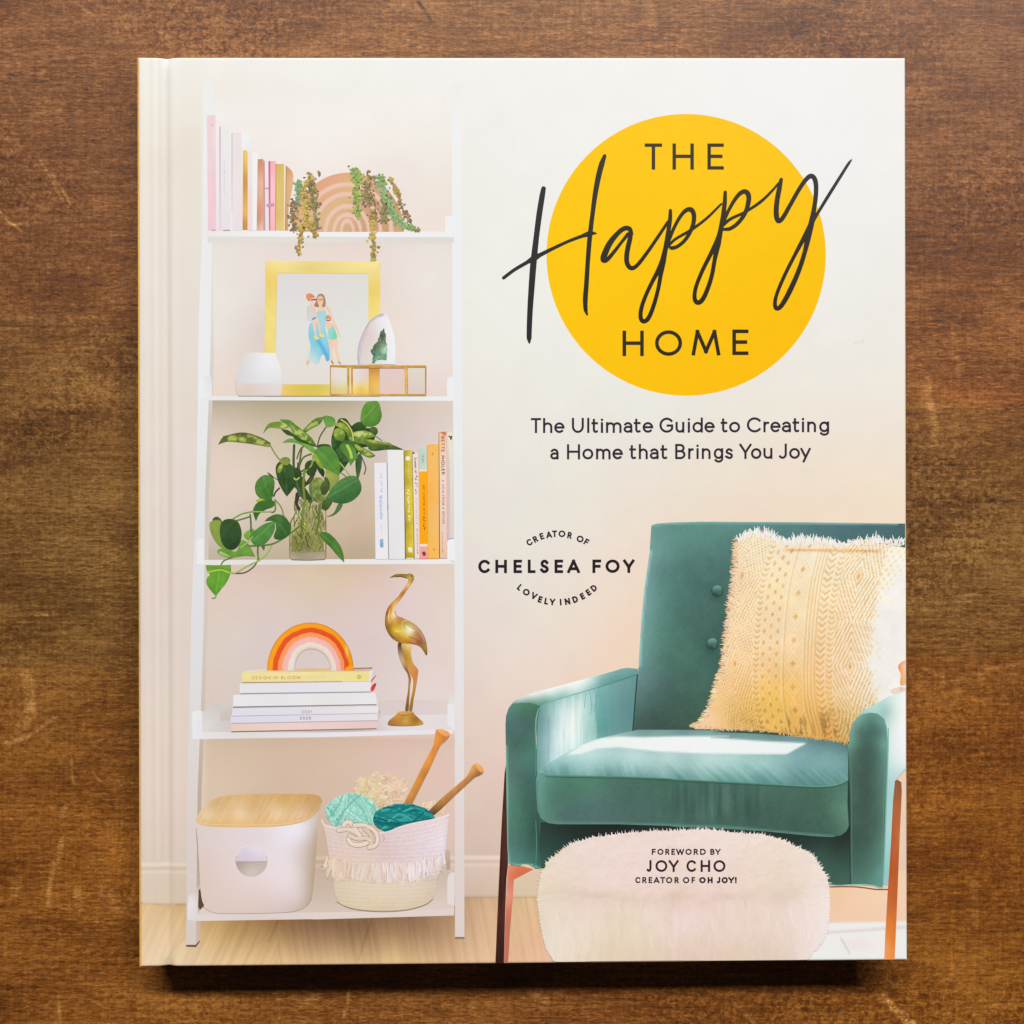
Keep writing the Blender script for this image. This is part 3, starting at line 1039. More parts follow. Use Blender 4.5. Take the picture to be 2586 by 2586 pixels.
    # board 5
    mb.fill([(498, 2310), (560, 2205), (800, 2208), (1132, 2200), (1147, 2290), (1147, 2312), (800, 2322)],
            field([(520, 2300, 226, 212, 204), (620, 2310, 226, 212, 206), (800, 2300, 218, 202, 192), (800, 2225, 204, 182, 164),
                   (815, 2270, 212, 192, 176), (1110, 2220, 210, 190, 174), (1120, 2290, 228, 210, 204), (1000, 2310, 230, 212, 206)], 18), 14)
    mb.fill([(486, 2310), (800, 2304), (1000, 2302), (1147, 2294), (1147, 2309), (800, 2321), (486, 2326)],
            field([(500, 2318, 232, 222, 220), (800, 2314, 230, 216, 210), (1120, 2302, 230, 214, 210), (640, 2305, 224, 208, 202)], 16), 14)
    mb.fill(spl([(474, 2324, 1), (475, 2275), (481, 2256), (494, 2248), (506, 2234), (508, 2246), (500, 2275), (500, 2322, 1)]),
            I.f((75, 1440, 236, 232, 236), (110, 1400, 222, 212, 206), (100, 1560, 230, 222, 222), (150, 1330, 204, 188, 172)), 7)
    mb.fill(I([(138, 1360), (152, 1345), (165, 1420), (185, 1490), (150, 1525), (135, 1500)]), flat(92, 74, 58), 8)
    mb.fill(spl([(1130, 2282, 1), (1130, 2222), (1136, 2206), (1148, 2202, 1), (1148, 2288, 1)]), flat(232, 222, 220), 8)
    mb.fill(J([(1105, 1050), (1150, 1060), (1150, 1210), (1118, 1216)]), J.f((1120, 1080, 206, 180, 160), (1130, 1180, 190, 164, 144)), 8)


printed("printed_bookshelf", 1, "white ladder shelf printed on the cover", draw=draw_shelf)


# ------------------------------------------------------------------ lettering made of pen strokes
def arc(cx, cy, rx, ry, a0, a1, n=18):
    return [(cx + rx * math.cos(math.radians(a0 + (a1 - a0) * i / n)), cy + ry * math.sin(math.radians(a0 + (a1 - a0) * i / n)))
            for i in range(n + 1)]


XH = 0.665
GL = {
    'T': (.62, [[(0, 1), (1, 1)], [(.5, 1), (.5, 0)]]),
    'H': (.74, [[(0, 0), (0, 1)], [(1, 0), (1, 1)], [(0, .51), (1, .51)]]),
    'E': (.56, [[(1, 1), (0, 1), (0, 0), (1, 0)], [(0, .51), (.9, .51)]]),
    'O': (1.0, [arc(.5, .5, .5, .5, 90, 450, 40)]),
    'M': (1.0, [[(0, 0), (.16, 1), (.5, .1), (.84, 1), (1, 0)]]),
    'C': (.82, [arc(.56, .5, .56, .5, 42, 318, 28)]),
    'G': (.9, [arc(.54, .5, .54, .5, 42, 330, 28) + [(1, .32), (1, .47), (.62, .47)]]),
    'L': (.52, [[(0, 1), (0, 0), (1, 0)]]),
    'S': (.62, [spl([(.93, .85), (.72, .97), (.45, 1), (.16, .9), (.08, .74), (.2, .58), (.5, .5), (.82, .41), (1, .25), (.88, .08),
                     (.55, 0), (.25, .03), (0, .17)], False, 5)]),
    'A': (.84, [[(0, 0), (.5, 1), (1, 0)], [(.17, .27), (.83, .27)]]),
    'F': (.55, [[(1, 1), (0, 1), (0, 0)], [(0, .5), (.9, .5)]]),
    'Y': (.8, [[(0, 1), (.5, .42), (1, 1)], [(.5, .42), (.5, 0)]]),
    'R': (.62, [[(0, 0), (0, 1), (.5, 1)] + arc(.5, .74, .42, .26, 90, -90, 12) + [(0, .48)], [(.52, .48), (1, 0)]]),
    'P': (.6, [[(0, 0), (0, 1), (.5, 1)] + arc(.5, .74, .45, .26, 90, -90, 12) + [(0, .48)]]),
    'D': (.8, [[(0, 0), (0, 1), (.42, 1)] + arc(.42, .5, .58, .5, 90, -90, 20) + [(0, 0)]]),
    'B': (.64, [[(0, .53), (.5, .53)] + arc(.5, .765, .4, .235, -90, 90, 12) + [(0, 1), (0, 0), (.52, 0)] +
                arc(.52, .265, .48, .265, -90, 90, 12)]),
    'V': (.84, [[(0, 1), (.5, 0), (1, 1)]]),
    'N': (.78, [[(0, 0), (0, 1), (1, 0), (1, 1)]]),
    'I': (.14, [[(.5, 0), (.5, 1)]]),
    'W': (1.25, [[(0, 1), (.25, 0), (.5, .95), (.75, 0), (1, 1)]]),
    'J': (.5, [[(1, 1), (1, .28)] + arc(.45, .28, .55, .28, 0, -140, 12)]),
    'U': (.74, [[(0, 1), (0, .42)] + arc(.5, .42, .5, .42, 180, 360, 18) + [(1, 1)]]),
    'K': (.66, [[(0, 0), (0, 1)], [(1, 1), (.05, .45)], [(.3, .6), (1, 0)]]),
    '!': (.14, [[(.5, 1), (.5, .5)], [(.5, .02), (.5, .0)]]),
    '2': (.58, [arc(.48, .7, .48, .3, 165, -20, 14) + [(.0, 0), (1, 0)]]),
    '0': (.62, [arc(.5, .5, .5, .5, 90, 450, 24)]),
    '1': (.3, [[(0, .8), (.7, 1), (.7, 0)]]),
    '9': (.6, [arc(.5, .68, .48, .32, 0, 360, 20), [(.98, .68), (.9, .3), (.4, 0)]]),
    'h': (.6, [[(0, 0), (0, 1)], [(0, .36)] + arc(.5, .40, .5, .26, 180, 0, 14) + [(1, 0)]]),
    'e': (.66, [[(.02, .345), (1, .345)] + arc(.5, .33, .5, .33, 2, 312, 26)]),
    'l': (.14, [[(.5, 0), (.5, 1)]]),
    't': (.42, [[(.32, .92), (.32, .2)] + arc(.68, .2, .36, .2, 180, 280, 8) + [(1, .03)], [(0, XH), (1, XH)]]),
    'i': (.14, [[(.5, 0), (.5, XH)], [(.5, .93), (.5, .94)]]),
    'm': (1.02, [[(0, 0), (0, XH)], [(0, .4)] + arc(.25, .42, .25, .24, 180, 0, 12) + [(.5, 0)],
                 [(.5, .4)] + arc(.75, .42, .25, .24, 180, 0, 12) + [(1, 0)]]),
    'a': (.56, [[(.08, .56)] + arc(.5, .42, .5, .245, 140, 0, 12) + [(1, 0)],
                [(1, .37), (.5, .37)] + arc(.48, .19, .48, .19, 90, 290, 16) + [(1, .12)]]),
    'o': (.7, [arc(.5, .33, .5, .33, 90, 450, 32)]),
    'r': (.38, [[(0, 0), (0, XH)], [(0, .38)] + arc(.75, .36, .75, .3, 180, 80, 10)]),
    'u': (.58, [[(0, XH), (0, .26)] + arc(.5, .26, .5, .26, 180, 360, 14), [(1, XH), (1, 0)]]),
    'd': (.68, [[(1, 0), (1, 1)], arc(.5, .33, .5, .33, 0, 360, 28)]),
    'n': (.58, [[(0, 0), (0, XH)], [(0, .38)] + arc(.5, .40, .5, .26, 180, 0, 14) + [(1, 0)]]),
    'g': (.64, [arc(.5, .33, .5, .33, 0, 360, 28), [(1, XH), (1, -.06)] + arc(.52, -.06, .48, .22, 0, -150, 14)]),
    's': (.5, [spl([(.93, .56), (.5, .665), (.12, .56), (.1, .43), (.5, .34), (.95, .22), (.92, .07), (.5, 0), (.0, .1)], False, 5)]),
    'y': (.64, [[(0, XH), (.5, .05)], [(1, XH), (.28, -.28)]]),
    'b': (.64, [[(0, 0), (0, 1)], arc(.5, .33, .5, .33, 0, 360, 28)]),
    'c': (.56, [arc(.55, .33, .55, .33, 45, 315, 20)]),
    'f': (.4, [[(.4, 0), (.4, .8)] + arc(.75, .8, .35, .2, 180, 80, 8), [(0, XH), (.9, XH)]]),
    'p': (.64, [[(0, -.32), (0, XH)], arc(.5, .33, .5, .33, 0, 360, 28)]),
    'v': (.6, [[(0, XH), (.5, 0), (1, XH)]]),
    'w': (.95, [[(0, XH), (.27, 0), (.5, XH), (.73, 0), (1, XH)]]),
    'k': (.54, [[(0, 0), (0, 1)], [(.95, XH), (.05, .28)], [(.3, .42), (1, 0)]]),
}


def glyph(mb, ch, ox, oy, w, h, t, col, rot=0.0, cap='square'):
    """letter box: left-baseline corner ox, oy; width w, cap height h, pen t; rot in degrees, clockwise positive"""
    ca, sa = math.cos(math.radians(rot)), math.sin(math.radians(rot))

    def tr(u, v):
        lx = t / 2 + u * (w - t) if w > t else w / 2
        ly = -(t / 2 + v * (h - t))
        return (ox + lx * ca - ly * sa, oy + lx * sa + ly * ca)
    for st in GL[ch][1]:
        p = [tr(*q) for q in st]
        if len(p) == 2 and math.hypot(p[0][0] - p[1][0], p[0][1] - p[1][1]) < t * 0.5:
            mb.disc((p[0][0] + p[1][0]) / 2, (p[0][1] + p[1][1]) / 2, t * .58, t * .58, col, 14)
        else:
            mb.stroke(p, t, col, cap=cap, smooth=False)


def boxed_line(mb, crop, items, y_top, y_base, t, col, y_tilt=0.0):
    """items: (char, x0, x1) in crop pixels; caps span y_top..y_base"""
    k = crop.k
    x00 = items[0][1]
    for ch, a, b in items:
        dy = (a - x00) * y_tilt
        ox, oy = crop([(a, y_base + dy)])[0][:2]
        glyph(mb, ch, ox, oy, (b - a) / k, (y_base - y_top) / k, t, col)


def run_line(mb, text, x, y, h, t, col, rot=0.0, track=0.18, fit=None):
    """running text from x, y (baseline); fit = total length"""
    wt = [GL[c][0] if c in GL else .35 for c in text]
    tot = sum(wt) + track * (len(text) - 1)
    sx = (fit / (tot * h)) if fit else 1.0
    ca, sa = math.cos(math.radians(rot)), math.sin(math.radians(rot))
    p = 0.0
    for c, w in zip(text, wt):
        if c in GL:
            glyph(mb, c, x + p * ca, y + p * sa, w * h * sx, h, t, col, rot, cap='butt')
        p += (w + track) * h * sx


def marks(mb, x, y, x2, y2, h, t, col, seed=1, gap=.3):
    """fine print too small to read: a row of short pen marks"""
    rnd = random.Random(seed)
    L0 = math.hypot(x2 - x, y2 - y)
    ux, uy = (x2 - x) / L0, (y2 - y) / L0
    vx, vy = uy, -ux
    p = 0.0
    while p < L0 - h * .4:
        w = h * rnd.uniform(.35, .7)
        pts = []
        for k in range(4):
            q, r = p + w * k / 3, rnd.uniform(0.0, 1.0) * h * (1 if rnd.random() < .25 else .7)
            pts.append((x + ux * q + vx * r, y + uy * q + vy * r))
        mb.stroke(pts, t, col, cap='butt')
        p += w + h * gap * (1 if rnd.random() < .85 else 2.5)


# ------------------------------------------------------------------ books on the top board
def top_books():
    def bk(label, draw, text=None):
        o = printed("printed_book", 2, label, draw=draw)
        if text:
            printed("spine_lettering", 3, None, o, text)
    bk("pale pink binder", lambda m: (m.fill(A([(108, 102), (214, 100), (220, 1508), (122, 1508)]), plus(A.f(
        (130, 200, 243, 214, 218), (190, 300, 244, 216, 220), (150, 900, 242, 208, 214), (190, 1400, 244, 206, 212), (130, 1450, 240, 204, 214),
        (112, 700, 238, 216, 222)), 3, 9, 60, 4), 9), m.disc(*A([(172, 220)])[0], 3.4, 3.4, flat(242, 190, 184)),
        m.fill(A([(165, 1496), (214, 1496), (210, 1512), (172, 1512)]), flat(190, 160, 168), 6)))
    bk("white book beside the pink binder", lambda m: (m.fill(A([(214, 138), (262, 142), (270, 1508), (222, 1508)]), A.f(
        (230, 300, 242, 238, 240), (245, 1000, 242, 234, 242), (240, 1480, 238, 226, 236)), 9),
        m.fill(A([(260, 235), (276, 240), (274, 1500), (266, 1500)]), A.f((268, 300, 214, 184, 194), (268, 900, 204, 176, 192),
                                                                      (270, 1450, 222, 200, 212)), 5)))
    bk("white book with faint grey lettering", lambda m: (m.fill(A([(277, 226), (395, 222), (400, 1508), (276, 1508)]), A.f(
        (300, 300, 238, 236, 235), (360, 800, 237, 235, 236), (330, 1400, 236, 228, 230)), 12),
        m.fill(A([(392, 228), (410, 232), (408, 1505), (396, 1508)]), flat(242, 240, 242), 8),
        m.fill(A([(408, 318), (422, 322), (418, 1300), (410, 1300)]), A.f((415, 350, 212, 196, 204), (414, 900, 206, 188, 200),
                                                                      (414, 1290, 228, 218, 224)), 5),
        m.fill(A([(300, 1498), (392, 1498), (388, 1512), (310, 1512)]), flat(178, 160, 164), 6)),
        lambda m: marks(m, *A([(312, 640)])[0], *A([(316, 1085)])[0], 4.6, 1.0, flat(222, 215, 218), 3))
    bk("tall off white book", lambda m: (m.fill(A([(421, 312), (526, 312), (545, 1505), (420, 1505)]), A.f(
        (440, 400, 237, 230, 228), (500, 600, 236, 228, 226), (440, 1000, 240, 230, 232), (520, 1100, 242, 226, 228), (470, 1450, 238, 226, 230)), 10),
        m.fill(A([(528, 318), (600, 322), (642, 400), (640, 520), (610, 560), (540, 545)]), A.f((560, 400, 241, 244, 248),
                                                                                       (630, 480, 240, 238, 238)), 8)))
    bk("narrow gold book", lambda m: m.fill(spl(A([(548, 560, 1), (552, 532), (590, 532), (608, 560), (604, 1500, 1), (545, 1500, 1)])), A.f(
        (552, 700, 222, 170, 74), (578, 700, 244, 204, 112), (600, 900, 208, 152, 84), (578, 1300, 236, 192, 92), (552, 1400, 200, 142, 66),
        (578, 550, 240, 204, 120), (602, 1400, 216, 164, 92), soft=8), 5))
    bk("pale pink book", lambda m: m.fill(A([(606, 550), (664, 552), (664, 1508), (606, 1508)]), A.f((630, 600, 242, 228, 228),
       (620, 1000, 241, 220, 222), (655, 900, 244, 232, 232)), 8))
    bk("white book beside the pale pink book", lambda m: m.fill(A([(664, 552), (735, 560), (724, 1508), (664, 1508)]), flat(242, 243, 245), 10))
    bk("terracotta book", lambda m: m.fill(A([(728, 640), (792, 634), (797, 650), (795, 1506), (716, 1506)]), A.f(
        (735, 700, 206, 148, 112), (765, 800, 226, 162, 132), (790, 900, 236, 190, 168), (760, 1300, 222, 154, 122), (725, 1400, 206, 138, 106),
        (790, 1450, 240, 206, 190), soft=8), 7),
        lambda m: marks(m, *A([(750, 1000)])[0], *A([(752, 1160)])[0], 5, 1.1, flat(240, 205, 170), 4))
    bk("white book with a crimson band", lambda m: (m.fill(A([(797, 655), (818, 655), (820, 1506), (797, 1506)]), flat(196, 158, 164), 6),
        m.fill(A([(815, 642), (862, 645), (864, 1506), (820, 1506)]), A.f((840, 700, 246, 234, 236), (840, 1050, 244, 222, 228),
                                                                     (840, 1400, 240, 226, 232)), 6),
        m.fill(A([(818, 985), (862, 985), (862, 1005), (818, 1005)]), flat(214, 160, 178), 6)))
    bk("pink book with a crimson edge", lambda m: (m.fill(A([(858, 662), (890, 658), (888, 1506), (866, 1506)]), A.f(
        (870, 700, 206, 122, 140), (872, 1000, 198, 120, 136), (872, 1400, 206, 140, 152)), 5),
        m.fill(A([(884, 660), (948, 662), (944, 1506), (884, 1506)]), A.f((915, 720, 250, 178, 190), (905, 1000, 254, 206, 214),
                                                                     (915, 1400, 250, 186, 198)), 6),
        m.fill(A([(824, 1190), (930, 1170), (930, 1215), (850, 1225)]), flat(206, 160, 178), 6)))
    bk("olive gold book", lambda m: (m.fill(A([(945, 694), (960, 692), (958, 1506), (938, 1506)]), flat(220, 156, 96), 5),
        m.fill(A([(958, 694), (1052, 697), (1052, 1506), (952, 1506)]), plus(A.f((980, 750, 216, 190, 110), (1030, 900, 226, 200, 122),
               (990, 1300, 222, 192, 116), (1030, 1450, 232, 206, 130)), 4, 6, 50, 8), 8),
        m.fill(A([(1050, 700), (1072, 706), (1066, 1506), (1052, 1506)]), flat(240, 232, 206), 6)))
    bk("tan book with a rounded top", lambda m: (m.fill(spl(A([(1078, 720, 1), (1110, 745), (1150, 790), (1162, 860), (1150, 1000), (1110, 1200),
        (1098, 1506, 1), (1066, 1506, 1)])), A.f((1085, 800, 214, 150, 106), (1105, 900, 226, 180, 130), (1145, 860, 232, 188, 148),
                                             (1085, 1400, 218, 160, 112), soft=8), 6),
        m.fill(A([(1072, 715), (1080, 720), (1070, 1506), (1062, 1506)]), flat(160, 118, 70), 5)))


top_books()


# ------------------------------------------------------------------ arch plaque with trailing succulents
def draw_plaque(mb):
    cx, cy = 692.0, 716.0

    def fn(x, y):
        X, Y = B.inv(x, y)
        c = field([(420, 300, 226, 168, 132), (600, 180, 228, 172, 138), (740, 260, 226, 184, 136), (480, 450, 226, 182, 136),
                   (450, 650, 222, 184, 144), (640, 420, 222, 186, 136), (860, 640, 206, 164, 128), (1000, 420, 204, 152, 124),
                   (1180, 690, 214, 172, 112), (1040, 690, 196, 158, 124)], 60)(X, Y)
        pk = np.array([238, 198, 180.])
        d = cy - Y
        for a, b, w in ((60, 108, 34), (130, 166, 34), (212, 250, 38), (325, 368, 38), (430, 462, 40)):
            r = np.hypot((X - 684) / a, np.maximum(d, 0) / b)
            dist = np.abs(r - 1) * (a + b) / 2
            m = (1 - sstep(w * .42, w * .62, dist))[:, None]
            c = c * (1 - m) + pk * m
        return c
    ol = [(cx + 545 * math.cos(a), cy - 577 * math.sin(a)) for a in np.linspace(0, math.pi, 60)]
    mb.fill(B(ol), fn, 3.0)


printed("printed_arch_plaque", 2, "tan arch plaque with pink rainbow arcs printed on the cover", draw=draw_plaque)


def leaf_cluster(mb, strands, seed, palette, r0, crop):
    rnd = random.Random(seed)
    for pts, n, spread, pal in strands:
        c = spl(pts, False, 8)
        mb.stroke(crop(c), 1.6, flat(132, 112, 70), smooth=False)
        for i in range(int(n * 2.1)):
            p = c[int(rnd.random() * (len(c) - 1))]
            a = rnd.random() * 6.28
            q = abs(rnd.gauss(0, .55)) * spread * 1.25
            px, py = p[0] + q * math.cos(a), p[1] + q * math.sin(a)
            col = palette[rnd.choice(pal)]
            j = rnd.uniform(-14, 14)
            col = tuple(np.clip(v + j + rnd.uniform(-6, 6), 0, 255) for v in col)
            r = r0 * rnd.uniform(.7, 1.25)
            ex, ey = crop([(px, py)])[0]
            hi = tuple(min(255, v + 26) for v in col)
            fn = (lambda X, Y, ex=ex, ey=ey, r=r, col=col, hi=hi:
                  np.array(col) + (np.clip((ey - Y) / (r / crop.k) * .5 + .1, -.5, .6))[:, None] * np.array([26, 26, 22.]))
            mb.disc(ex, ey, r / crop.k, r / crop.k * rnd.uniform(.6, .95), fn, 9, rnd.random() * 3.1)


SUC = {'ol': (194, 166, 92), 'dk': (132, 112, 90), 'gr': (128, 158, 102), 'tl': (140, 176, 138), 'br': (164, 136, 84), 'lg': (156, 180, 84),
       'ye': (208, 182, 100), 'md': (146, 142, 90)}


def suc_left(mb):
    leaf_cluster(mb, [
        ([(160, 420), (150, 560), (170, 700)], 60, 42, ['dk', 'dk', 'br']),
        ([(330, 230), (340, 330), (370, 480)], 60, 52, ['dk', 'br', 'md']),
        ([(210, 230), (210, 330), (190, 440)], 40, 34, ['gr', 'tl', 'gr']),
        ([(360, 400), (375, 520), (395, 690)], 44, 30, ['dk', 'md', 'gr']),
        ([(350, 170), (290, 230), (250, 330), (290, 420), (300, 520)], 54, 30, ['br', 'ol', 'ye']),
        ([(260, 350), (280, 480), (280, 640), (230, 720)], 100, 48, ['ol', 'ye', 'ol', 'br']),
        ([(340, 620), (350, 700), (390, 750)], 34, 30, ['ol', 'br']),
        ([(300, 140), (330, 160)], 4, 6, ['br']), ([(405, 130), (415, 170)], 5, 8, ['md']),
        ([(230, 720), (220, 790), (260, 790)], 10, 20, ['br', 'ol']),
        ([(235, 760), (215, 860), (215, 940)], 22, 26, ['br', 'ol', 'ol']),
    ], 5, SUC, 14, B)


def suc_right(mb):
    leaf_cluster(mb, [
        ([(1050, 420), (1060, 520), (1020, 620)], 50, 46, ['dk', 'dk', 'md']),
        ([(860, 250), (880, 350), (910, 450)], 70, 56, ['dk', 'br', 'md']),
        ([(960, 500), (930, 570), (970, 600)], 26, 34, ['ol', 'br', 'dk']),
        ([(1100, 200), (1160, 300), (1190, 350)], 34, 30, ['ol', 'br']),
        ([(880, 130), (890, 170), (960, 190), (1060, 180)], 16, 26, ['md', 'br']),
        ([(750, 120), (780, 190), (790, 260)], 60, 42, ['lg', 'gr', 'lg']),
        ([(770, 290), (770, 380), (785, 470), (780, 580)], 66, 34, ['lg', 'gr', 'lg', 'md']),
        ([(1000, 180), (1030, 280), (1070, 380), (1100, 480)], 84, 48, ['tl', 'gr', 'lg', 'tl']),
        ([(1110, 480), (1160, 590), (1250, 650), (1310, 690)], 80, 36, ['tl', 'lg', 'gr']),
        ([(1300, 680), (1380, 705)], 12, 20, ['gr', 'md']),
        ([(1180, 380), (1230, 500), (1290, 590), (1310, 640)], 20, 28, ['br', 'dk', 'br']),
        ([(1180, 340), (1210, 430)], 8, 24, ['ol', 'br']),
        ([(930, 600), (930, 720), (930, 800)], 34, 28, ['ol', 'ye', 'ol']),
        ([(930, 800), (950, 880), (930, 960), (940, 1010)], 36, 27, ['ol', 'br', 'lg', 'br']),
    ], 9, SUC, 14, B)


printed("printed_succulent", 3, "trailing succulent left of the plaque", draw=suc_left)
printed("printed_succulent", 3, "trailing succulent right of the plaque", draw=suc_right)


# ------------------------------------------------------------------ picture frame, vase, geode, glass box
def draw_frame(mb):
    o = [C([(920, 186)])[0], D([(776, 100)])[0], (959.5, 1000.3), (667, 1000.3)]
    i = [C([(1066, 340)])[0], D([(630, 250)])[0], (930, 970.5), (694.5, 970.5)]
    wood = field([(720, 668, 247, 230, 156), (800, 672, 247, 228, 150), (900, 672, 247, 226, 152), (796, 674, 226, 200, 116),
                  (685, 662, 248, 226, 150), (684, 700, 238, 206, 108), (684, 740, 240, 214, 122), (684, 800, 245, 224, 132),
                  (684, 880, 244, 224, 136), (945, 690, 247, 226, 146), (945, 720, 240, 206, 110), (945, 770, 243, 218, 120),
                  (945, 800, 247, 228, 146), (945, 960, 230, 186, 96), (745, 985, 226, 200, 84), (800, 985, 222, 200, 90),
                  (715, 985, 240, 206, 118), (860, 985, 244, 216, 128), (730, 990, 236, 200, 110)], 14)
    wood = plus(wood, 4, 60, 4, 3, (1, .9, .5))
    mb.quad([o[3], i[3], i[2], o[2]][::1] if False else [i[3], i[2], o[2], o[3]], wood, 24, 3)
    wv = plus(wood, 3, 4, 60, 5, (1, .9, .5))
    mb.quad([o[0], i[0], i[3], o[3]], wv, 3, 24)
    mb.quad([i[1], o[1], o[2], i[2]], wv, 3, 24)
    mb.quad([o[0], o[1], i[1], i[0]], wood, 24, 3)
    mb.stroke([i[0], i[1]], 1.6, flat(206, 172, 120), smooth=False)
    mb.stroke([o[3], o[2]], 2.0, flat(176, 132, 60), smooth=False)
    mb.stroke([i[0], i[3]], 1.4, flat(226, 196, 140), smooth=False)


fr = printed("printed_picture_frame", 2, "yellow wooden picture frame printed on the cover", draw=draw_frame)


def draw_picture(mb):
    i = [C([(1066, 340)])[0], D([(630, 250)])[0], (930, 970.5), (694.5, 970.5)]
    mb.quad(i, field([(720, 710, 226, 221, 220), (850, 720, 228, 222, 220), (910, 720, 226, 224, 218), (730, 850, 229, 229, 227),
                      (900, 850, 229, 230, 226), (740, 950, 232, 225, 218), (800, 955, 231, 224, 216)], 25), 16, 18)
    skin = flat(243, 204, 176)
    # tall figure: dress
    dr = C([(1555, 800), (1640, 785), (1662, 840), (1652, 1000), (1692, 1200), (1702, 1390), (1668, 1412), (1620, 1330), (1560, 1445),
            (1490, 1430), (1438, 1400), (1470, 1240), (1444, 1100), (1458, 960), (1500, 930), (1552, 930)])
    f = C.f((1600, 850, 168, 216, 228), (1600, 1000, 176, 218, 226), (1470, 1050, 140, 208, 226), (1560, 1180, 120, 200, 224),
            (1640, 1200, 150, 216, 236), (1680, 1370, 104, 186, 228), (1560, 1420, 196, 224, 226), (1460, 1380, 212, 226, 224),
            (1520, 1280, 160, 214, 228), soft=30)
    f = blend(f, line_mask(C([(1560, 1160), (1620, 1250), (1680, 1400)]), 4, 5), (96, 180, 224))
    mb.fill(spl(dr), f, 4)
    mb.fill(spl(C([(1515, 735), (1540, 660), (1560, 605), (1600, 588), (1636, 612), (1655, 690), (1645, 745), (1600, 760), (1540, 750)])),
            C.f((1560, 620, 176, 128, 106), (1640, 700, 184, 138, 116), (1530, 720, 168, 120, 100)), 4)
    mb.fill(spl(C([(1555, 640), (1590, 612), (1622, 640), (1622, 700), (1610, 740), (1650, 770), (1600, 800), (1550, 780), (1572, 740),
                   (1556, 700)])), C.f((1590, 640, 234, 190, 160), (1590, 720, 240, 202, 176), (1590, 780, 244, 208, 184)), 4)
    mb.stroke(C([(1565, 658), (1582, 664), (1600, 660), (1622, 664)]), 1.8, flat(150, 120, 96))
    mb.stroke(C([(1660, 745), (1700, 800), (1735, 900), (1800, 1030), (1832, 1130)]), [6, 6.5, 5, 4, 2.4], skin)
    # small child carried
    mb.fill(spl(C([(1432, 745), (1470, 730), (1530, 760), (1545, 900), (1480, 920), (1430, 900)])), C.f((1450, 800, 210, 212, 210),
            (1500, 840, 222, 214, 208)), 4)
    mb.stroke(C([(1480, 720), (1520, 790), (1540, 850)]), 6, skin)
    mb.disc(*C([(1502, 668)])[0], 7.5, 11, flat(246, 208, 196), 12)
    mb.fill(spl(C([(1415, 610), (1440, 586), (1480, 590), (1525, 630), (1500, 640), (1470, 650), (1460, 680), (1430, 660)])),
            C.f((1440, 610, 240, 150, 96), (1500, 620, 208, 140, 100)), 4)
    mb.stroke(C([(1480, 664), (1535, 658)]), 3.6, flat(158, 66, 112))
    mb.stroke(C([(1496, 900), (1526, 880)]), 4.5, flat(122, 150, 206))
    mb.stroke(C([(1510, 930), (1520, 1020), (1535, 1100)]), [7, 6, 4], flat(240, 210, 188))
    mb.stroke(C([(1550, 900), (1575, 1000), (1590, 1080)]), [7, 6, 4], flat(240, 206, 182))
    mb.fill(spl(C([(1510, 1105), (1560, 1115), (1570, 1145), (1530, 1145)])), flat(236, 222, 128), 4)
    mb.fill(spl(C([(1575, 1085), (1600, 1075), (1640, 1110), (1600, 1120)])), flat(238, 226, 132), 4)
    # child at the side
    mb.fill(spl(C([(1660, 960), (1700, 935), (1735, 960), (1700, 1030), (1670, 1010)])), skin, 4)
    mb.disc(*C([(1683, 910)])[0], 6.5, 7, flat(244, 206, 186), 12)
    mb.fill(spl(C([(1655, 900), (1660, 860), (1690, 850), (1714, 880), (1716, 915), (1690, 890)])), flat(206, 156, 116), 4)
    mb.stroke(C([(1660, 912), (1706, 916)]), 3.0, flat(172, 92, 92))
    mb.fill(spl(C([(1688, 1145), (1735, 1150), (1752, 1200), (1735, 1300), (1745, 1420), (1722, 1430), (1710, 1280)])), flat(245, 206, 180), 4)
    mb.fill(spl(C([(1745, 1145), (1800, 1145), (1795, 1250), (1832, 1420), (1815, 1440), (1765, 1280)])), flat(246, 208, 184), 4)
    mb.fill(spl(C([(1690, 1010), (1725, 968), (1760, 1010), (1792, 1100), (1782, 1140), (1690, 1140), (1680, 1060)])),
            C.f((1720, 1020, 158, 222, 200), (1770, 1100, 122, 210, 178), (1700, 1120, 160, 222, 206)), 4)
    mb.stroke(C([(1745, 960), (1800, 1040), (1832, 1110)]), 3, skin)
    mb.disc(*C([(1437, 1428)])[0], 4.5, 7.5, flat(236, 196, 164), 10, .4)
    mb.stroke(C([(1725, 1410), (1745, 1440)]), 4, flat(190, 140, 96))
    mb.stroke(C([(1812, 1420), (1835, 1440)]), 4, flat(206, 160, 110))


printed("picture", 3, "watercolour of one adult and two children", fr, draw_picture)


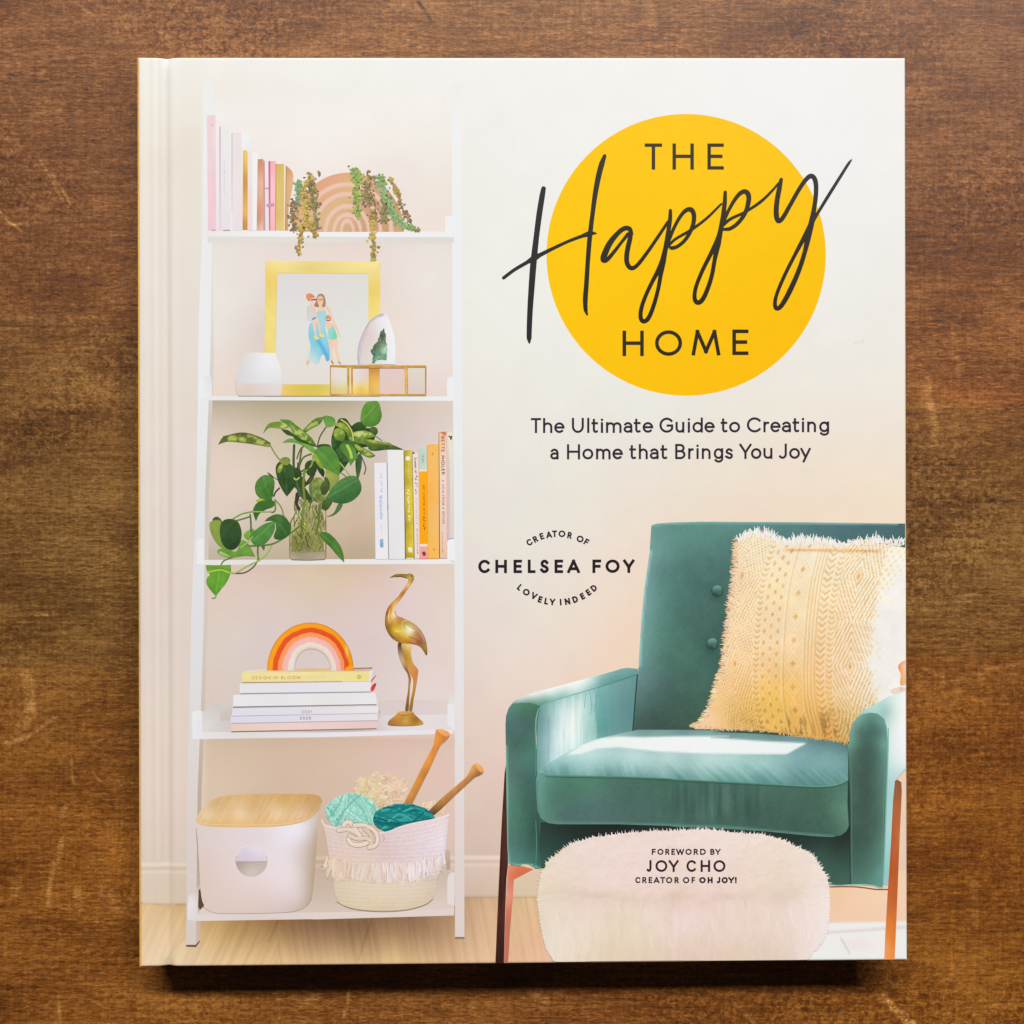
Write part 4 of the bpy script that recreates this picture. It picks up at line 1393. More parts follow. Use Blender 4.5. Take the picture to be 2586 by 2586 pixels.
def draw_small_vase(mb):
    ol = spl(C([(742, 1308, 1), (1045, 1312, 1), (1062, 1380), (1100, 1480), (1128, 1590), (1130, 1720), (1108, 1832, 1), (590, 1832, 1),
                (556, 1760), (556, 1640), (580, 1540), (625, 1420), (650, 1340)]))
    f = C.f((700, 1340, 226, 222, 220), (900, 1340, 240, 240, 242), (650, 1500, 224, 220, 222), (750, 1480, 230, 228, 232),
            (920, 1480, 236, 239, 245), (1060, 1540, 236, 236, 238), (700, 1640, 226, 222, 224), (1100, 1660, 232, 228, 230), soft=40)
    lo = C.f((620, 1720, 226, 214, 206), (700, 1760, 226, 206, 194), (860, 1740, 230, 216, 214), (1050, 1720, 230, 222, 220),
             (900, 1800, 226, 212, 206), soft=40)

    def fn(x, y):
        m = sstep(1672, 1684, C.inv(x, y)[1] - 4 * np.sin(x * .1))[:, None]
        c = f(x, y) * (1 - m) + lo(x, y) * m
        X, Y = C.inv(x, y)
        edge = np.minimum(X - 556, 1130 - X)
        c -= ((1 - sstep(0, 30, edge)) * 8)[:, None]
        return c
    mb.fill(ol, fn, 5)
    mb.stroke(C([(585, 1834), (1108, 1834)]), 1.6, flat(190, 176, 166))


printed("printed_vase", 3, "small white vase printed on the cover", draw=draw_small_vase)


def draw_geode(mb):
    ol = spl(D([(505, 1354, 1), (494, 1250), (518, 1080), (580, 930), (640, 830), (720, 765), (822, 735), (872, 795), (912, 900), (945, 1030),
                (962, 1200), (955, 1354, 1)]))
    f = D.f((560, 1300, 226, 218, 212), (560, 1100, 224, 212, 208), (650, 1000, 226, 208, 204), (700, 850, 232, 222, 224),
            (820, 780, 240, 238, 242), (880, 950, 242, 243, 246), (900, 1200, 240, 242, 246), (600, 1200, 226, 214, 206),
            (760, 900, 236, 230, 232), (600, 1330, 224, 220, 212), soft=40)
    edge = D([(505, 1354), (494, 1250), (518, 1080), (580, 930), (640, 830), (720, 765), (800, 742)])
    f = blend(f, line_mask(edge, 3, 6), (196, 180, 192))
    f = blend(f, line_mask(D([(520, 1250), (545, 1090), (600, 960)]), 3, 5), (214, 198, 206))
    mb.fill(ol, f, 4.5)


ge = printed("printed_geode", 3, "white geode slice with a green crystal heart printed on the cover", draw=draw_geode)


def draw_crystal(mb):
    ol = resample(D([(822, 912), (838, 985), (852, 1100), (858, 1200), (848, 1300), (780, 1300), (730, 1310), (705, 1345), (668, 1342),
                     (680, 1290), (688, 1240), (652, 1200), (690, 1140), (720, 1085), (745, 1060), (775, 965)]), 4)
    rnd = random.Random(4)
    ol = [(p[0] + rnd.uniform(-1.4, 1.4), p[1] + rnd.uniform(-1.4, 1.4)) for p in ol]
    f = D.f((800, 980, 74, 92, 74), (800, 1060, 86, 104, 84), (790, 1110, 146, 164, 140), (740, 1150, 78, 104, 80), (700, 1200, 76, 110, 88),
            (720, 1250, 70, 108, 84), (820, 1190, 150, 188, 164), (800, 1240, 136, 176, 150), (820, 1290, 78, 116, 92), (690, 1320, 84, 128, 98),
            (740, 1290, 112, 156, 126), soft=14)
    mb.fill(ol, plus(lambda x, y: f(x, y) + np.array([14, 16, 14.]), 22, 7, 7, 2), 2.2)


printed("crystal", 4, None, ge, draw_crystal)


def draw_glass_box(mb):
    gold = D.f((200, 1370, 190, 148, 60), (400, 1370, 206, 160, 78), (700, 1385, 206, 150, 74), (1000, 1375, 214, 160, 80),
               (1300, 1380, 206, 166, 84), (170, 1550, 178, 140, 86), (385, 1550, 190, 142, 62), (430, 1550, 202, 164, 84),
               (1090, 1550, 222, 172, 90), (1330, 1550, 190, 142, 96), (250, 1725, 206, 156, 80), (700, 1725, 222, 168, 84),
               (1200, 1725, 206, 150, 80), (400, 1700, 230, 190, 120), soft=25)
    gold = plus(gold, 14, 16, 16, 6)
    # what shows through the panes
    mb.fill(D([(172, 1388), (372, 1388), (372, 1715), (172, 1715)]), D.f((260, 1450, 232, 224, 220), (260, 1570, 232, 222, 216),
            (200, 1640, 226, 200, 140), (250, 1660, 230, 206, 140), (330, 1650, 228, 214, 146), soft=30), 5)
    mb.fill(D([(440, 1402), (640, 1402), (640, 1715), (440, 1715)]), D.f((520, 1450, 232, 218, 214), (600, 1500, 230, 208, 198),
            (500, 1560, 232, 220, 214), (480, 1640, 250, 222, 130), (540, 1660, 226, 186, 90), (590, 1650, 246, 214, 118),
            (600, 1590, 240, 216, 150), soft=22), 5)
    mb.fill(D([(634, 1402), (768, 1402), (772, 1715), (634, 1715)]), D.f((700, 1425, 202, 142, 66), (700, 1480, 228, 172, 84),
            (700, 1600, 238, 192, 102), (650, 1680, 226, 178, 90), (740, 1640, 240, 198, 108), soft=25), 5)
    mb.fill(D([(768, 1402), (1075, 1402), (1075, 1715), (772, 1715)]), D.f((860, 1500, 226, 206, 204), (1000, 1430, 232, 204, 206),
            (900, 1660, 236, 202, 192), (1000, 1600, 228, 208, 190), soft=40), 6)
    mb.fill(D([(1112, 1396), (1325, 1396), (1328, 1715), (1112, 1715)]), D.f((1200, 1500, 226, 218, 204), (1280, 1650, 224, 210, 198),
            (1150, 1650, 226, 206, 198), soft=40), 6)
    W1 = [(D([(165, 1362), (1330, 1366), (1332, 1392), (1080, 1392), (1075, 1402), (420, 1400), (170, 1388)]), 5),
          (D([(162, 1372), (172, 1372), (172, 1730), (162, 1730)]), 5),
          (D([(370, 1385), (396, 1385), (400, 1730), (372, 1730)]), 4),
          (D([(418, 1390), (440, 1400), (444, 1730), (420, 1730)]), 4),
          (D([(1070, 1380), (1112, 1375), (1114, 1732), (1076, 1732)]), 4),
          (D([(1324, 1370), (1338, 1376), (1336, 1735), (1324, 1735)]), 4),
          (D([(162, 1714), (1336, 1714), (1334, 1738), (180, 1740)]), 5)]
    for ol, st in W1:
        mb.fill(ol, gold, st)
    mb.quad(D([(397, 1395), (418, 1395), (420, 1712), (400, 1712)]), flat(242, 218, 178), 1, 4)
    mb.stroke(D([(1088, 1390), (1092, 1720)]), 1.6, flat(244, 206, 132))
    mb.stroke(D([(440, 1402), (1070, 1402)]), 1.4, flat(150, 104, 56))
    mb.stroke(D([(1325, 1400), (1326, 1712)]), 1.4, flat(150, 106, 80))


printed("printed_glass_box", 4, "gold edged glass box printed on the cover", draw=draw_glass_box)

# ------------------------------------------------------------------ trailing pothos in a glass vase
def draw_pot_glass(mb):
    ol = E([(864, 1180), (870, 1060), (880, 930), (1195, 930), (1192, 1480), (1180, 1515), (880, 1515), (864, 1490)])
    f = E.f((900, 980, 212, 200, 182), (1000, 960, 196, 186, 150), (1170, 1000, 190, 180, 140), (880, 1150, 214, 200, 176),
            (900, 1250, 176, 164, 100), (1180, 1250, 186, 172, 116), (900, 1400, 128, 130, 66), (1000, 1400, 112, 116, 58),
            (1120, 1400, 144, 146, 76), (1150, 1330, 160, 158, 80), (1170, 1430, 158, 148, 96), (900, 1470, 182, 166, 146),
            (1030, 1475, 196, 182, 168), (1150, 1475, 186, 172, 154), (1030, 1505, 150, 132, 110), (1180, 1180, 190, 176, 126), soft=30)
    mb.fill(ol, f, 5)
    # roots and stems under water
    rnd = random.Random(3)
    pal = [(132, 134, 66), (100, 108, 52), (84, 92, 46), (138, 136, 78), (146, 140, 94), (116, 122, 60), (156, 150, 106)]
    for i in range(150):
        x0 = rnd.uniform(900, 1170)
        y0 = rnd.uniform(960, 1380)
        if y0 > 1250:
            x0 = rnd.uniform(885, 1170)
        dx, ln = rnd.uniform(-60, 60), rnd.uniform(50, 130)
        p = [(x0, y0), (x0 + dx * .6 + rnd.uniform(-14, 14), y0 + ln * .5), (x0 + dx, min(y0 + ln, 1438))]
        p = [(min(max(a, 874), 1186), b) for a, b in p]
        mb.stroke(E(p), rnd.uniform(1.2, 3.8), flat(*rnd.choice(pal)), cap='butt')
    mb.fill(spl(E([(1060, 790), (1150, 778), (1200, 870), (1190, 960), (1140, 1000), (1080, 980), (1040, 900)])),
            plus(E.f((1100, 850, 128, 146, 76), (1160, 900, 150, 164, 92), (1070, 950, 96, 116, 56)), 26, 5, 9, 5), 3)
    mb.stroke(E([(880, 1440), (1000, 1446), (1188, 1436)]), 2.4, flat(146, 136, 98))
    for p, w, c in ([(866, 1180), (864, 1490), (884, 1516)], 1.4, (132, 118, 92)), ([(1192, 1060), (1192, 1480), (1180, 1514)], 1.8, (124, 112, 92)), \
            ([(880, 1516), (1030, 1520), (1182, 1514)], 2.0, (120, 100, 80)), ([(1178, 1070), (1178, 1430)], 1.4, (220, 208, 180)), \
            ([(878, 1190), (876, 1420)], 1.2, (206, 196, 160)), ([(900, 1180), (896, 1290)], 1.2, (226, 214, 196)):
        mb.stroke(E(p), w, flat(*c))
    mb.fill(spl(E([(975, 1180), (1000, 1170), (1005, 1220), (990, 1240), (976, 1215)])), flat(196, 204, 90), 4)


pot = printed("printed_plant", 4, "leafy green trailing plant in a glass vase printed on the cover", draw=draw_pot_glass)


def leaf(mb, pts, c0, c1, vein=None, var=None, step=4.5, seed=1, amt=16):
    """one printed leaf; c0 -> c1 from base to far edge, vein = midrib points, var = variegation colour"""
    ol = spl(E(pts), n=6)
    xs = np.array([p[0] for p in ol])
    ys = np.array([p[1] for p in ol])
    x0, x1, y0, y1 = xs.min(), xs.max(), ys.min(), ys.max()
    c0, c1 = np.array(c0, float), np.array(c1, float)

    def fn(x, y):
        t = sstep(0, 1, (y - y0) / (y1 - y0 + 1e-6) * .7 + (x - x0) / (x1 - x0 + 1e-6) * .3)[:, None]
        c = (c0 * (1 - t) + c1 * t) * np.array([1.0, .955, .86])
        c = c + (amt * .55 * fbm(x, y, 16, 16, seed))[:, None] * np.array([.8, 1, .6])
        if var is not None:
            m = sstep(-.12, .32, fbm(x, y, 15, 9, seed + 5))
            d = seg_dist(x, y, ol + [ol[0]])
            m = m * sstep(1.0, 4.5, d)
            c = c * (1 - m[:, None]) + np.array(var, float) * m[:, None]
        if vein is not None:
            vp = E(vein)
            d = seg_dist(x, y, vp)
            c = c + (np.exp(-(d / 2.2) ** 2) * 20 - np.exp(-((d - 5) / 3.5) ** 2) * 7)[:, None] * np.array([1, 1, .7])
        d = seg_dist(x, y, ol + [ol[0]])
        c = c - (5 * np.exp(-(d / 1.5) ** 2))[:, None] + (3 * noise(x, y, 3, 3, seed + 2))[:, None]
        return c
    mb.fill(ol, fn, step)


def draw_foliage(mb):
    G1, G2, DK, LT, DD = (104, 156, 80), (74, 126, 56), (54, 88, 50), (132, 176, 92), (40, 70, 38)
    YG = (196, 206, 96)

    def st(p, w, c):
        mb.stroke(E(p), w, flat(*c))
    # stems at the back
    st([(905, 480), (900, 650), (915, 800)], 6, (62, 92, 48))
    st([(975, 500), (960, 600), (950, 690)], 4.5, (86, 104, 58))
    st([(1060, 560), (990, 590), (955, 660)], 3.6, (92, 98, 60))
    st([(930, 600), (960, 520), (990, 490)], 3.4, (110, 100, 62))
    st([(1190, 320), (1140, 400), (1112, 495)], 3.2, (92, 92, 62))
    st([(690, 482), (735, 560), (778, 615)], 3.2, (142, 148, 80))
    st([(940, 640), (945, 720), (1000, 700), (1050, 690)], 3.6, (70, 84, 46))
    st([(1000, 700), (988, 850), (1000, 990), (980, 1100), (985, 1200)], 6, (118, 136, 62))
    st([(1060, 760), (1000, 850), (970, 900), (940, 960), (930, 1010)], 5, (66, 60, 44))
    st([(1090, 740), (1040, 820), (980, 850)], 4, (60, 66, 40))
    st([(925, 810), (960, 920), (1010, 980), (1060, 990)], 6, (70, 100, 62))
    st([(930, 920), (925, 1000), (950, 1060)], 7, (64, 56, 46))
    st([(1020, 980), (1030, 1100), (1020, 1260)], 5, (150, 160, 80))
    st([(1140, 1020), (1130, 1150), (1100, 1280)], 5, (100, 120, 56))
    st([(1330, 730), (1385, 772)], 2.4, (130, 116, 86))
    st([(1500, 555), (1530, 620), (1552, 690), (1537, 742)], 2.8, (92, 92, 84))
    leaf(mb, [(1190, 690, 1), (1260, 720), (1312, 760), (1290, 840), (1240, 885), (1190, 880)], (158, 176, 96), (142, 164, 88), seed=2)
    leaf(mb, [(1085, 610, 1), (1150, 670), (1180, 720), (1170, 775, 1), (1120, 710)], (52, 84, 44), (40, 66, 36), seed=3)
    leaf(mb, [(1180, 770), (1215, 790), (1222, 860), (1190, 830)], (84, 110, 56), (70, 94, 48), seed=30)
    leaf(mb, [(1320, 560), (1400, 590), (1365, 680), (1310, 745, 1)], (62, 96, 52), (48, 82, 44), seed=4)
    leaf(mb, [(1460, 620), (1500, 560), (1516, 640), (1490, 770), (1472, 800, 1)], (62, 92, 56), (74, 110, 66), seed=5)
    # dark inner leaves
    leaf(mb, [(900, 800), (960, 760), (1010, 800), (990, 860), (930, 880)], (58, 84, 46), (48, 72, 40), seed=61)
    leaf(mb, [(1010, 640), (1080, 620), (1110, 700), (1060, 760), (1010, 720)], (60, 92, 50), (46, 74, 40), seed=62)
    leaf(mb, [(930, 880), (990, 860), (1040, 920), (1060, 985), (980, 960)], (62, 88, 50), (50, 76, 42), seed=63)
    leaf(mb, [(1150, 830), (1200, 800), (1225, 860), (1180, 930), (1145, 900)], (84, 108, 58), (66, 92, 50), seed=64)
    leaf(mb, [(1240, 520), (1300, 500), (1360, 560), (1330, 640), (1270, 600)], (56, 90, 48), (44, 74, 40), seed=65)
    # upper left leaves
    leaf(mb, [(785, 335, 1), (850, 345), (910, 390), (975, 445, 1), (890, 400), (840, 385)], (56, 88, 46), (62, 96, 50), seed=6)
    leaf(mb, [(622, 376, 1), (668, 292), (750, 268), (830, 278), (880, 308, 1), (810, 330), (740, 324), (680, 322)], (112, 150, 66), (132, 166, 72),
         None, (206, 214, 120), seed=7)
    leaf(mb, [(772, 248, 1), (862, 254), (925, 300), (990, 350), (1060, 410), (1112, 492, 1), (1030, 470), (950, 430), (900, 380), (862, 312)],
         (98, 146, 70), (84, 128, 58), None, (178, 196, 96), seed=8)
    leaf(mb, [(900, 390), (960, 420), (1060, 470), (1110, 495), (1020, 470), (930, 440)], (56, 88, 44), (60, 92, 48), seed=9)
    leaf(mb, [(982, 346, 1), (1040, 285), (1100, 238), (1172, 224, 1), (1140, 285), (1060, 330), (1000, 366)], (98, 136, 66), (84, 120, 58), None,
         (176, 190, 96), seed=10)
    leaf(mb, [(1168, 222), (1205, 214), (1266, 236), (1276, 285), (1240, 312), (1196, 318, 1), (1180, 280)], (98, 154, 84), (110, 164, 84), seed=11)
    leaf(mb, [(218, 474, 1), (262, 408), (330, 386), (440, 368), (500, 374), (590, 410), (650, 436), (690, 465), (688, 492), (600, 482), (500, 466),
              (400, 454), (300, 448)], (88, 112, 56), (110, 128, 62), None, (182, 190, 92), seed=12)
    st([(262, 404), (440, 369), (590, 408), (690, 462)], 2.2, (92, 92, 52))
    # dense cluster at the right
    leaf(mb, [(1250, 380), (1310, 250), (1370, 240), (1430, 310), (1520, 320), (1640, 345), (1640, 390), (1600, 480), (1500, 510), (1470, 570),
              (1420, 560), (1390, 640), (1330, 640), (1290, 560), (1245, 490)], DD, (44, 74, 38), None, (66, 104, 52), seed=13)
    leaf(mb, [(1420, 310, 1), (1470, 275), (1540, 270), (1560, 310), (1500, 345)], (62, 100, 54), (52, 88, 46), seed=14)
    leaf(mb, [(1502, 255, 1), (1515, 165), (1555, 95), (1590, 84), (1660, 86), (1690, 165), (1696, 220), (1665, 285), (1600, 312), (1540, 300)],
         (108, 164, 76), (82, 138, 60), [(1640, 120), (1570, 200), (1500, 265)], None, seed=15)
    leaf(mb, [(1590, 325), (1640, 318), (1662, 355), (1640, 388), (1600, 372)], (84, 120, 62), (50, 84, 44), seed=16)
    leaf(mb, [(1450, 430), (1560, 425), (1700, 450), (1800, 480), (1896, 521, 1), (1760, 518), (1600, 528), (1560, 482)], (134, 162, 74), (48, 78, 42),
         None, (88, 126, 58), seed=17)
    leaf(mb, [(1560, 432), (1680, 446), (1790, 476), (1700, 470), (1600, 458)], (170, 186, 84), (120, 150, 64), None, (206, 212, 110), seed=18)
    leaf(mb, [(1430, 380), (1500, 350), (1590, 362), (1645, 400, 1), (1560, 420), (1480, 412)], (150, 178, 84), (110, 150, 66), None, (206, 214, 130),
         seed=19)
    leaf(mb, [(1450, 470), (1520, 500), (1600, 540), (1640, 577, 1), (1590, 592), (1530, 570), (1470, 520)], (96, 136, 62), (88, 128, 56), None,
         (182, 196, 84), seed=20)
    leaf(mb, [(1265, 350), (1310, 326), (1362, 366), (1358, 430), (1310, 440), (1270, 410)], (146, 176, 76), (92, 134, 60), None, (190, 204, 90),
         seed=21)
    leaf(mb, [(1255, 292, 1), (1330, 276), (1400, 320), (1440, 400), (1420, 450), (1370, 360), (1310, 320)], (150, 174, 80), (92, 130, 58),
         None, (176, 192, 92), seed=22)
    leaf(mb, [(1300, 262), (1340, 236), (1400, 290), (1440, 380), (1448, 450, 1), (1400, 340), (1350, 280)], (62, 100, 48), (78, 116, 56), None, None,
         seed=23)
    st([(1330, 250), (1385, 290), (1430, 370), (1440, 440)], 3.6, (196, 204, 96))
    leaf(mb, [(1320, 480), (1400, 468), (1450, 510), (1480, 592, 1), (1440, 630), (1415, 668, 1), (1388, 600), (1340, 545)], (86, 136, 68),
         (98, 150, 78), None, None, seed=24)
    st([(1385, 485), (1412, 540), (1425, 600)], 6.5, (186, 210, 82))
    st([(1370, 420), (1300, 470), (1250, 500)], 2.6, (150, 170, 90))
    st([(1470, 340), (1590, 365), (1650, 405), (1700, 440)], 2.2, (120, 130, 76))
    st([(1590, 470), (1580, 510)], 4, (110, 146, 64))
    # middle leaves
    leaf(mb, [(1110, 495), (1160, 470), (1240, 492), (1180, 510)], (56, 88, 42), (62, 96, 46), seed=25)
    leaf(mb, [(800, 456, 1), (850, 424), (930, 424), (1010, 450), (1080, 500), (1135, 575, 1), (1060, 540), (980, 482), (900, 456)], (116, 174, 92),
         (120, 176, 84), None, None, seed=26)
    leaf(mb, [(1078, 592, 1), (1100, 520), (1180, 488), (1250, 502), (1300, 570), (1322, 650), (1312, 758, 1), (1250, 722), (1170, 682), (1110, 640)],
         (92, 152, 74), (88, 146, 62), [(1110, 520), (1200, 610), (1305, 745)], None, seed=27)
    leaf(mb, [(1082, 560), (1130, 610), (1165, 690), (1110, 645)], (150, 182, 76), (140, 174, 70), None, (196, 206, 96), seed=28)
    st([(1320, 640), (1360, 690), (1405, 752)], 3, (164, 190, 100))
    st([(1075, 570), (1062, 660), (1000, 720), (930, 780), (905, 790)], 3.6, (150, 168, 84))
    st([(1045, 560), (1020, 570)], 3, (120, 140, 70))
    leaf(mb, [(738, 690), (758, 640), (800, 620), (860, 640), (905, 700), (918, 830), (882, 892), (838, 944, 1), (790, 870), (755, 790)],
         (60, 96, 54), (46, 80, 48), [(800, 640), (840, 780), (838, 935)], None, seed=31)
    leaf(mb, [(752, 720), (772, 664), (800, 650), (800, 690), (775, 730)], (176, 190, 84), (120, 146, 66), None, (200, 208, 100), seed=32)
    leaf(mb, [(775, 625), (800, 592), (850, 592), (872, 622), (840, 660), (800, 650)], (120, 146, 78), (150, 168, 86), None, None, seed=33)
    leaf(mb, [(910, 690), (950, 690), (972, 740), (945, 790), (915, 770)], (50, 78, 44), (42, 68, 40), seed=34)
    st([(905, 780), (925, 792), (950, 775)], 4, (176, 190, 92))
    # right lower leaves
    leaf(mb, [(1150, 1052, 1), (1172, 978), (1245, 985), (1232, 1030), (1192, 1068)], (78, 112, 58), (60, 92, 48), seed=35)
    leaf(mb, [(1195, 1128, 1), (1262, 1092), (1305, 1010), (1342, 1002), (1322, 1062), (1262, 1112)], (76, 116, 70), (82, 124, 72), seed=36)
    leaf(mb, [(1186, 962, 1), (1232, 890), (1312, 800), (1400, 760), (1470, 766), (1511, 840), (1502, 910), (1432, 980), (1350, 1006), (1268, 996)],
         (92, 150, 92), (54, 104, 58), [(1195, 960), (1330, 880), (1470, 800)], None, seed=37)
    leaf(mb, [(1440, 830), (1465, 808), (1500, 840), (1480, 880), (1450, 860)], (112, 166, 130), (88, 142, 98), seed=38)
    leaf(mb, [(1140, 1284), (1190, 1264), (1260, 1310), (1322, 1390), (1350, 1470), (1358, 1542, 1), (1300, 1482), (1230, 1400), (1170, 1342)],
         (74, 126, 60), (84, 138, 64), [(1150, 1290), (1250, 1370), (1350, 1520)], None, seed=39)
    # left trailing part
    st([(720, 940), (740, 900), (772, 868)], 4, (70, 66, 54))
    st([(668, 730), (720, 770), (770, 800)], 2.4, (112, 132, 74))
    leaf(mb, [(660, 722, 1), (690, 740), (720, 775), (690, 765)], (66, 100, 58), (70, 104, 60), seed=40)
    leaf(mb, [(550, 870), (570, 800), (630, 752), (690, 760), (726, 800), (720, 900), (702, 982, 1), (630, 976), (572, 935)], (92, 150, 78),
         (70, 124, 58), [(700, 960), (650, 860), (630, 770)], None, seed=41)
    leaf(mb, [(562, 985), (600, 962), (660, 980), (700, 985), (640, 1000)], (170, 196, 76), (150, 182, 66), seed=42)
    leaf(mb, [(534, 1062), (570, 1002), (640, 978), (715, 982), (722, 1030), (650, 1062), (592, 1100), (560, 1168, 1), (540, 1112)], (70, 118, 58),
         (60, 106, 52), None, None, seed=43)
    st([(730, 970), (785, 1035), (812, 1120)], 3.4, (124, 150, 70))
    st([(730, 985), (735, 1060), (715, 1085), (690, 1080)], 4, (104, 136, 70))
    st([(525, 1080), (620, 1082), (700, 1080)], 3.4, (150, 184, 92))
    st([(350, 1146), (430, 1102), (525, 1080)], 3.4, (130, 164, 76))
    st([(378, 1162), (440, 1146), (510, 1122)], 3.4, (112, 118, 66))
    leaf(mb, [(638, 1165, 1), (670, 1135), (742, 1104), (812, 1120), (862, 1180), (876, 1250), (832, 1312), (760, 1332), (722, 1312), (742, 1232),
              (722, 1170)], (74, 124, 64), (54, 100, 52), [(690, 1160), (780, 1200), (840, 1290)], None, seed=44)
    st([(812, 1120), (798, 1180)], 2.6, (140, 172, 90))
    leaf(mb, [(450, 1292), (490, 1250), (540, 1240), (525, 1330), (482, 1334)], (132, 180, 80), (112, 162, 66), seed=45)
    leaf(mb, [(510, 1290), (560, 1242), (640, 1190), (726, 1166, 1), (732, 1230), (702, 1300), (640, 1372), (570, 1392), (520, 1352)], (88, 150, 84),
         (74, 136, 66), [(530, 1350), (620, 1270), (715, 1180)], None, seed=46)
    st([(508, 1108), (514, 1180), (516, 1262)], 4.2, (72, 116, 58))
    leaf(mb, [(168, 1160), (206, 1126), (252, 1165), (235, 1190)], (70, 98, 54), (80, 108, 56), seed=47)
    leaf(mb, [(144, 1180), (200, 1158), (242, 1170), (236, 1250), (250, 1340), (296, 1416), (230, 1392), (170, 1312), (145, 1240)], (140, 166, 84),
         (124, 160, 72), None, None, seed=48)
    leaf(mb, [(212, 1432), (300, 1415), (380, 1440), (428, 1340), (490, 1370), (552, 1486, 1), (460, 1480), (330, 1496), (250, 1480)], (118, 170, 84),
         (104, 162, 68), None, None, seed=49)
    leaf(mb, [(226, 1445), (270, 1452), (310, 1470), (330, 1490), (260, 1482)], (176, 206, 150), (150, 190, 120), seed=50)
    leaf(mb, [(234, 1230), (260, 1166), (320, 1146), (390, 1165), (426, 1240), (426, 1330), (390, 1402), (340, 1426), (280, 1402), (245, 1340)],
         (58, 92, 54), (44, 74, 44), None, None, seed=51)
    st([(420, 1405), (470, 1370), (530, 1310)], 3.2, (156, 192, 96))
    st([(500, 1390), (620, 1386), (720, 1368), (820, 1312), (955, 1212)], 4.0, (96, 124, 56))
    st([(580, 1370), (576, 1440), (582, 1500)], 4.2, (72, 120, 60))
    leaf(mb, [(610, 1388), (640, 1398), (632, 1432, 1)], (76, 110, 60), (80, 110, 60), seed=52)
    st([(702, 1390), (650, 1470), (582, 1524), (480, 1572), (375, 1634), (325, 1632)], 3.6, (160, 190, 92))
    st([(586, 1470), (598, 1510)], 3.4, (176, 190, 106))
    st([(582, 1505), (545, 1572), (462, 1630), (365, 1640)], 3.2, (96, 88, 54))
    st([(345, 1496), (268, 1526), (246, 1558)], 3.4, (112, 128, 64))
    leaf(mb, [(108, 1562, 1), (200, 1566), (332, 1560, 1), (333, 1630), (292, 1722), (245, 1782), (198, 1842, 1), (158, 1802), (114, 1730), (116, 1682),
              (142, 1650), (116, 1612)], (112, 170, 66), (96, 170, 60), [(230, 1600), (215, 1720), (198, 1835)], None, seed=53)
    st([(128, 1626), (240, 1608), (330, 1636)], 3.4, (180, 206, 84))
    st([(200, 1838), (190, 1860), (165, 1862)], 3.0, (124, 160, 80))


printed("foliage", 5, None, pot, draw_foliage)


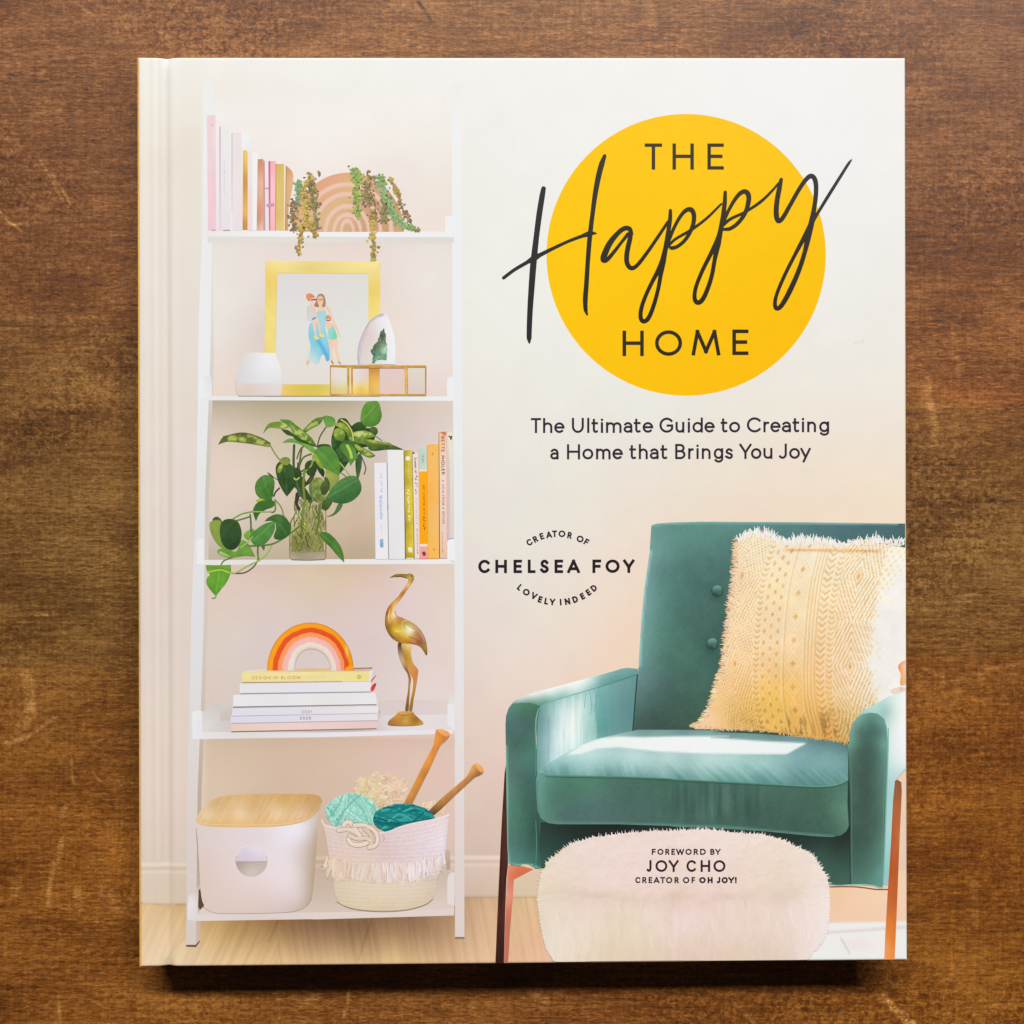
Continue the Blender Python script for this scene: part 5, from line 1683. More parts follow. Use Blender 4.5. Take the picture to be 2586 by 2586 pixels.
# ------------------------------------------------------------------ books on the third board
def mid_books():
    def bk(label, draw, text=None):
        o = printed("printed_book", 3, label, draw=draw)
        if text:
            printed("spine_lettering", 4, None, o, text)

    def q(pts, fn, step=6):
        return lambda m: m.fill(F(pts), fn, step)

    def down(m, s, x, y, x2, y2, h, t, col):
        (ax, ay), (bx, by) = F([(x, y)])[0], F([(x2, y2)])[0]
        ang = math.degrees(math.atan2(by - ay, bx - ax))
        run_line(m, s, ax, ay, h, t, col, ang, .2, math.hypot(bx - ax, by - ay))
    def mk(m, x, y, x2, y2, h, t, col, seed=1):
        marks(m, *F([(x, y)])[0], *F([(x2, y2)])[0], h, t, col, seed)
    bk("lilac white book with blue lettering", q([(230, 556), (388, 550), (412, 1790), (246, 1792)], F.f((250, 600, 236, 234, 242), (370, 700, 240, 238, 244),
       (310, 1200, 235, 233, 240), (330, 1750, 240, 238, 242), soft=40)),
       lambda m: (down(m, "THE JOY OF", 302, 682, 310, 935, 6, .9, flat(186, 190, 200)),
                  down(m, "Watercolor", 290, 970, 302, 1285, 9.5, 1.5, flat(150, 184, 214)),
                  mk(m, 310, 1352, 316, 1480, 4.6, .8, flat(206, 208, 218)),
                  m.fill(F([(300, 1535), (345, 1528), (350, 1640), (306, 1640)]), plus(flat(152, 184, 214), 26, 4, 4, 7), 3)))
    bk("wide blank white book", lambda m: (m.fill(F([(398, 392), (606, 388), (624, 1790), (420, 1792)]), F.f((420, 430, 236, 236, 238),
       (580, 500, 240, 238, 238), (500, 1000, 235, 235, 236), (440, 1700, 230, 229, 233), (600, 1700, 236, 234, 236), soft=50), 8),
        m.fill(F([(392, 550), (398, 552), (418, 1790), (410, 1790)]), flat(146, 136, 142), 5),
        m.fill(F([(398, 1100), (408, 1100), (410, 1145), (402, 1140)]), flat(90, 84, 90), 4)))
    bk("yellow book with white lettering", lambda m: (m.fill(F([(606, 392), (616, 390), (640, 1788), (626, 1790)]), flat(104, 92, 52), 5),
        m.fill(F([(614, 392), (712, 390), (738, 1785), (638, 1788)]), plus(F.f((640, 430, 184, 164, 52), (690, 430, 226, 208, 84), (660, 600, 202, 182, 54),
               (700, 700, 232, 210, 56), (660, 800, 184, 164, 60), (690, 900, 228, 206, 52), (700, 1200, 224, 200, 50), (660, 1350, 170, 150, 56),
               (700, 1350, 226, 204, 60), (660, 1500, 204, 180, 56), (715, 1650, 228, 206, 70), (680, 1750, 178, 154, 40)), 8, 6, 14, 6), 5)),
       lambda m: (m.disc(*F([(662, 496)])[0], 6, 6, flat(244, 238, 216), 14),
                  mk(m, 660, 560, 668, 760, 5, .9, flat(236, 226, 160)),
                  mk(m, 650, 900, 662, 1300, 9.5, 1.8, flat(250, 244, 210)),
                  m.fill(F([(662, 1640), (718, 1640), (720, 1705), (666, 1705)]), plus(flat(240, 232, 190), 16, 5, 5, 8), 4),
                  m.fill(F([(640, 1775), (736, 1772), (737, 1786), (642, 1788)]), flat(246, 240, 224), 5)))
    bk("slim pale pink book with black lettering", lambda m: (m.fill(F([(714, 440), (726, 440), (752, 1786), (740, 1786)]), flat(150, 126, 96), 5),
        m.fill(F([(722, 440), (792, 438), (812, 1784), (750, 1786)]), F.f((750, 480, 242, 228, 218), (770, 800, 244, 224, 216), (780, 1200, 243, 220, 214),
               (780, 1700, 242, 222, 216)), 6), m.fill(F([(790, 445), (804, 445), (818, 1780), (808, 1780)]), flat(222, 196, 186), 5),
        m.fill(F([(718, 405), (750, 425), (745, 438), (718, 438)]), flat(120, 104, 86), 5)),
       lambda m: (down(m, "Scenes of", 742, 486, 749, 690, 6.6, 1.3, flat(96, 84, 90)), mk(m, 749, 715, 757, 945, 7.5, 1.4, flat(100, 88, 94), 5),
                  mk(m, 762, 1010, 772, 1350, 4, .6, flat(196, 178, 176)),
                  mk(m, 770, 1400, 778, 1730, 5, .8, flat(150, 132, 136))))
    bk("orange book with a mint top and a pink foot", lambda m: (
        m.fill(F([(803, 360), (905, 356), (906, 656), (806, 656)]), F.f((850, 400, 198, 220, 204), (880, 600, 206, 224, 208), (815, 500, 180, 208, 190)), 6),
        m.fill(F([(806, 640), (906, 640), (907, 668), (806, 668)]), flat(244, 226, 196), 5),
        m.fill(F([(806, 664), (907, 664), (916, 1598), (812, 1598)]), F.f((850, 700, 254, 176, 24), (890, 1000, 255, 172, 20), (860, 1500, 252, 170, 22)), 8),
        m.fill(F([(812, 1596), (916, 1596), (916, 1628), (814, 1628)]), flat(247, 228, 214), 5),
        m.fill(F([(814, 1626), (916, 1626), (918, 1786), (815, 1786)]), F.f((850, 1650, 244, 174, 164), (880, 1760, 246, 160, 154)), 6),
        m.fill(spl(F([(848, 1700), (880, 1695), (890, 1740), (860, 1745)])), flat(140, 60, 52), 4)),
       lambda m: (mk(m, 846, 450, 848, 560, 4.4, .8, flat(104, 116, 104)),
                  down(m, "GET STARTED WITH", 852, 840, 860, 1225, 5, 1.2, flat(206, 106, 30)),
                  mk(m, 850, 1245, 858, 1410, 9, 1.4, flat(150, 84, 30))))
    bk("light orange book", lambda m: (m.fill(F([(912, 316), (1056, 312), (1068, 1784), (922, 1784)]), plus(F.f((940, 350, 250, 186, 100), (1030, 500, 246, 192, 112),
       (980, 900, 251, 190, 98), (930, 1000, 250, 176, 76), (1000, 1600, 248, 190, 94), (1050, 1200, 244, 196, 124), soft=40), 3, 5, 30, 3), 7),
        m.fill(F([(904, 330), (912, 325), (922, 1784), (916, 1784)]), flat(238, 158, 66), 5)))
    ob = bpy.data.objects[sorted(o.name for o in bpy.data.objects if o.get("label") == "light orange book")[0]]
    printed("spine_emblem", 4, None, ob, lambda m: m.fill(spl(F([(968, 425), (985, 420), (990, 440), (975, 460)])), flat(224, 160, 50), 4))
    printed("spine_emblem", 4, None, ob, lambda m: m.fill(spl(F([(985, 1655), (1010, 1655), (1008, 1680), (988, 1680)])), flat(230, 164, 60), 4))
    bk("cream book with a red corner and dark lettering", lambda m: (m.fill(F([(1056, 160), (1068, 158), (1078, 1778), (1064, 1778)]), F.f((1062, 300, 214, 150, 110),
       (1066, 700, 112, 76, 66), (1070, 1700, 90, 64, 54)), 5),
        m.fill(F([(1066, 156), (1166, 152), (1168, 1775), (1074, 1778)]), F.f((1100, 220, 247, 206, 160), (1140, 400, 245, 220, 206), (1100, 800, 244, 218, 206),
               (1150, 1000, 244, 214, 204), (1120, 1400, 242, 212, 198), (1120, 1740, 242, 198, 168), (1080, 350, 248, 196, 130)), 7),
        m.fill(F([(1070, 156), (1166, 152), (1166, 200), (1128, 206)]), flat(216, 122, 94), 5),
        m.fill(F([(1164, 170), (1200, 175), (1202, 1525), (1172, 1545)]), F.f((1180, 250, 240, 226, 214), (1185, 700, 214, 192, 194), (1185, 1300, 220, 196, 196)), 7),
        m.fill(F([(1150, 160), (1166, 158), (1170, 1560), (1160, 1560)]), flat(232, 196, 190), 6)),
       lambda m: (down(m, "BETTE MIDLER", 1090, 212, 1094, 705, 8.2, 1.5, flat(132, 84, 78)),
                  down(m, "A VIEW FROM A BROAD", 1096, 770, 1104, 1340, 6.6, 1.0, flat(172, 132, 124)),
                  mk(m, 1096, 1440, 1102, 1740, 4, .7, flat(176, 134, 120))))
    bk("cream book against the shelf post", lambda m: (m.fill(spl(F([(1180, 170, 1), (1215, 165), (1236, 190), (1240, 250), (1250, 700, 1), (1252, 1525, 1), (1202, 1525, 1),
        (1200, 600, 1)])), F.f((1205, 190, 240, 232, 206), (1225, 600, 230, 226, 216), (1225, 1300, 226, 214, 206)), 7),
        m.fill(spl(F([(1182, 205), (1210, 212), (1228, 204), (1226, 250), (1212, 262), (1202, 235)])), flat(86, 78, 66), 3)))


mid_books()


# ------------------------------------------------------------------ fourth board: rainbow, stacked books, brass bird
def draw_rainbow(mb):
    cols = [(0, (246, 164, 40)), (.05, (252, 170, 30)), (.19, (252, 160, 36)), (.21, (240, 92, 36)), (.37, (236, 82, 38)), (.395, (252, 160, 96)),
            (.53, (252, 158, 100)), (.56, (249, 186, 178)), (.74, (246, 192, 186)), (.77, (240, 228, 216)), (1.0, (230, 212, 196))]
    ts = np.array([c[0] for c in cols])
    cs = np.array([c[1] for c in cols], float)

    def edge(a):
        # outer and inner ends of the band in the crop, a from 0 (left foot) to pi (right foot)
        ca, sa = -math.cos(a), math.sin(a)
        o = (1238 + 430 * ca, 1078 - 478 * abs(sa) ** .96)
        i = (1243 + (158 if ca < 0 else 190) * ca, 1078 - 213 * abs(sa) ** .9)
        return o, i
    na, nt_ = 90, 44
    V, Cc = [], []
    for k in range(na + 1):
        a = math.pi * k / na
        o, i = edge(a)
        for j in range(nt_ + 1):
            t = j / nt_
            x, y = o[0] + (i[0] - o[0]) * t, o[1] + (i[1] - o[1]) * t
            V.append((x, y))
            tt = t + .010 * math.sin(a * 9) + .006 * math.sin(a * 23 + t * 9)
            c = np.array([np.interp(tt, ts, cs[:, q]) for q in range(3)])
            side = math.sin((t - .5) * 3.14)
            c = c - 10 * max(0, -math.cos(a)) * (1 - t) + 0
            # glaze light on the right shoulder and the pale inner left foot
            g = math.exp(-((x - 1600) / 16) ** 2 - ((y - 880) / 60) ** 2) * .65
            c = c * (1 - g) + np.array([255, 226, 150]) * g
            g = math.exp(-((x - 1070) / 22) ** 2 - ((y - 1010) / 90) ** 2) * .8
            c = c * (1 - g) + np.array([232, 230, 238]) * g
            if t < .06:
                c = c - np.array([30, 34, 6]) * (1 - t / .06)
            if t > .92:
                c = c - np.array([26, 30, 34]) * ((t - .92) / .08)
            Cc.append(c + (random.random() - .5) * 4)
    Vn = np.array([p[:2] for p in G(V)])
    fs = []
    for k in range(na):
        for j in range(nt_):
            a = k * (nt_ + 1) + j
            fs.append((a, a + nt_ + 1, a + nt_ + 2, a + 1)[::-1])
    mb.add(Vn, fs, np.array(Cc))
    # rounded right foot
    mb.fill(spl(G([(1584, 1060, 1), (1600, 1040), (1668, 1030), (1664, 1058), (1640, 1074), (1586, 1078, 1)])), flat(248, 164, 30), 4)




def stacked_books():
    def bk(label, draw, text=None):
        o = printed("printed_book", 3, label, draw=draw)
        if text:
            printed("spine_lettering", 4, None, o, text)

    def line(m, s, x, y, x2, y2, h, t, col):
        (ax, ay), (bx, by) = G([(x, y)])[0], G([(x2, y2)])[0]
        run_line(m, s, ax, ay, h, t, col, math.degrees(math.atan2(by - ay, bx - ax)), .22, math.hypot(bx - ax, by - ay))
    bk("pink book lowest in the stack", lambda m: (
        m.fill(G([(1890, 1590), (1925, 1570), (1930, 1640), (1895, 1652)]), flat(226, 206, 200), 8),
        m.fill(G([(448, 1608), (1898, 1580), (1896, 1656), (448, 1688)]), G.f((500, 1650, 236, 208, 196), (1000, 1640, 240, 214, 206), (1500, 1620, 240, 210, 202),
               (1850, 1620, 234, 204, 200), soft=60), 9),
        m.fill(G([(448, 1682), (1896, 1652), (1896, 1662), (455, 1694)]), flat(140, 112, 110), 6)),
       lambda m: marks(m, *G([(1122, 1642)])[0], *G([(1222, 1640)])[0], 7, 1.2, flat(246, 226, 220)))
    bk("white yearbook lettered 2020", lambda m: (m.fill(G([(444, 1534), (1912, 1506), (1908, 1580), (446, 1608)]), G.f((480, 1570, 224, 222, 236), (900, 1570, 226, 224, 236),
       (1500, 1540, 232, 226, 234), (1880, 1540, 236, 228, 230), soft=60), 9),
        m.fill(G([(446, 1600), (1906, 1572), (1906, 1580), (450, 1609)]), flat(186, 168, 186), 6)),
       lambda m: line(m, "2020", 1132, 1567, 1244, 1565, 7.6, 1.5, flat(146, 142, 158)))
    bk("white yearbook lettered 2021", lambda m: (
        m.fill(G([(1908, 1440), (1935, 1420), (1935, 1540), (1912, 1560)]), plus(flat(206, 194, 190), 24, 8, 3, 3), 4),
        m.fill(G([(460, 1456), (1912, 1432), (1916, 1506), (456, 1534)]), G.f((500, 1490, 228, 226, 238), (1000, 1480, 228, 226, 236), (1500, 1470, 232, 227, 234),
               (1880, 1460, 238, 234, 236), soft=60), 9),
        m.fill(G([(456, 1528), (1914, 1500), (1914, 1506), (458, 1535)]), flat(198, 182, 194), 6)),
       lambda m: line(m, "2021", 1150, 1504, 1252, 1502, 7.6, 1.5, flat(164, 158, 174)))
    bk("thick white book in the stack", lambda m: (
        m.fill(G([(1880, 1300), (1925, 1290), (1932, 1340), (1918, 1420), (1885, 1420)]), plus(flat(224, 214, 214), 14, 8, 3, 4), 4),
        m.fill(G([(470, 1320), (1884, 1298), (1902, 1416), (466, 1444)]), G.f((500, 1370, 238, 236, 240), (900, 1380, 234, 232, 236), (1400, 1360, 233, 230, 232),
               (1850, 1340, 238, 236, 238), (1200, 1330, 238, 236, 238), soft=50), 9),
        m.fill(G([(466, 1436), (1890, 1412), (1896, 1420), (470, 1447)]), flat(140, 128, 138), 6)))
    bk("white book with a red ribbon marker", lambda m: (
        m.fill(G([(535, 1206), (1840, 1188), (1838, 1290), (532, 1306)]), G.f((560, 1250, 234, 231, 237), (1000, 1250, 233, 229, 235), (1500, 1240, 235, 230, 233),
               (1800, 1230, 238, 234, 236), soft=50), 9),
        m.fill(G([(540, 1302), (1838, 1285), (1838, 1294), (545, 1312)]), flat(168, 160, 182), 6),
        m.fill(spl(G([(1838, 1282, 1), (1838, 1250), (1860, 1220), (1890, 1204), (1884, 1240), (1862, 1280)])), G.f((1850, 1270, 232, 70, 76), (1880, 1215, 196, 50, 60)), 4),
        m.stroke(G([(1842, 1184), (1868, 1152), (1892, 1124)]), [4, 3, 1.5], flat(226, 92, 104))))
    bk("yellow book topmost in the stack", lambda m: (
        m.fill(G([(600, 1078), (820, 1060), (1660, 1050), (1850, 1048), (1850, 1066), (1830, 1088), (555, 1098)]), G.f((640, 1085, 240, 222, 206), (1250, 1060, 222, 190, 140),
               (1500, 1078, 236, 206, 160), (1780, 1070, 232, 200, 180), (1720, 1055, 200, 160, 140)), 6),
        m.fill(G([(1665, 1052), (1855, 1046), (1852, 1058), (1668, 1062)]), flat(150, 110, 96), 5),
        m.fill(G([(1822, 1086), (1850, 1068), (1862, 1080), (1840, 1188), (1822, 1186)]), flat(236, 230, 228), 6),
        m.fill(G([(556, 1096), (1822, 1084), (1824, 1186), (556, 1198)]), plus(G.f((600, 1150, 242, 226, 158), (1000, 1140, 243, 228, 164), (1400, 1130, 242, 226, 162),
               (1780, 1130, 240, 226, 152), soft=60), 3, 30, 6, 5), 8),
        m.fill(G([(556, 1192), (1555, 1184), (1555, 1190), (560, 1202)]), flat(180, 156, 120), 6)),
       lambda m: (line(m, "DESIGN IN BLOOM", 655, 1166, 1138, 1162, 8.4, 1.7, flat(214, 178, 112)),
                  marks(m, *G([(1195, 1150)])[0], *G([(1420, 1145)])[0], 4, .7, flat(230, 206, 148)),
                  m.disc(*G([(1724, 1142)])[0], 6, 5.5, plus(flat(206, 190, 92), 22, 3, 3, 2), 12)))


stacked_books()
printed("printed_rainbow_ornament", 4, "orange red and pink rainbow ornament printed on the cover", draw=draw_rainbow)


def brass():
    return H.f((345, 150, 130, 88, 46), (420, 130, 150, 112, 44), (500, 125, 150, 120, 40), (550, 150, 200, 170, 76), (575, 140, 170, 120, 60),
               (555, 190, 196, 150, 70), (500, 270, 206, 150, 76), (540, 230, 232, 186, 110), (440, 370, 214, 156, 76), (480, 320, 184, 126, 60),
               (360, 460, 208, 150, 70), (385, 460, 236, 196, 140), (330, 520, 190, 136, 54), (365, 540, 246, 210, 160), (310, 600, 176, 130, 50),
               (330, 650, 166, 124, 44), (390, 600, 220, 168, 74), (430, 580, 200, 140, 74), (400, 690, 220, 190, 60), (350, 690, 176, 138, 50),
               (440, 640, 208, 162, 66), (480, 760, 212, 170, 60), (420, 770, 190, 130, 66), (540, 690, 250, 240, 206), (500, 640, 196, 180, 96),
               (570, 640, 200, 170, 110), (560, 790, 208, 140, 70), (620, 720, 182, 134, 90), (650, 700, 190, 136, 104), (690, 780, 172, 122, 96),
               (640, 810, 158, 102, 54), (700, 880, 168, 140, 60), (715, 930, 130, 94, 50), (600, 800, 190, 130, 84), soft=12, lam=0.0)


def draw_bird(mb):
    f = plus(brass(), 8, 7, 7, 3, (1, .9, .6))
    body = [(338, 156, 1), (388, 126), (440, 117), (510, 119), (548, 114), (580, 132), (586, 166), (572, 200), (540, 245), (482, 330), (424, 412),
            (396, 462), (392, 512), (414, 546), (470, 566), (540, 596), (612, 642), (670, 712), (706, 792), (720, 870), (722, 920), (712, 944), (690, 912),
            (650, 860), (600, 836), (550, 830), (500, 828), (440, 816), (370, 776), (320, 712), (294, 640), (294, 560), (310, 482), (350, 420), (420, 350),
            (480, 270), (518, 212), (530, 180), (512, 158), (450, 142), (400, 146)]
    back = [(428, 815), (424, 900), (440, 980), (480, 1070), (526, 1150), (525, 1300), (510, 1400), (498, 1522), (526, 1522), (537, 1400), (548, 1250),
            (556, 1180), (520, 1080), (492, 980), (472, 900), (470, 815)]
    front = [(466, 820), (474, 920), (500, 1020), (540, 1120), (576, 1190), (572, 1300), (552, 1400), (538, 1522), (562, 1522), (582, 1400), (607, 1270),
             (630, 1105), (622, 1080), (576, 1020), (556, 930), (550, 826)]
    mb.fill(spl(H(back)), H.f((445, 840, 84, 56, 36), (440, 920, 166, 140, 110), (460, 1000, 214, 190, 160), (490, 1070, 180, 134, 76), (520, 1130, 112, 78, 44),
            (540, 1200, 196, 140, 66), (528, 1350, 160, 116, 44), (512, 1480, 128, 92, 40), soft=14), 4)
    mb.fill(spl(H(front)), H.f((510, 860, 238, 206, 140), (480, 900, 170, 130, 56), (540, 950, 216, 164, 72), (510, 1000, 180, 140, 50), (545, 1040, 206, 160, 76),
            (560, 1100, 226, 150, 84), (610, 1100, 206, 130, 76), (590, 1180, 214, 136, 70), (585, 1280, 206, 140, 66), (570, 1380, 176, 130, 50),
            (552, 1480, 150, 110, 40), soft=14), 4)
    mb.fill(spl(H(body)), f, 3.2)
    mb.stroke(H([(520, 752), (480, 700), (462, 640), (478, 600), (520, 590)]), 1.8, flat(236, 206, 140))
    mb.stroke(H([(530, 756), (600, 780), (660, 840), (705, 910)]), 1.6, flat(140, 98, 60))
    mb.stroke(H([(400, 146), (450, 143), (512, 158)]), 1.6, flat(108, 74, 34))
    mb.stroke(H([(310, 500), (297, 580), (300, 650), (330, 720), (380, 776)]), 1.4, flat(120, 84, 36))
    mb.stroke(H([(392, 500), (414, 545), (470, 566)]), 1.2, flat(150, 100, 66))
    for p, w, c in (([(345, 470), (330, 540), (334, 620)], 2.6, (246, 214, 150)), ([(380, 450), (372, 520), (392, 570)], 3.0, (250, 222, 170)),
                    ([(470, 300), (530, 225), (556, 190)], 2.4, (240, 200, 130)), ([(372, 690), (420, 700), (450, 690)], 4.0, (240, 214, 110)),
                    ([(330, 660), (350, 730), (400, 780), (450, 806)], 2.6, (140, 98, 40)), ([(500, 800), (560, 820), (620, 828)], 2.2, (150, 96, 48)),
                    ([(500, 640), (540, 680), (590, 700)], 4.5, (252, 244, 214)), ([(620, 690), (665, 740), (695, 810)], 2.6, (214, 170, 130))):
        mb.stroke(H(p), [w * .3, w, w * .3], flat(*c))
    mb.disc(*H([(560, 140)])[0], 1.8, 1.8, flat(88, 60, 28), 8)


bird = printed("printed_bird_statue", 3, "brass long billed bird statue printed on the cover", draw=draw_bird)
printed("statue_base", 3, None, bird, lambda m: (
    m.fill(spl(H([(318, 1640), (340, 1602), (400, 1552), (430, 1518), (500, 1514), (568, 1516), (596, 1548), (645, 1594), (682, 1632), (660, 1652),
                  (500, 1664), (340, 1658)])), H.f((440, 1530, 226, 176, 96), (540, 1530, 214, 160, 90), (400, 1590, 196, 146, 60), (350, 1630, 170, 112, 60),
                                               (470, 1580, 176, 130, 50), (500, 1620, 230, 190, 96), (560, 1590, 176, 126, 44), (620, 1600, 150, 104, 40),
                                               (650, 1635, 206, 160, 80), (500, 1655, 190, 130, 60), soft=12), 3.5),
    m.stroke(H([(420, 1548), (480, 1556), (580, 1546)]), 1.4, flat(140, 96, 44))))

# ------------------------------------------------------------------ lowest board: storage box and yarn basket
def draw_storage(mb):
    ol = spl(I([(120, 760, 1), (140, 1100), (160, 1400), (188, 1488), (260, 1536), (400, 1551), (800, 1545), (950, 1531), (1042, 1490), (1086, 1430),
                (1102, 1350), (1130, 1000), (1146, 690, 1), (900, 700), (500, 740)]))
    f = I.f((170, 850, 222, 204, 200), (400, 900, 226, 210, 210), (700, 880, 226, 214, 216), (950, 880, 238, 230, 240), (1040, 850, 232, 226, 234),
            (900, 1000, 230, 218, 224), (1080, 900, 212, 200, 200), (180, 1200, 222, 200, 190), (400, 1300, 226, 206, 200), (700, 1350, 228, 208, 204),
            (950, 1200, 230, 216, 218), (1000, 1400, 224, 206, 204), (1060, 1250, 208, 190, 174), (1095, 1250, 176, 150, 126), (1110, 1050, 186, 164, 140),
            (300, 1500, 222, 200, 190), (700, 1520, 220, 198, 190), (900, 1490, 214, 194, 190), (1060, 1440, 188, 166, 150), (1075, 1350, 190, 168, 146),
            (1125, 780, 206, 190, 180), (1130, 900, 180, 158, 134), soft=40)
    mb.fill(ol, lambda x, y: f(x, y) + np.array([5, 6, 7.]), 5)
    mb.stroke(I([(175, 1500), (260, 1546), (400, 1556), (800, 1550), (950, 1536), (1045, 1494), (1092, 1424)]), 1.4, flat(160, 142, 132))
    mb.stroke(I([(118, 840), (135, 1100), (146, 1250)]), 1.8, flat(176, 156, 146))


sb = printed("printed_storage_box", 2, "white storage box with a wooden lid printed on the cover", draw=draw_storage)


def draw_lid(mb):
    ol = spl(I([(117, 762), (140, 712), (200, 640), (272, 590), (400, 560), (700, 548), (1060, 550), (1140, 560), (1176, 600), (1166, 645), (1130, 712),
                (1050, 772), (900, 812), (700, 828), (300, 826), (170, 812), (126, 790)]))
    f = I.f((250, 620, 218, 176, 116), (500, 590, 222, 178, 118), (800, 590, 216, 172, 106), (1100, 590, 208, 160, 92), (300, 660, 216, 176, 120),
            (600, 660, 214, 170, 112), (900, 650, 214, 168, 104), (1080, 660, 208, 164, 108), (220, 730, 238, 206, 170), (500, 730, 240, 206, 166),
            (800, 720, 240, 206, 164), (1000, 730, 236, 200, 158), (250, 800, 222, 178, 104), (500, 812, 228, 180, 110), (800, 805, 228, 178, 112),
            (1000, 775, 222, 176, 118), (150, 770, 226, 188, 136), (1150, 620, 202, 160, 100), soft=30)

    def fn(x, y):
        X, Y = I.inv(x, y)
        g = fbm(X + Y * .55, Y, 9, 150, 4)
        edge = sstep(785, 800, Y + np.maximum(X - 700, 0) * .085)
        return f(x, y) + np.array([4, 8, 14.]) + (g * 7 * (1 - edge * .5))[:, None] * np.array([.9, 1, 1])
    mb.fill(ol, fn, 4)
    mb.stroke(I([(125, 776), (170, 796), (300, 808), (700, 810), (900, 796), (1050, 756)]), 1.3, flat(244, 216, 170))


printed("lid", 3, None, sb, draw_lid)


def draw_handle(mb):
    mb.disc(*I([(583, 1112)])[0], 40.5, 39.5, flat(198, 184, 182), 40)
    mb.fill(I([(583 + 130 * math.cos(a), 1116 - 132 * math.sin(a)) for a in np.linspace(0, math.pi, 40)]), I.f((520, 1060, 222, 208, 226), (640, 1000, 236, 230, 240),
            (583, 1100, 222, 206, 220), (690, 1080, 226, 216, 224)), 4)
    mb.fill(I([(583 + 128 * math.cos(a), 1117 - 124 * math.sin(a)) for a in np.linspace(math.pi, 2 * math.pi, 40)]), I.f((583, 1130, 196, 180, 168), (583, 1200, 218, 206, 196),
            (480, 1140, 178, 164, 156), (690, 1140, 200, 186, 176), (620, 1220, 206, 194, 190), soft=30), 4)
    mb.stroke(I([(455, 1117), (583, 1119), (712, 1117)]), 1.5, flat(176, 160, 154))
    mb.stroke(I([(583 + 133 * math.cos(a), 1112 - 133 * math.sin(a)) for a in np.linspace(.3, 2.8, 30)]), 2.0, flat(238, 232, 238), smooth=False)


printed("recessed_handle", 4, None, sb, draw_handle)

RIM = [(104, 800), (125, 838), (160, 850), (215, 862), (262, 856), (300, 840), (420, 846), (480, 850), (530, 880), (560, 902), (620, 902), (665, 890),
       (720, 866), (780, 846), (880, 822), (1000, 800), (1090, 776), (1138, 758)]


def yarn(mb, cx, cy, rx, ry, base, dark, lite, n, seed, w=2.4, step=4):
    """a ball of yarn as wound strands"""
    rnd = random.Random(seed)
    base, dark, lite = (np.array(c, float) for c in (base, dark, lite))
    mb.fill(J([(cx + rx * math.cos(a) * (1 + .03 * math.sin(5 * a + seed)), cy + ry * math.sin(a)) for a in np.linspace(0, 2 * math.pi, 50)[:-1]]),
            plus(lambda x, y: base + ((J.inv(x, y)[1] - cy) / ry * -.5 - (J.inv(x, y)[0] - cx) / rx * -.2)[:, None] * (lite - dark) * .6, 12, 6, 6, seed), step)
    fam = [rnd.uniform(0, 3.14) for _ in range(6)]
    for i in range(n):
        a = fam[(i * 6) // n] + rnd.uniform(-.12, .12)
        off = rnd.uniform(-.9, .9)
        hw = math.sqrt(1 - off * off)
        ca, sa = math.cos(a), math.sin(a)
        bow = rnd.uniform(-.25, .25)
        pts = []
        for k in range(7):
            s = -hw + 2 * hw * k / 6
            o = off + bow * (hw * hw - s * s)
            o = max(-1, min(1, o))
            X, Y = s * ca - o * sa, s * sa + o * ca
            q = math.hypot(X, Y)
            if q > .985:
                X, Y = X / q * .985, Y / q * .985
            pts.append((cx + X * rx, cy + Y * ry))
        m = rnd.random()
        sh = 1 - 0.18 * max(0, (sum(p[1] for p in pts) / 7 - cy) / ry)
        c = tuple((dark * (1 - m) + lite * m) * sh)
        mb.stroke(J(pts), w * rnd.uniform(.6, 1.15), flat(*c), cap='butt', n=3)


def fluffy(mb):
    rnd = random.Random(12)
    for cx, cy, rx, ry, n in ((990, 715, 120, 55, 70), (600, 570, 205, 145, 230), (430, 545, 55, 75, 50), (560, 655, 110, 70, 60)):
        for i in range(n):
            a, q = rnd.random() * 6.283, rnd.random() ** .55
            x, y = cx + rx * q * math.cos(a), cy + ry * q * math.sin(a)
            t = rnd.uniform(0, 3.14)
            l = rnd.uniform(16, 34)
            c = lerp(np.array([214, 180, 132.]), np.array([247, 228, 204.]), rnd.random() ** .7)
            if x < 590 and rnd.random() < .5:
                c = lerp(c, np.array([226, 216, 160.]), .6)
            elif x > 640 and rnd.random() < .4:
                c = lerp(c, np.array([246, 206, 178.]), .6)
            c = c - 20 * max(0, (y - cy) / ry)
            b = rnd.uniform(-12, 12)
            mb.stroke(J([(x - l * math.cos(t), y - l * math.sin(t)), (x + b, y - b), (x + l * math.cos(t), y + l * math.sin(t))]),
                      [2.2, rnd.uniform(4.0, 6.4), 2.2], flat(*np.clip(c, 0, 250)), n=3)


printed("printed_yarn_ball", 2, "cream chunky fluffy yarn ball", draw=fluffy)


def needle(name_label, pts, cap_pts, cols):
    def dr(m):
        m.fill(spl(J(pts)), plus(J.f(*cols, soft=16), 5, 5, 30, 3), 3.5)
        m.fill(spl(J(cap_pts)), J.f((cap_pts[0][0], cap_pts[0][1], 248, 178, 112), (cap_pts[2][0], cap_pts[2][1], 240, 164, 100)), 3.5)
    printed("printed_knitting_needle", 3, name_label, draw=dr)


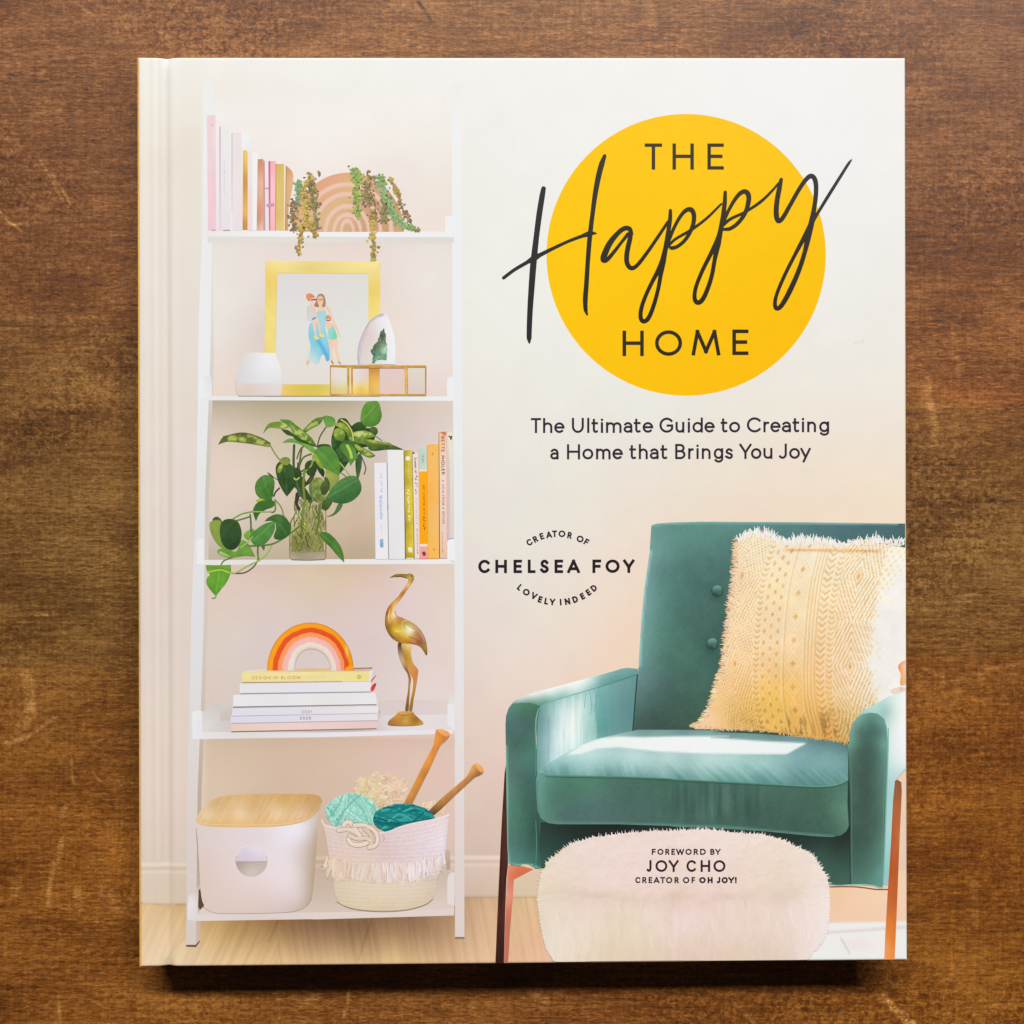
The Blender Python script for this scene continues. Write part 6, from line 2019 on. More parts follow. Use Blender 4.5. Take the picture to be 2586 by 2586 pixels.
needle("wooden knitting needle standing steeper in the basket", [(1040, 72), (1090, 80), (1145, 110), (1128, 150), (1075, 200), (1055, 235), (990, 380), (910, 540), (835, 690, 1), (772, 676, 1), (860, 500), (950, 320),
        (1008, 210), (1018, 170), (1026, 120)], [(1050, 74), (1100, 74), (1147, 108), (1120, 128), (1070, 102)],
       [(1060, 150, 232, 152, 66), (1090, 140, 206, 130, 66), (1030, 200, 232, 150, 66), (1045, 230, 212, 136, 70), (960, 350, 240, 158, 72), (985, 370, 208, 134, 66),
        (900, 480, 226, 148, 66), (940, 450, 188, 120, 66), (840, 600, 222, 152, 76), (870, 600, 180, 124, 72), (800, 670, 186, 126, 66)])
needle("wooden knitting needle leaning right out of the basket", [(1350, 352), (1395, 360), (1422, 408), (1408, 436), (1350, 464), (1320, 490), (1180, 620), (1060, 735), (1012, 772, 1), (966, 742, 1), (1080, 630),
        (1220, 510), (1285, 450), (1310, 410), (1328, 370)], [(1358, 348), (1392, 358), (1424, 405), (1402, 418), (1368, 385)],
       [(1340, 400, 222, 160, 84), (1370, 440, 160, 110, 60), (1300, 460, 208, 150, 84), (1320, 480, 168, 114, 70), (1200, 560, 206, 146, 80), (1220, 575, 168, 116, 74),
        (1080, 670, 190, 132, 68), (1110, 690, 156, 106, 62), (1000, 740, 120, 84, 48), (1020, 760, 90, 62, 36)])
printed("printed_yarn_ball", 3, "pale mint yarn ball", draw=lambda m: yarn(m, 350, 745, 212, 152, (160, 226, 208), (112, 190, 172), (206, 244, 232), 84, 3, 3.6))
printed("printed_yarn_ball", 4, "deep teal yarn ball", draw=lambda m: yarn(m, 770, 800, 250, 124, (34, 146, 144), (10, 100, 104), (66, 178, 172), 90, 8, 4.4))


def draw_basket(mb):
    body = RIM + [(1136, 830), (1128, 910), (1112, 1060), (1090, 1180), (1046, 1290), (1036, 1370), (1018, 1430), (950, 1490), (800, 1532), (600, 1546),
                  (400, 1532), (262, 1490), (216, 1420), (200, 1300), (166, 1130), (140, 960), (116, 860)]
    body = [(p[0], p[1], 1) if p in (RIM[0], RIM[-1]) else p for p in body]
    f = J.f((150, 900, 230, 208, 198), (250, 930, 226, 208, 200), (400, 1080, 232, 208, 198), (620, 960, 226, 206, 206), (640, 1060, 226, 200, 196), (760, 960, 230, 212, 212),
            (900, 880, 234, 216, 216), (1050, 850, 238, 222, 224), (1080, 960, 240, 226, 234), (1000, 1060, 236, 220, 228), (880, 1040, 234, 216, 220),
            (300, 1120, 232, 206, 196), (700, 1150, 230, 206, 208), (1080, 1120, 234, 222, 230), (250, 1380, 214, 196, 164), (400, 1420, 226, 208, 176),
            (600, 1450, 228, 208, 180), (800, 1420, 228, 208, 188), (950, 1400, 220, 200, 172), (600, 1530, 218, 188, 148), (300, 1480, 216, 196, 162),
            (900, 1500, 214, 190, 160), (1020, 1380, 206, 184, 156), (700, 1380, 228, 208, 176), soft=40)

    def fn(x, y):
        X, Y = J.inv(x, y)
        u = (X - 620) / 520
        lev = Y - 40 * (1 - u * u) + np.where(Y < 1150, 60 * (u * u) * (Y < 1000), 0)
        c = f(x, y)
        ph = lev / 33.0 * 2 * np.pi
        c = c + (np.sin(ph) * 3.4 + np.minimum(np.sin(ph + .6) + .75, 0) * 22)[:, None] * np.array([.9, 1, 1])
        c = c + (5 * noise(X + lev * .4, lev, 9, 12, 7))[:, None]
        e = np.minimum(X - 100 - (Y - 800) * .15, 1140 - (Y - 800) * .1 - X)
        lowr = sstep(1280, 1340, Y)[:, None] * .4
        c = c * (1 - lowr) + np.array([234, 220, 202.]) * lowr
        return c - ((1 - sstep(0, 40, e)) * 10)[:, None]
    mb.fill(spl(J(body), n=5), fn, 2.8)
    mb.stroke(J([(225, 1470), (300, 1512), (400, 1538), (600, 1552), (800, 1538), (950, 1496), (1010, 1450)]), 1.5, flat(170, 144, 112))
    mb.stroke(J([(p[0], p[1] + 8) for p in RIM]), 4.5, J.f((120, 830, 238, 222, 212), (300, 860, 236, 220, 210), (600, 912, 236, 214, 214), (900, 825, 240, 226, 226),
              (1130, 770, 240, 228, 232)))
    mb.stroke(J([(600, 930), (615, 950), (600, 985)]), [4, 5, 2], flat(232, 178, 180))


bk_ = printed("printed_basket", 5, "woven rope basket holding yarn printed on the cover", draw=draw_basket)


def draw_fringe(mb):
    rnd = random.Random(31)
    for i in range(300):
        u = rnd.uniform(-1, 1)
        X = 618 + 490 * u
        sag = 56 * (1 - u * u)
        y0 = 1100 + sag + rnd.uniform(-6, 40) - (26 if u > .6 else 0)
        ln = rnd.uniform(80, 150) * (1 if abs(u) < .9 else .7)
        dx = rnd.uniform(-26, 22) - (18 if u < -.6 else 0)
        b = rnd.uniform(-14, 10)
        rt = (u + 1) / 2
        base = np.array([236, 214, 192.]) * (1 - rt) + np.array([240, 230, 238.]) * rt
        if rnd.random() < .3:
            base = base - np.array([30, 34, 46.]) * rnd.random()
        if rnd.random() < .12:
            base = base * .5 + np.array([234, 190, 170.]) * .5
        c = tuple(np.clip(base + b, 0, 250))
        mb.stroke(J([(X, y0), (X + dx * .4 + rnd.uniform(-5, 5), y0 + ln * .5), (X + dx, y0 + ln)]), [2.4, 3.6, 2.6], flat(*c), cap='butt', n=3)


printed("fringe", 6, None, bk_, draw_fringe)


def draw_knot(mb):
    def rope(p, w, a=(232, 212, 194), d=(168, 138, 112)):
        q = J(p)
        mb.stroke(q, w + 2.2, flat(*d))
        mb.stroke(q, w, flat(*a))
        mb.stroke([(x - .8, y - 1.6) for x, y in q], w * .42, flat(min(255, a[0] + 8), a[1] + 10, a[2] + 12))
    rope([(240, 890), (330, 885), (400, 920), (420, 930)], 10.5, (228, 208, 192))
    rope([(370, 850), (450, 850), (530, 890), (560, 950), (545, 1010), (490, 1030)], 10)
    rope([(320, 960), (350, 1000), (420, 1010), (480, 990)], 10.5, (234, 214, 196))
    rope([(330, 935), (400, 960), (470, 955), (510, 985)], 9.5, (226, 204, 184))
    rope([(285, 850), (310, 825), (345, 835), (390, 900), (420, 945)], 11)
    rope([(455, 880), (500, 920), (515, 980), (500, 1020)], 9.5, (224, 202, 180))


printed("rope_knot", 7, None, bk_, draw_knot)


# ------------------------------------------------------------------ yellow disc and title
def draw_disc(mb):
    cx, cy, rx, ry = 1732.7, 643.5, 352.7, 355.6
    f = field([(1732, 300, 255, 208, 44), (1500, 450, 254, 208, 30), (1950, 450, 254, 206, 36), (1732, 640, 254, 207, 14), (1420, 700, 255, 207, 18),
               (2050, 700, 253, 202, 16), (1732, 950, 254, 200, 4), (1550, 850, 254, 204, 10), (1900, 880, 254, 200, 4)], 80)
    mb.fill([(cx + rx * math.cos(a), cy + ry * math.sin(a)) for a in np.linspace(0, 2 * math.pi, 160)[:-1]],
            plus(plus(lambda x, y: f(x, y) - np.array([0, 6, 22.]), 0.8, 55, 55, 5, (.3, 1, 1.6)), 1.0, 7, 7, 8, (.5, 1, 2)), 8)


printed("yellow_disc", 1, None, draw=draw_disc)
TXT = field([(1650, 400, 68, 62, 44), (1800, 400, 62, 56, 42), (1600, 880, 50, 44, 28), (1860, 880, 46, 40, 28)], 40)


def kw(a):
    return [(c, x0 if True else 0, x1) for c, x0, x1 in a]


def draw_the(mb):
    k = 3.066
    for ch, a, b in (('T', 1190, 1325), ('H', 1405, 1410.4 + 160), ('E', 1410.4 + 265, 1410.4 + 392)):
        ox, oy = K([(a, 486)])[0]
        glyph(mb, ch, ox, oy, (b - a) / k, (486 - 283) / k, 8.8, TXT)


def draw_home(mb):
    k = 3.066
    for ch, a, b in (('H', 1018, 1183), ('O', 1270, 1410.4 + 69), ('M', 1410.4 + 143, 1410.4 + 365), ('E', 1410.4 + 458, 1410.4 + 583)):
        ox, oy = K([(a, 1930)])[0]
        glyph(mb, ch, ox, oy - 3 * (a - 1018) / 900, (b - a) / k, 64.5, 9.2, TXT)


printed("title_lettering", 2, "word THE in capitals", draw=draw_the)
printed("title_lettering", 2, "word HOME in capitals", draw=draw_home)


def draw_script(mb):
    ink = field([(1350, 500, 66, 66, 70), (1340, 800, 58, 58, 62), (1500, 500, 70, 68, 60), (1480, 750, 58, 54, 46), (1700, 650, 60, 56, 42), (1800, 500, 72, 70, 54),
                 (1900, 700, 62, 54, 44), (2050, 500, 70, 66, 62), (2130, 420, 74, 74, 78), (1250, 690, 62, 62, 64)], 40)

    def S(crop, pts):
        p = crop([q[:2] for q in pts])
        mb.stroke(p, [q[2] / 2.85 for q in pts], lambda x, y: ink(x, y) - 14, n=9)
    S(K, [(407, 632, 34), (396, 690, 40), (374, 830, 42), (352, 1000, 40), (336, 1140, 44), (326, 1240, 46), (314, 1400, 44), (303, 1560, 40), (297, 1700, 38), (295, 1790, 36), (297, 1825, 14)])
    S(K, [(97, 1324, 24), (180, 1262, 24), (280, 1203, 27), (338, 1168, 46), (380, 1146, 30), (480, 1096, 24), (600, 1040, 22), (700, 1002, 24), (760, 982, 40), (795, 978, 22), (820, 981, 5)])
    S(K, [(880, 380, 26), (858, 440, 40), (832, 540, 40), (806, 680, 36), (786, 830, 32), (770, 960, 34), (760, 1060, 34), (748, 1220, 32), (738, 1380, 34), (730, 1490, 36), (733, 1570, 30), (745, 1610, 12)])
    # a
    S(K, [(1092, 985, 20), (1072, 945, 34), (1035, 940, 34), (985, 975, 34), (920, 1055, 42), (880, 1140, 46), (872, 1182, 44), (895, 1185, 30), (950, 1125, 26), (1010, 1048, 22), (1060, 985, 26)])
    S(K, [(1080, 960, 30), (1078, 1010, 34), (1060, 1090, 36), (1050, 1160, 36), (1056, 1215, 34), (1085, 1248, 32), (1125, 1232, 28), (1200, 1140, 26), (1290, 1010, 24), (1370, 890, 22)])
    # first p
    S(K, [(1389, 802, 24), (1386, 870, 30), (1372, 970, 32), (1352, 1090, 34), (1330, 1200, 44), (1312, 1310, 30), (1292, 1420, 28), (1255, 1550, 30), (1215, 1640, 32), (1180, 1660, 30),
          (1160, 1635, 30), (1162, 1570, 30), (1190, 1480, 28), (1245, 1360, 28), (1300, 1255, 34), (1345, 1130, 30), (1378, 1030, 26), (1425, 920, 24), (1475, 835, 26),
          (1520, 795, 30), (1555, 800, 34), (1572, 850, 32), (1558, 930, 30), (1510, 1020, 26), (1450, 1076, 24), (1400, 1092, 26), (1380, 1080, 16)])
    S(K, [(1382, 1065, 20), (1430, 1022, 20), (1550, 952, 22), (1670, 862, 20), (1782, 752, 16)])
    # second p
    S(L, [(403, 660, 24), (399, 740, 32), (386, 850, 34), (366, 960, 36), (345, 1060, 46), (322, 1180, 30), (298, 1310, 30), (258, 1430, 32), (220, 1500, 34), (186, 1514, 32), (166, 1480, 30),
          (175, 1400, 28), (225, 1270, 28), (290, 1140, 30), (345, 1020, 32), (385, 900, 28), (430, 800, 24), (490, 700, 28), (545, 655, 32), (580, 675, 36), (582, 740, 34), (555, 825, 30), (500, 900, 28),
          (440, 942, 26), (390, 948, 20)])
    S(L, [(388, 915, 22), (440, 870, 22), (560, 812, 20), (680, 732, 22), (770, 645, 18), (815, 590, 14)])
    # y
    S(L, [(836, 562, 26), (822, 630, 36), (804, 730, 36), (798, 820, 38), (812, 880, 36), (840, 870, 32), (900, 770, 30), (980, 630, 30), (1035, 555, 32), (1072, 535, 34), (1100, 570, 34), (1106, 660, 32), (1092, 780, 32),
          (1070, 900, 42), (1045, 1010, 42), (1020, 1120, 32), (975, 1260, 34), (905, 1420, 38), (840, 1535, 34), (803, 1560, 30), (788, 1525, 28), (802, 1450, 26), (860, 1310, 26), (940, 1150, 26), (1020, 1000, 34),
          (1070, 900, 34), (1120, 820, 22), (1200, 690, 24), (1300, 530, 22), (1360, 435, 20), (1380, 410, 10)])


printed("script_lettering", 2, "word Happy in brush script", draw=draw_script)

SUB = flat(50, 40, 54)


def draw_sub1(mb):
    boxed_line(mb, M, [('T', 50, 112), ('h', 124, 181), ('e', 192, 255), ('U', 300, 373), ('l', 394, 406), ('t', 419, 459), ('i', 477, 490), ('m', 508, 603), ('a', 615, 669),
                       ('t', 677, 719), ('e', 731, 796), ('G', 834, 918), ('u', 932, 986), ('i', 1007, 1020), ('d', 1035, 1099), ('e', 1108, 1171), ('t', 1207, 1248), ('o', 1259, 1326),
                       ('C', 1367, 1453), ('r', 1468, 1506), ('e', 1510, 1573), ('a', 1580, 1636), ('t', 1645, 1686), ('i', 1703, 1716), ('n', 1735, 1789), ('g', 1808, 1869)],
               62, 154, 5.6, SUB, -0.0033)


def draw_sub2(mb):
    boxed_line(mb, M, [('a', 168, 219), ('H', 270, 350), ('o', 364, 431), ('m', 447, 536), ('e', 547, 611), ('t', 650, 691), ('h', 708, 763), ('a', 775, 829), ('t', 839, 881),
                       ('B', 930, 993), ('r', 1009, 1046), ('i', 1060, 1073), ('n', 1092, 1146), ('g', 1165, 1223), ('s', 1235, 1283), ('Y', 1321, 1396), ('o', 1392, 1456), ('u', 1468, 1523),
                       ('J', 1562, 1611), ('o', 1625, 1691), ('y', 1693, 1757)], 222, 315, 5.6, SUB, -0.0030)


printed("subtitle_lettering", 1, "upper line of the subtitle", draw=draw_sub1)
printed("subtitle_lettering", 1, "lower line of the subtitle", draw=draw_sub2)
AUT = flat(40, 28, 38)
printed("author_lettering", 1, "author name in wide bold capitals", draw=lambda m: boxed_line(m, N, [
    ('C', 78, 207), ('H', 267, 396), ('E', 469, 563), ('L', 627, 713), ('S', 764, 860), ('E', 924, 1019), ('A', 1064, 1206), ('F', 1344, 1441), ('O', 1489, 1646), ('Y', 1684, 1811)],
    411, 560, 7.4, AUT, -0.002))


def arc_text(mb, items, h, t):
    for ch, cx_, cy_, rot, w in items:
        x, y = N([(cx_, cy_)])[0]
        ca, sa = math.cos(math.radians(rot)), math.sin(math.radians(rot))
        ox, oy = x - w / 2 * ca - h / 2 * sa, y - w / 2 * sa + h / 2 * ca
        glyph(mb, ch, ox, oy, w, h, t, AUT, rot)


printed("author_lettering", 1, "words curving up over the author name", draw=lambda m: arc_text(m, [
    ('C', 645, 218, -34, 14), ('R', 712, 183, -26, 11), ('E', 783, 150, -18, 10), ('A', 862, 134, -9, 15), ('T', 925, 123, -2, 12.5), ('O', 1006, 123, 2, 17.5), ('R', 1092, 140, 11, 11),
    ('O', 1208, 180, 24, 17.5), ('F', 1278, 214, 32, 10)], 16.6, 3.9))
printed("author_lettering", 1, "words curving down under the author name", draw=lambda m: arc_text(m, [
    ('L', 540, 718, 40, 9.5), ('O', 611, 771, 32, 17.5), ('V', 697, 812, 24, 15), ('E', 765, 851, 17, 10), ('L', 834, 871, 10, 9.5), ('Y', 900, 879, 4, 14), ('I', 992, 881, -3, 4),
    ('N', 1067, 873, -10, 13.5), ('D', 1153, 850, -19, 13.5), ('E', 1234, 815, -27, 10), ('E', 1300, 772, -35, 10), ('D', 1360, 725, -41, 13.5)], 16.6, 4.2))

# ------------------------------------------------------------------ green velvet armchair
VEL = (.75, 1, .95)


def velvet(fn0, amp=6, seed=3):
    def fn(x, y):
        c = fn0(x, y)
        return c * .88 + c.mean(1)[:, None] * .12

    return plus(plus(fn, amp * .4, 26, 34, seed, VEL), amp * .5, 3.4, 3.4, seed + 9, VEL, 2)


def draw_apron(mb):
    ol = Q([(350, 770), (385, 800), (640, 805), (1400, 820)]) + R([(0, 820), (700, 860), (1340, 880), (1398, 800), (1402, 1290), (1225, 1296), (800, 1200), (200, 1100)]) + \
        Q([(1400, 1100), (700, 1120), (410, 1168), (345, 1166)])
    f = Q.f((400, 830, 46, 62, 56), (700, 850, 34, 46, 44), (1000, 870, 34, 42, 40), (1400, 850, 40, 52, 48), (450, 950, 46, 72, 64), (500, 1060, 44, 76, 66), (385, 1100, 56, 96, 84),
            (650, 950, 36, 56, 50), (2400, 900, 38, 54, 48), (2650, 930, 42, 56, 50), (2600, 1040, 56, 88, 76), (2700, 1200, 64, 98, 84), (2750, 960, 40, 56, 50), (2800, 1250, 66, 104, 90), (2500, 980, 44, 66, 58), soft=40)
    # shadowed frame seen in the gaps round the cushion
    mb.fill(Q([(340, 390), (480, 380), (480, 900), (340, 1100)]) , velvet(flat(60, 98, 88), 4), 8)
    mb.fill(R([(1340, 120), (1400, 120), (1420, 1200), (1360, 1200)]), velvet(flat(58, 88, 78), 4), 8)
    mb.fill(Q([(360, 60), (1200, 40), (1200, 420), (360, 430)]), velvet(flat(90, 140, 134), 4), 8)
    mb.fill(ol, velvet(f, 4), 6)
    mb.stroke(Q([(384, 800), (376, 960), (388, 1160)]), 2.0, flat(78, 130, 118))
    mb.stroke(R([(1226, 1290), (1300, 1297), (1400, 1290)]), 2.6, flat(150, 186, 166))


chair = printed("printed_armchair", 1, "green velvet armchair printed on the cover", draw=draw_apron)


def draw_dark_leg(mb):
    mb.fill(Q([(118, 345), (106, 420), (84, 800), (60, 1300), (35, 1880), (34, 1930), (101, 1930), (112, 1500), (121, 1250), (134, 1130), (124, 700)]),
            plus(Q.f((110, 450, 70, 38, 34), (100, 700, 84, 46, 38), (95, 1000, 78, 40, 34), (60, 1400, 66, 34, 28), (100, 1500, 90, 52, 42), (70, 1850, 52, 26, 22), soft=30), 6, 4, 60, 4), 4)


def draw_copper_leg(mb):
    mb.fill(Q([(136, 1135), (250, 1145), (335, 1170), (180, 1252), (172, 1400), (150, 1640), (134, 1930), (102, 1930), (112, 1600), (124, 1300)]),
            Q.f((160, 1160, 236, 150, 120), (250, 1165, 224, 120, 84), (190, 1200, 214, 106, 70), (300, 1175, 216, 116, 80), (160, 1300, 222, 134, 112), (130, 1400, 240, 160, 140),
                (150, 1500, 206, 116, 90), (125, 1800, 196, 116, 96), soft=20), 4)


def draw_right_leg(mb):
    mb.fill(R([(1742, 472), (1762, 462), (1796, 484), (1800, 560), (1784, 900), (1768, 1300), (1752, 1700), (1742, 1900), (1660, 1900), (1668, 1700), (1688, 1350), (1712, 900), (1730, 600)]),
            plus(R.f((1765, 520, 150, 96, 64), (1760, 700, 186, 102, 58), (1745, 900, 180, 92, 54), (1775, 900, 206, 120, 70), (1735, 1150, 192, 92, 46), (1720, 1400, 206, 108, 54), (1750, 1400, 190, 96, 48),
                     (1710, 1600, 226, 128, 58), (1700, 1850, 240, 150, 76), (1735, 1750, 232, 132, 56), (1680, 1800, 246, 170, 110), soft=25), 5, 4, 40, 6), 4)


printed("chair_leg", 2, "dark brown leg", chair, draw_dark_leg)
printed("chair_leg", 2, "copper coloured leg", chair, draw_copper_leg)
printed("chair_leg", 2, "orange brown leg", chair, draw_right_leg)


def draw_back(mb):
    ol = [p[:2] for p in O([(1304, 122), (1318, 112), (1350, 104), (1450, 95), (1700, 88), (1840, 88)])] + [p[:2] for p in P([(400, 89), (1000, 92), (1500, 98), (1886, 104), (1890, 1400), (1600, 1850), (0, 1800)])] + \
        [p[:2] for p in O([(1155, 1800), (1160, 1600), (1188, 1380), (1200, 1280), (1206, 1150), (1222, 900), (1245, 650), (1290, 330)])]
    f = O.f((1320, 200, 112, 160, 156), (1300, 400, 118, 164, 162), (1270, 600, 116, 164, 160), (1250, 800, 118, 170, 164), (1235, 1000, 112, 166, 156), (1220, 1200, 112, 160, 156), (1205, 1400, 98, 140, 140),
            (1190, 1600, 84, 120, 114), (1190, 1760, 66, 96, 88), (1400, 150, 92, 146, 136), (1500, 300, 94, 146, 138), (1400, 500, 84, 134, 126), (1600, 450, 80, 124, 118), (1500, 700, 76, 126, 116), (1700, 300, 86, 134, 128),
            (1800, 150, 92, 148, 136), (1400, 900, 80, 130, 118), (1600, 900, 74, 116, 108), (1400, 1200, 76, 122, 110), (1600, 1150, 74, 122, 106), (1500, 1400, 70, 106, 98), (1700, 1400, 70, 112, 98), (1400, 1600, 66, 96, 88),
            (1600, 1650, 66, 98, 84), (1300, 1700, 62, 90, 80), (1700, 1700, 64, 96, 82), (1850, 800, 68, 108, 98), (1850, 1000, 64, 104, 94), (1830, 1250, 62, 102, 92), (1450, 1000, 82, 132, 118), (1750, 600, 76, 118, 112),
            (1950, 150, 92, 144, 138), (2200, 160, 92, 140, 140), (1950, 300, 80, 126, 118), (2600, 140, 82, 124, 128), (3200, 150, 74, 112, 116), (3350, 150, 70, 106, 108), (1900, 500, 74, 118, 110), soft=70)
    f = velvet(f, 7, 5)
    f = blend(f, line_mask(O([(1296, 330), (1250, 640), (1228, 880), (1212, 1130), (1206, 1260)]), 1.5, 6), (150, 200, 196))
    f = blend(f, line_mask(O([(1320, 114), (1450, 98), (1700, 91), (2400, 93), (3300, 105)]), 2, 5), (132, 180, 172))
    for (bx, by) in ((1840, 650), (1800, 1080)):
        (nx, ny), = O([(bx - 12, by + 22)])
        f = blend(f, (lambda x, y, nx=nx, ny=ny: .55 * np.exp(-((x - nx) ** 2 + (y - ny) ** 2) / 18.0 ** 2)), (44, 74, 70))
        (nx, ny), = O([(bx - 90, by - 40)])
        f = blend(f, (lambda x, y, nx=nx, ny=ny: .25 * np.exp(-(((x - nx) / 30) ** 2 + ((y - ny) / 12) ** 2))), (60, 96, 92))
    mb.fill(ol, f, 5)


printed("backrest", 2, None, chair, draw_back)
for bx, by in ((1840, 650), (1800, 1080)):
    printed("upholstery_button", 3, "upper button" if by < 900 else "lower button", chair, lambda m, bx=bx, by=by: (
        m.fill([(O([(bx, by)])[0][0] + 13.6 * math.cos(a), O([(bx, by)])[0][1] + 13.8 * math.sin(a)) for a in np.linspace(0, 6.28, 28)[:-1]],
               velvet(O.f((bx - 20, by - 25, 100, 150, 140), (bx, by, 76, 118, 110), (bx + 25, by + 25, 70, 112, 100), (bx - 5, by + 38, 44, 72, 66), (bx + 38, by + 10, 60, 98, 88),
                          (bx + 20, by - 34, 112, 160, 148), soft=8, lam=0.0), 4, 8), 3),
        m.stroke([(O([(bx, by)])[0][0] + 14.0 * math.cos(a), O([(bx, by)])[0][1] + 14.2 * math.sin(a)) for a in np.linspace(-.5, 3.6, 22)], [1.4, 3.6, 1.4], flat(46, 74, 68))))


def draw_left_inner(mb):
    ol = O([(366, 1680), (385, 1615), (425, 1575), (560, 1525), (800, 1452), (1000, 1392), (1192, 1322), (1178, 1500), (1152, 1790)]) + \
        Q([(1000, 110), (820, 148), (640, 224), (470, 330), (365, 410), (362, 200)])
    f = O.f((1150, 1400, 104, 156, 152), (1100, 1600, 96, 146, 150), (1000, 1500, 116, 170, 170), (900, 1600, 124, 180, 176), (1000, 1750, 104, 160, 158), (880, 1780, 116, 176, 172), (840, 1560, 150, 206, 202), (830, 1700, 150, 212, 204),
            (720, 1560, 206, 234, 230), (700, 1700, 226, 242, 238), (640, 1640, 226, 242, 240), (620, 1780, 240, 248, 246), (560, 1620, 196, 228, 228), (540, 1800, 206, 234, 234), (490, 1640, 160, 206, 208), (500, 1800, 186, 222, 224),
            (440, 1640, 122, 168, 164), (430, 1780, 128, 170, 176), (400, 1700, 112, 158, 150), (400, 1850, 130, 174, 182), (560, 1900, 226, 242, 242), (460, 1950, 156, 196, 204), (720, 1900, 206, 236, 232), (800, 1860, 176, 222, 214),
            (600, 1540, 170, 212, 206), (700, 1480, 170, 216, 212), (950, 1410, 120, 176, 172), (440, 2080, 128, 180, 180), (390, 2120, 110, 166, 158), (380, 1980, 112, 164, 158), (500, 2020, 196, 226, 226), soft=34)

    def fn(x, y):
        X, Y = O.inv(x, y)
        c = velvet(f, 5, 6)(x, y)
        s = fbm(X, Y, 14, 260, 12) * np.exp(-((X - 680) / 240) ** 2)
        c = c + (s * 12)[:, None] * np.array([1.2, .7, .7])
        e = sstep(-3, 3, X - 852 + 10 * np.sin(Y / 60)) * np.exp(-np.maximum(X - 852, 0) / 70) * sstep(1380, 1520, Y)
        c = c - (e * 26)[:, None] * np.array([1.3, .8, .8])
        e2 = np.exp(-((X - 468) / 8) ** 2) * sstep(1640, 1720, Y)
        return c - (e2 * 14)[:, None]
    mb.fill(ol, fn, 4)
    mb.stroke(O([(1190, 1335), (1176, 1500), (1153, 1788)]), 3.4, flat(46, 74, 70))
    for p in ([(800, 1460), (820, 1600), (806, 1660)], [(845, 1450), (850, 1560), (835, 1640)], [(770, 1480), (760, 1600)]):
        mb.stroke(O(p), [1.2, 1.8, 1.0][:len(p)], flat(124, 176, 176))


def draw_left_top(mb):
    ol = O([(140, 1610), (175, 1560), (215, 1530), (300, 1495), (500, 1438), (800, 1358), (1000, 1302), (1060, 1283), (1110, 1276), (1196, 1285), (1194, 1330), (1000, 1395), (800, 1458), (560, 1530), (430, 1575), (385, 1618),
            (366, 1680), (300, 1640), (200, 1620)])
    f = O.f((220, 1545, 190, 222, 214), (330, 1500, 240, 246, 242), (450, 1465, 246, 248, 246), (600, 1425, 247, 249, 247), (760, 1385, 236, 246, 244), (830, 1380, 190, 228, 222), (900, 1350, 140, 194, 188), (1000, 1325, 118, 176, 168),
            (1100, 1300, 116, 172, 172), (1170, 1310, 104, 160, 160), (900, 1400, 112, 168, 164), (800, 1430, 170, 214, 208), (700, 1450, 216, 238, 234), (560, 1505, 150, 204, 194), (440, 1550, 106, 166, 152), (330, 1570, 86, 142, 120),
            (260, 1580, 90, 146, 124), (200, 1590, 74, 124, 108), (380, 1590, 96, 156, 138), (500, 1490, 206, 232, 226), (340, 1630, 70, 120, 104), soft=26)
    mb.fill(ol, velvet(f, 5, 7), 4)
    mb.stroke(O([(1192, 1328), (1000, 1395), (800, 1456), (560, 1528), (430, 1574), (388, 1616), (368, 1690)]), 1.8, O.f((1100, 1350, 74, 118, 114), (800, 1456, 110, 160, 156), (500, 1550, 130, 186, 176), (370, 1680, 120, 180, 160)))


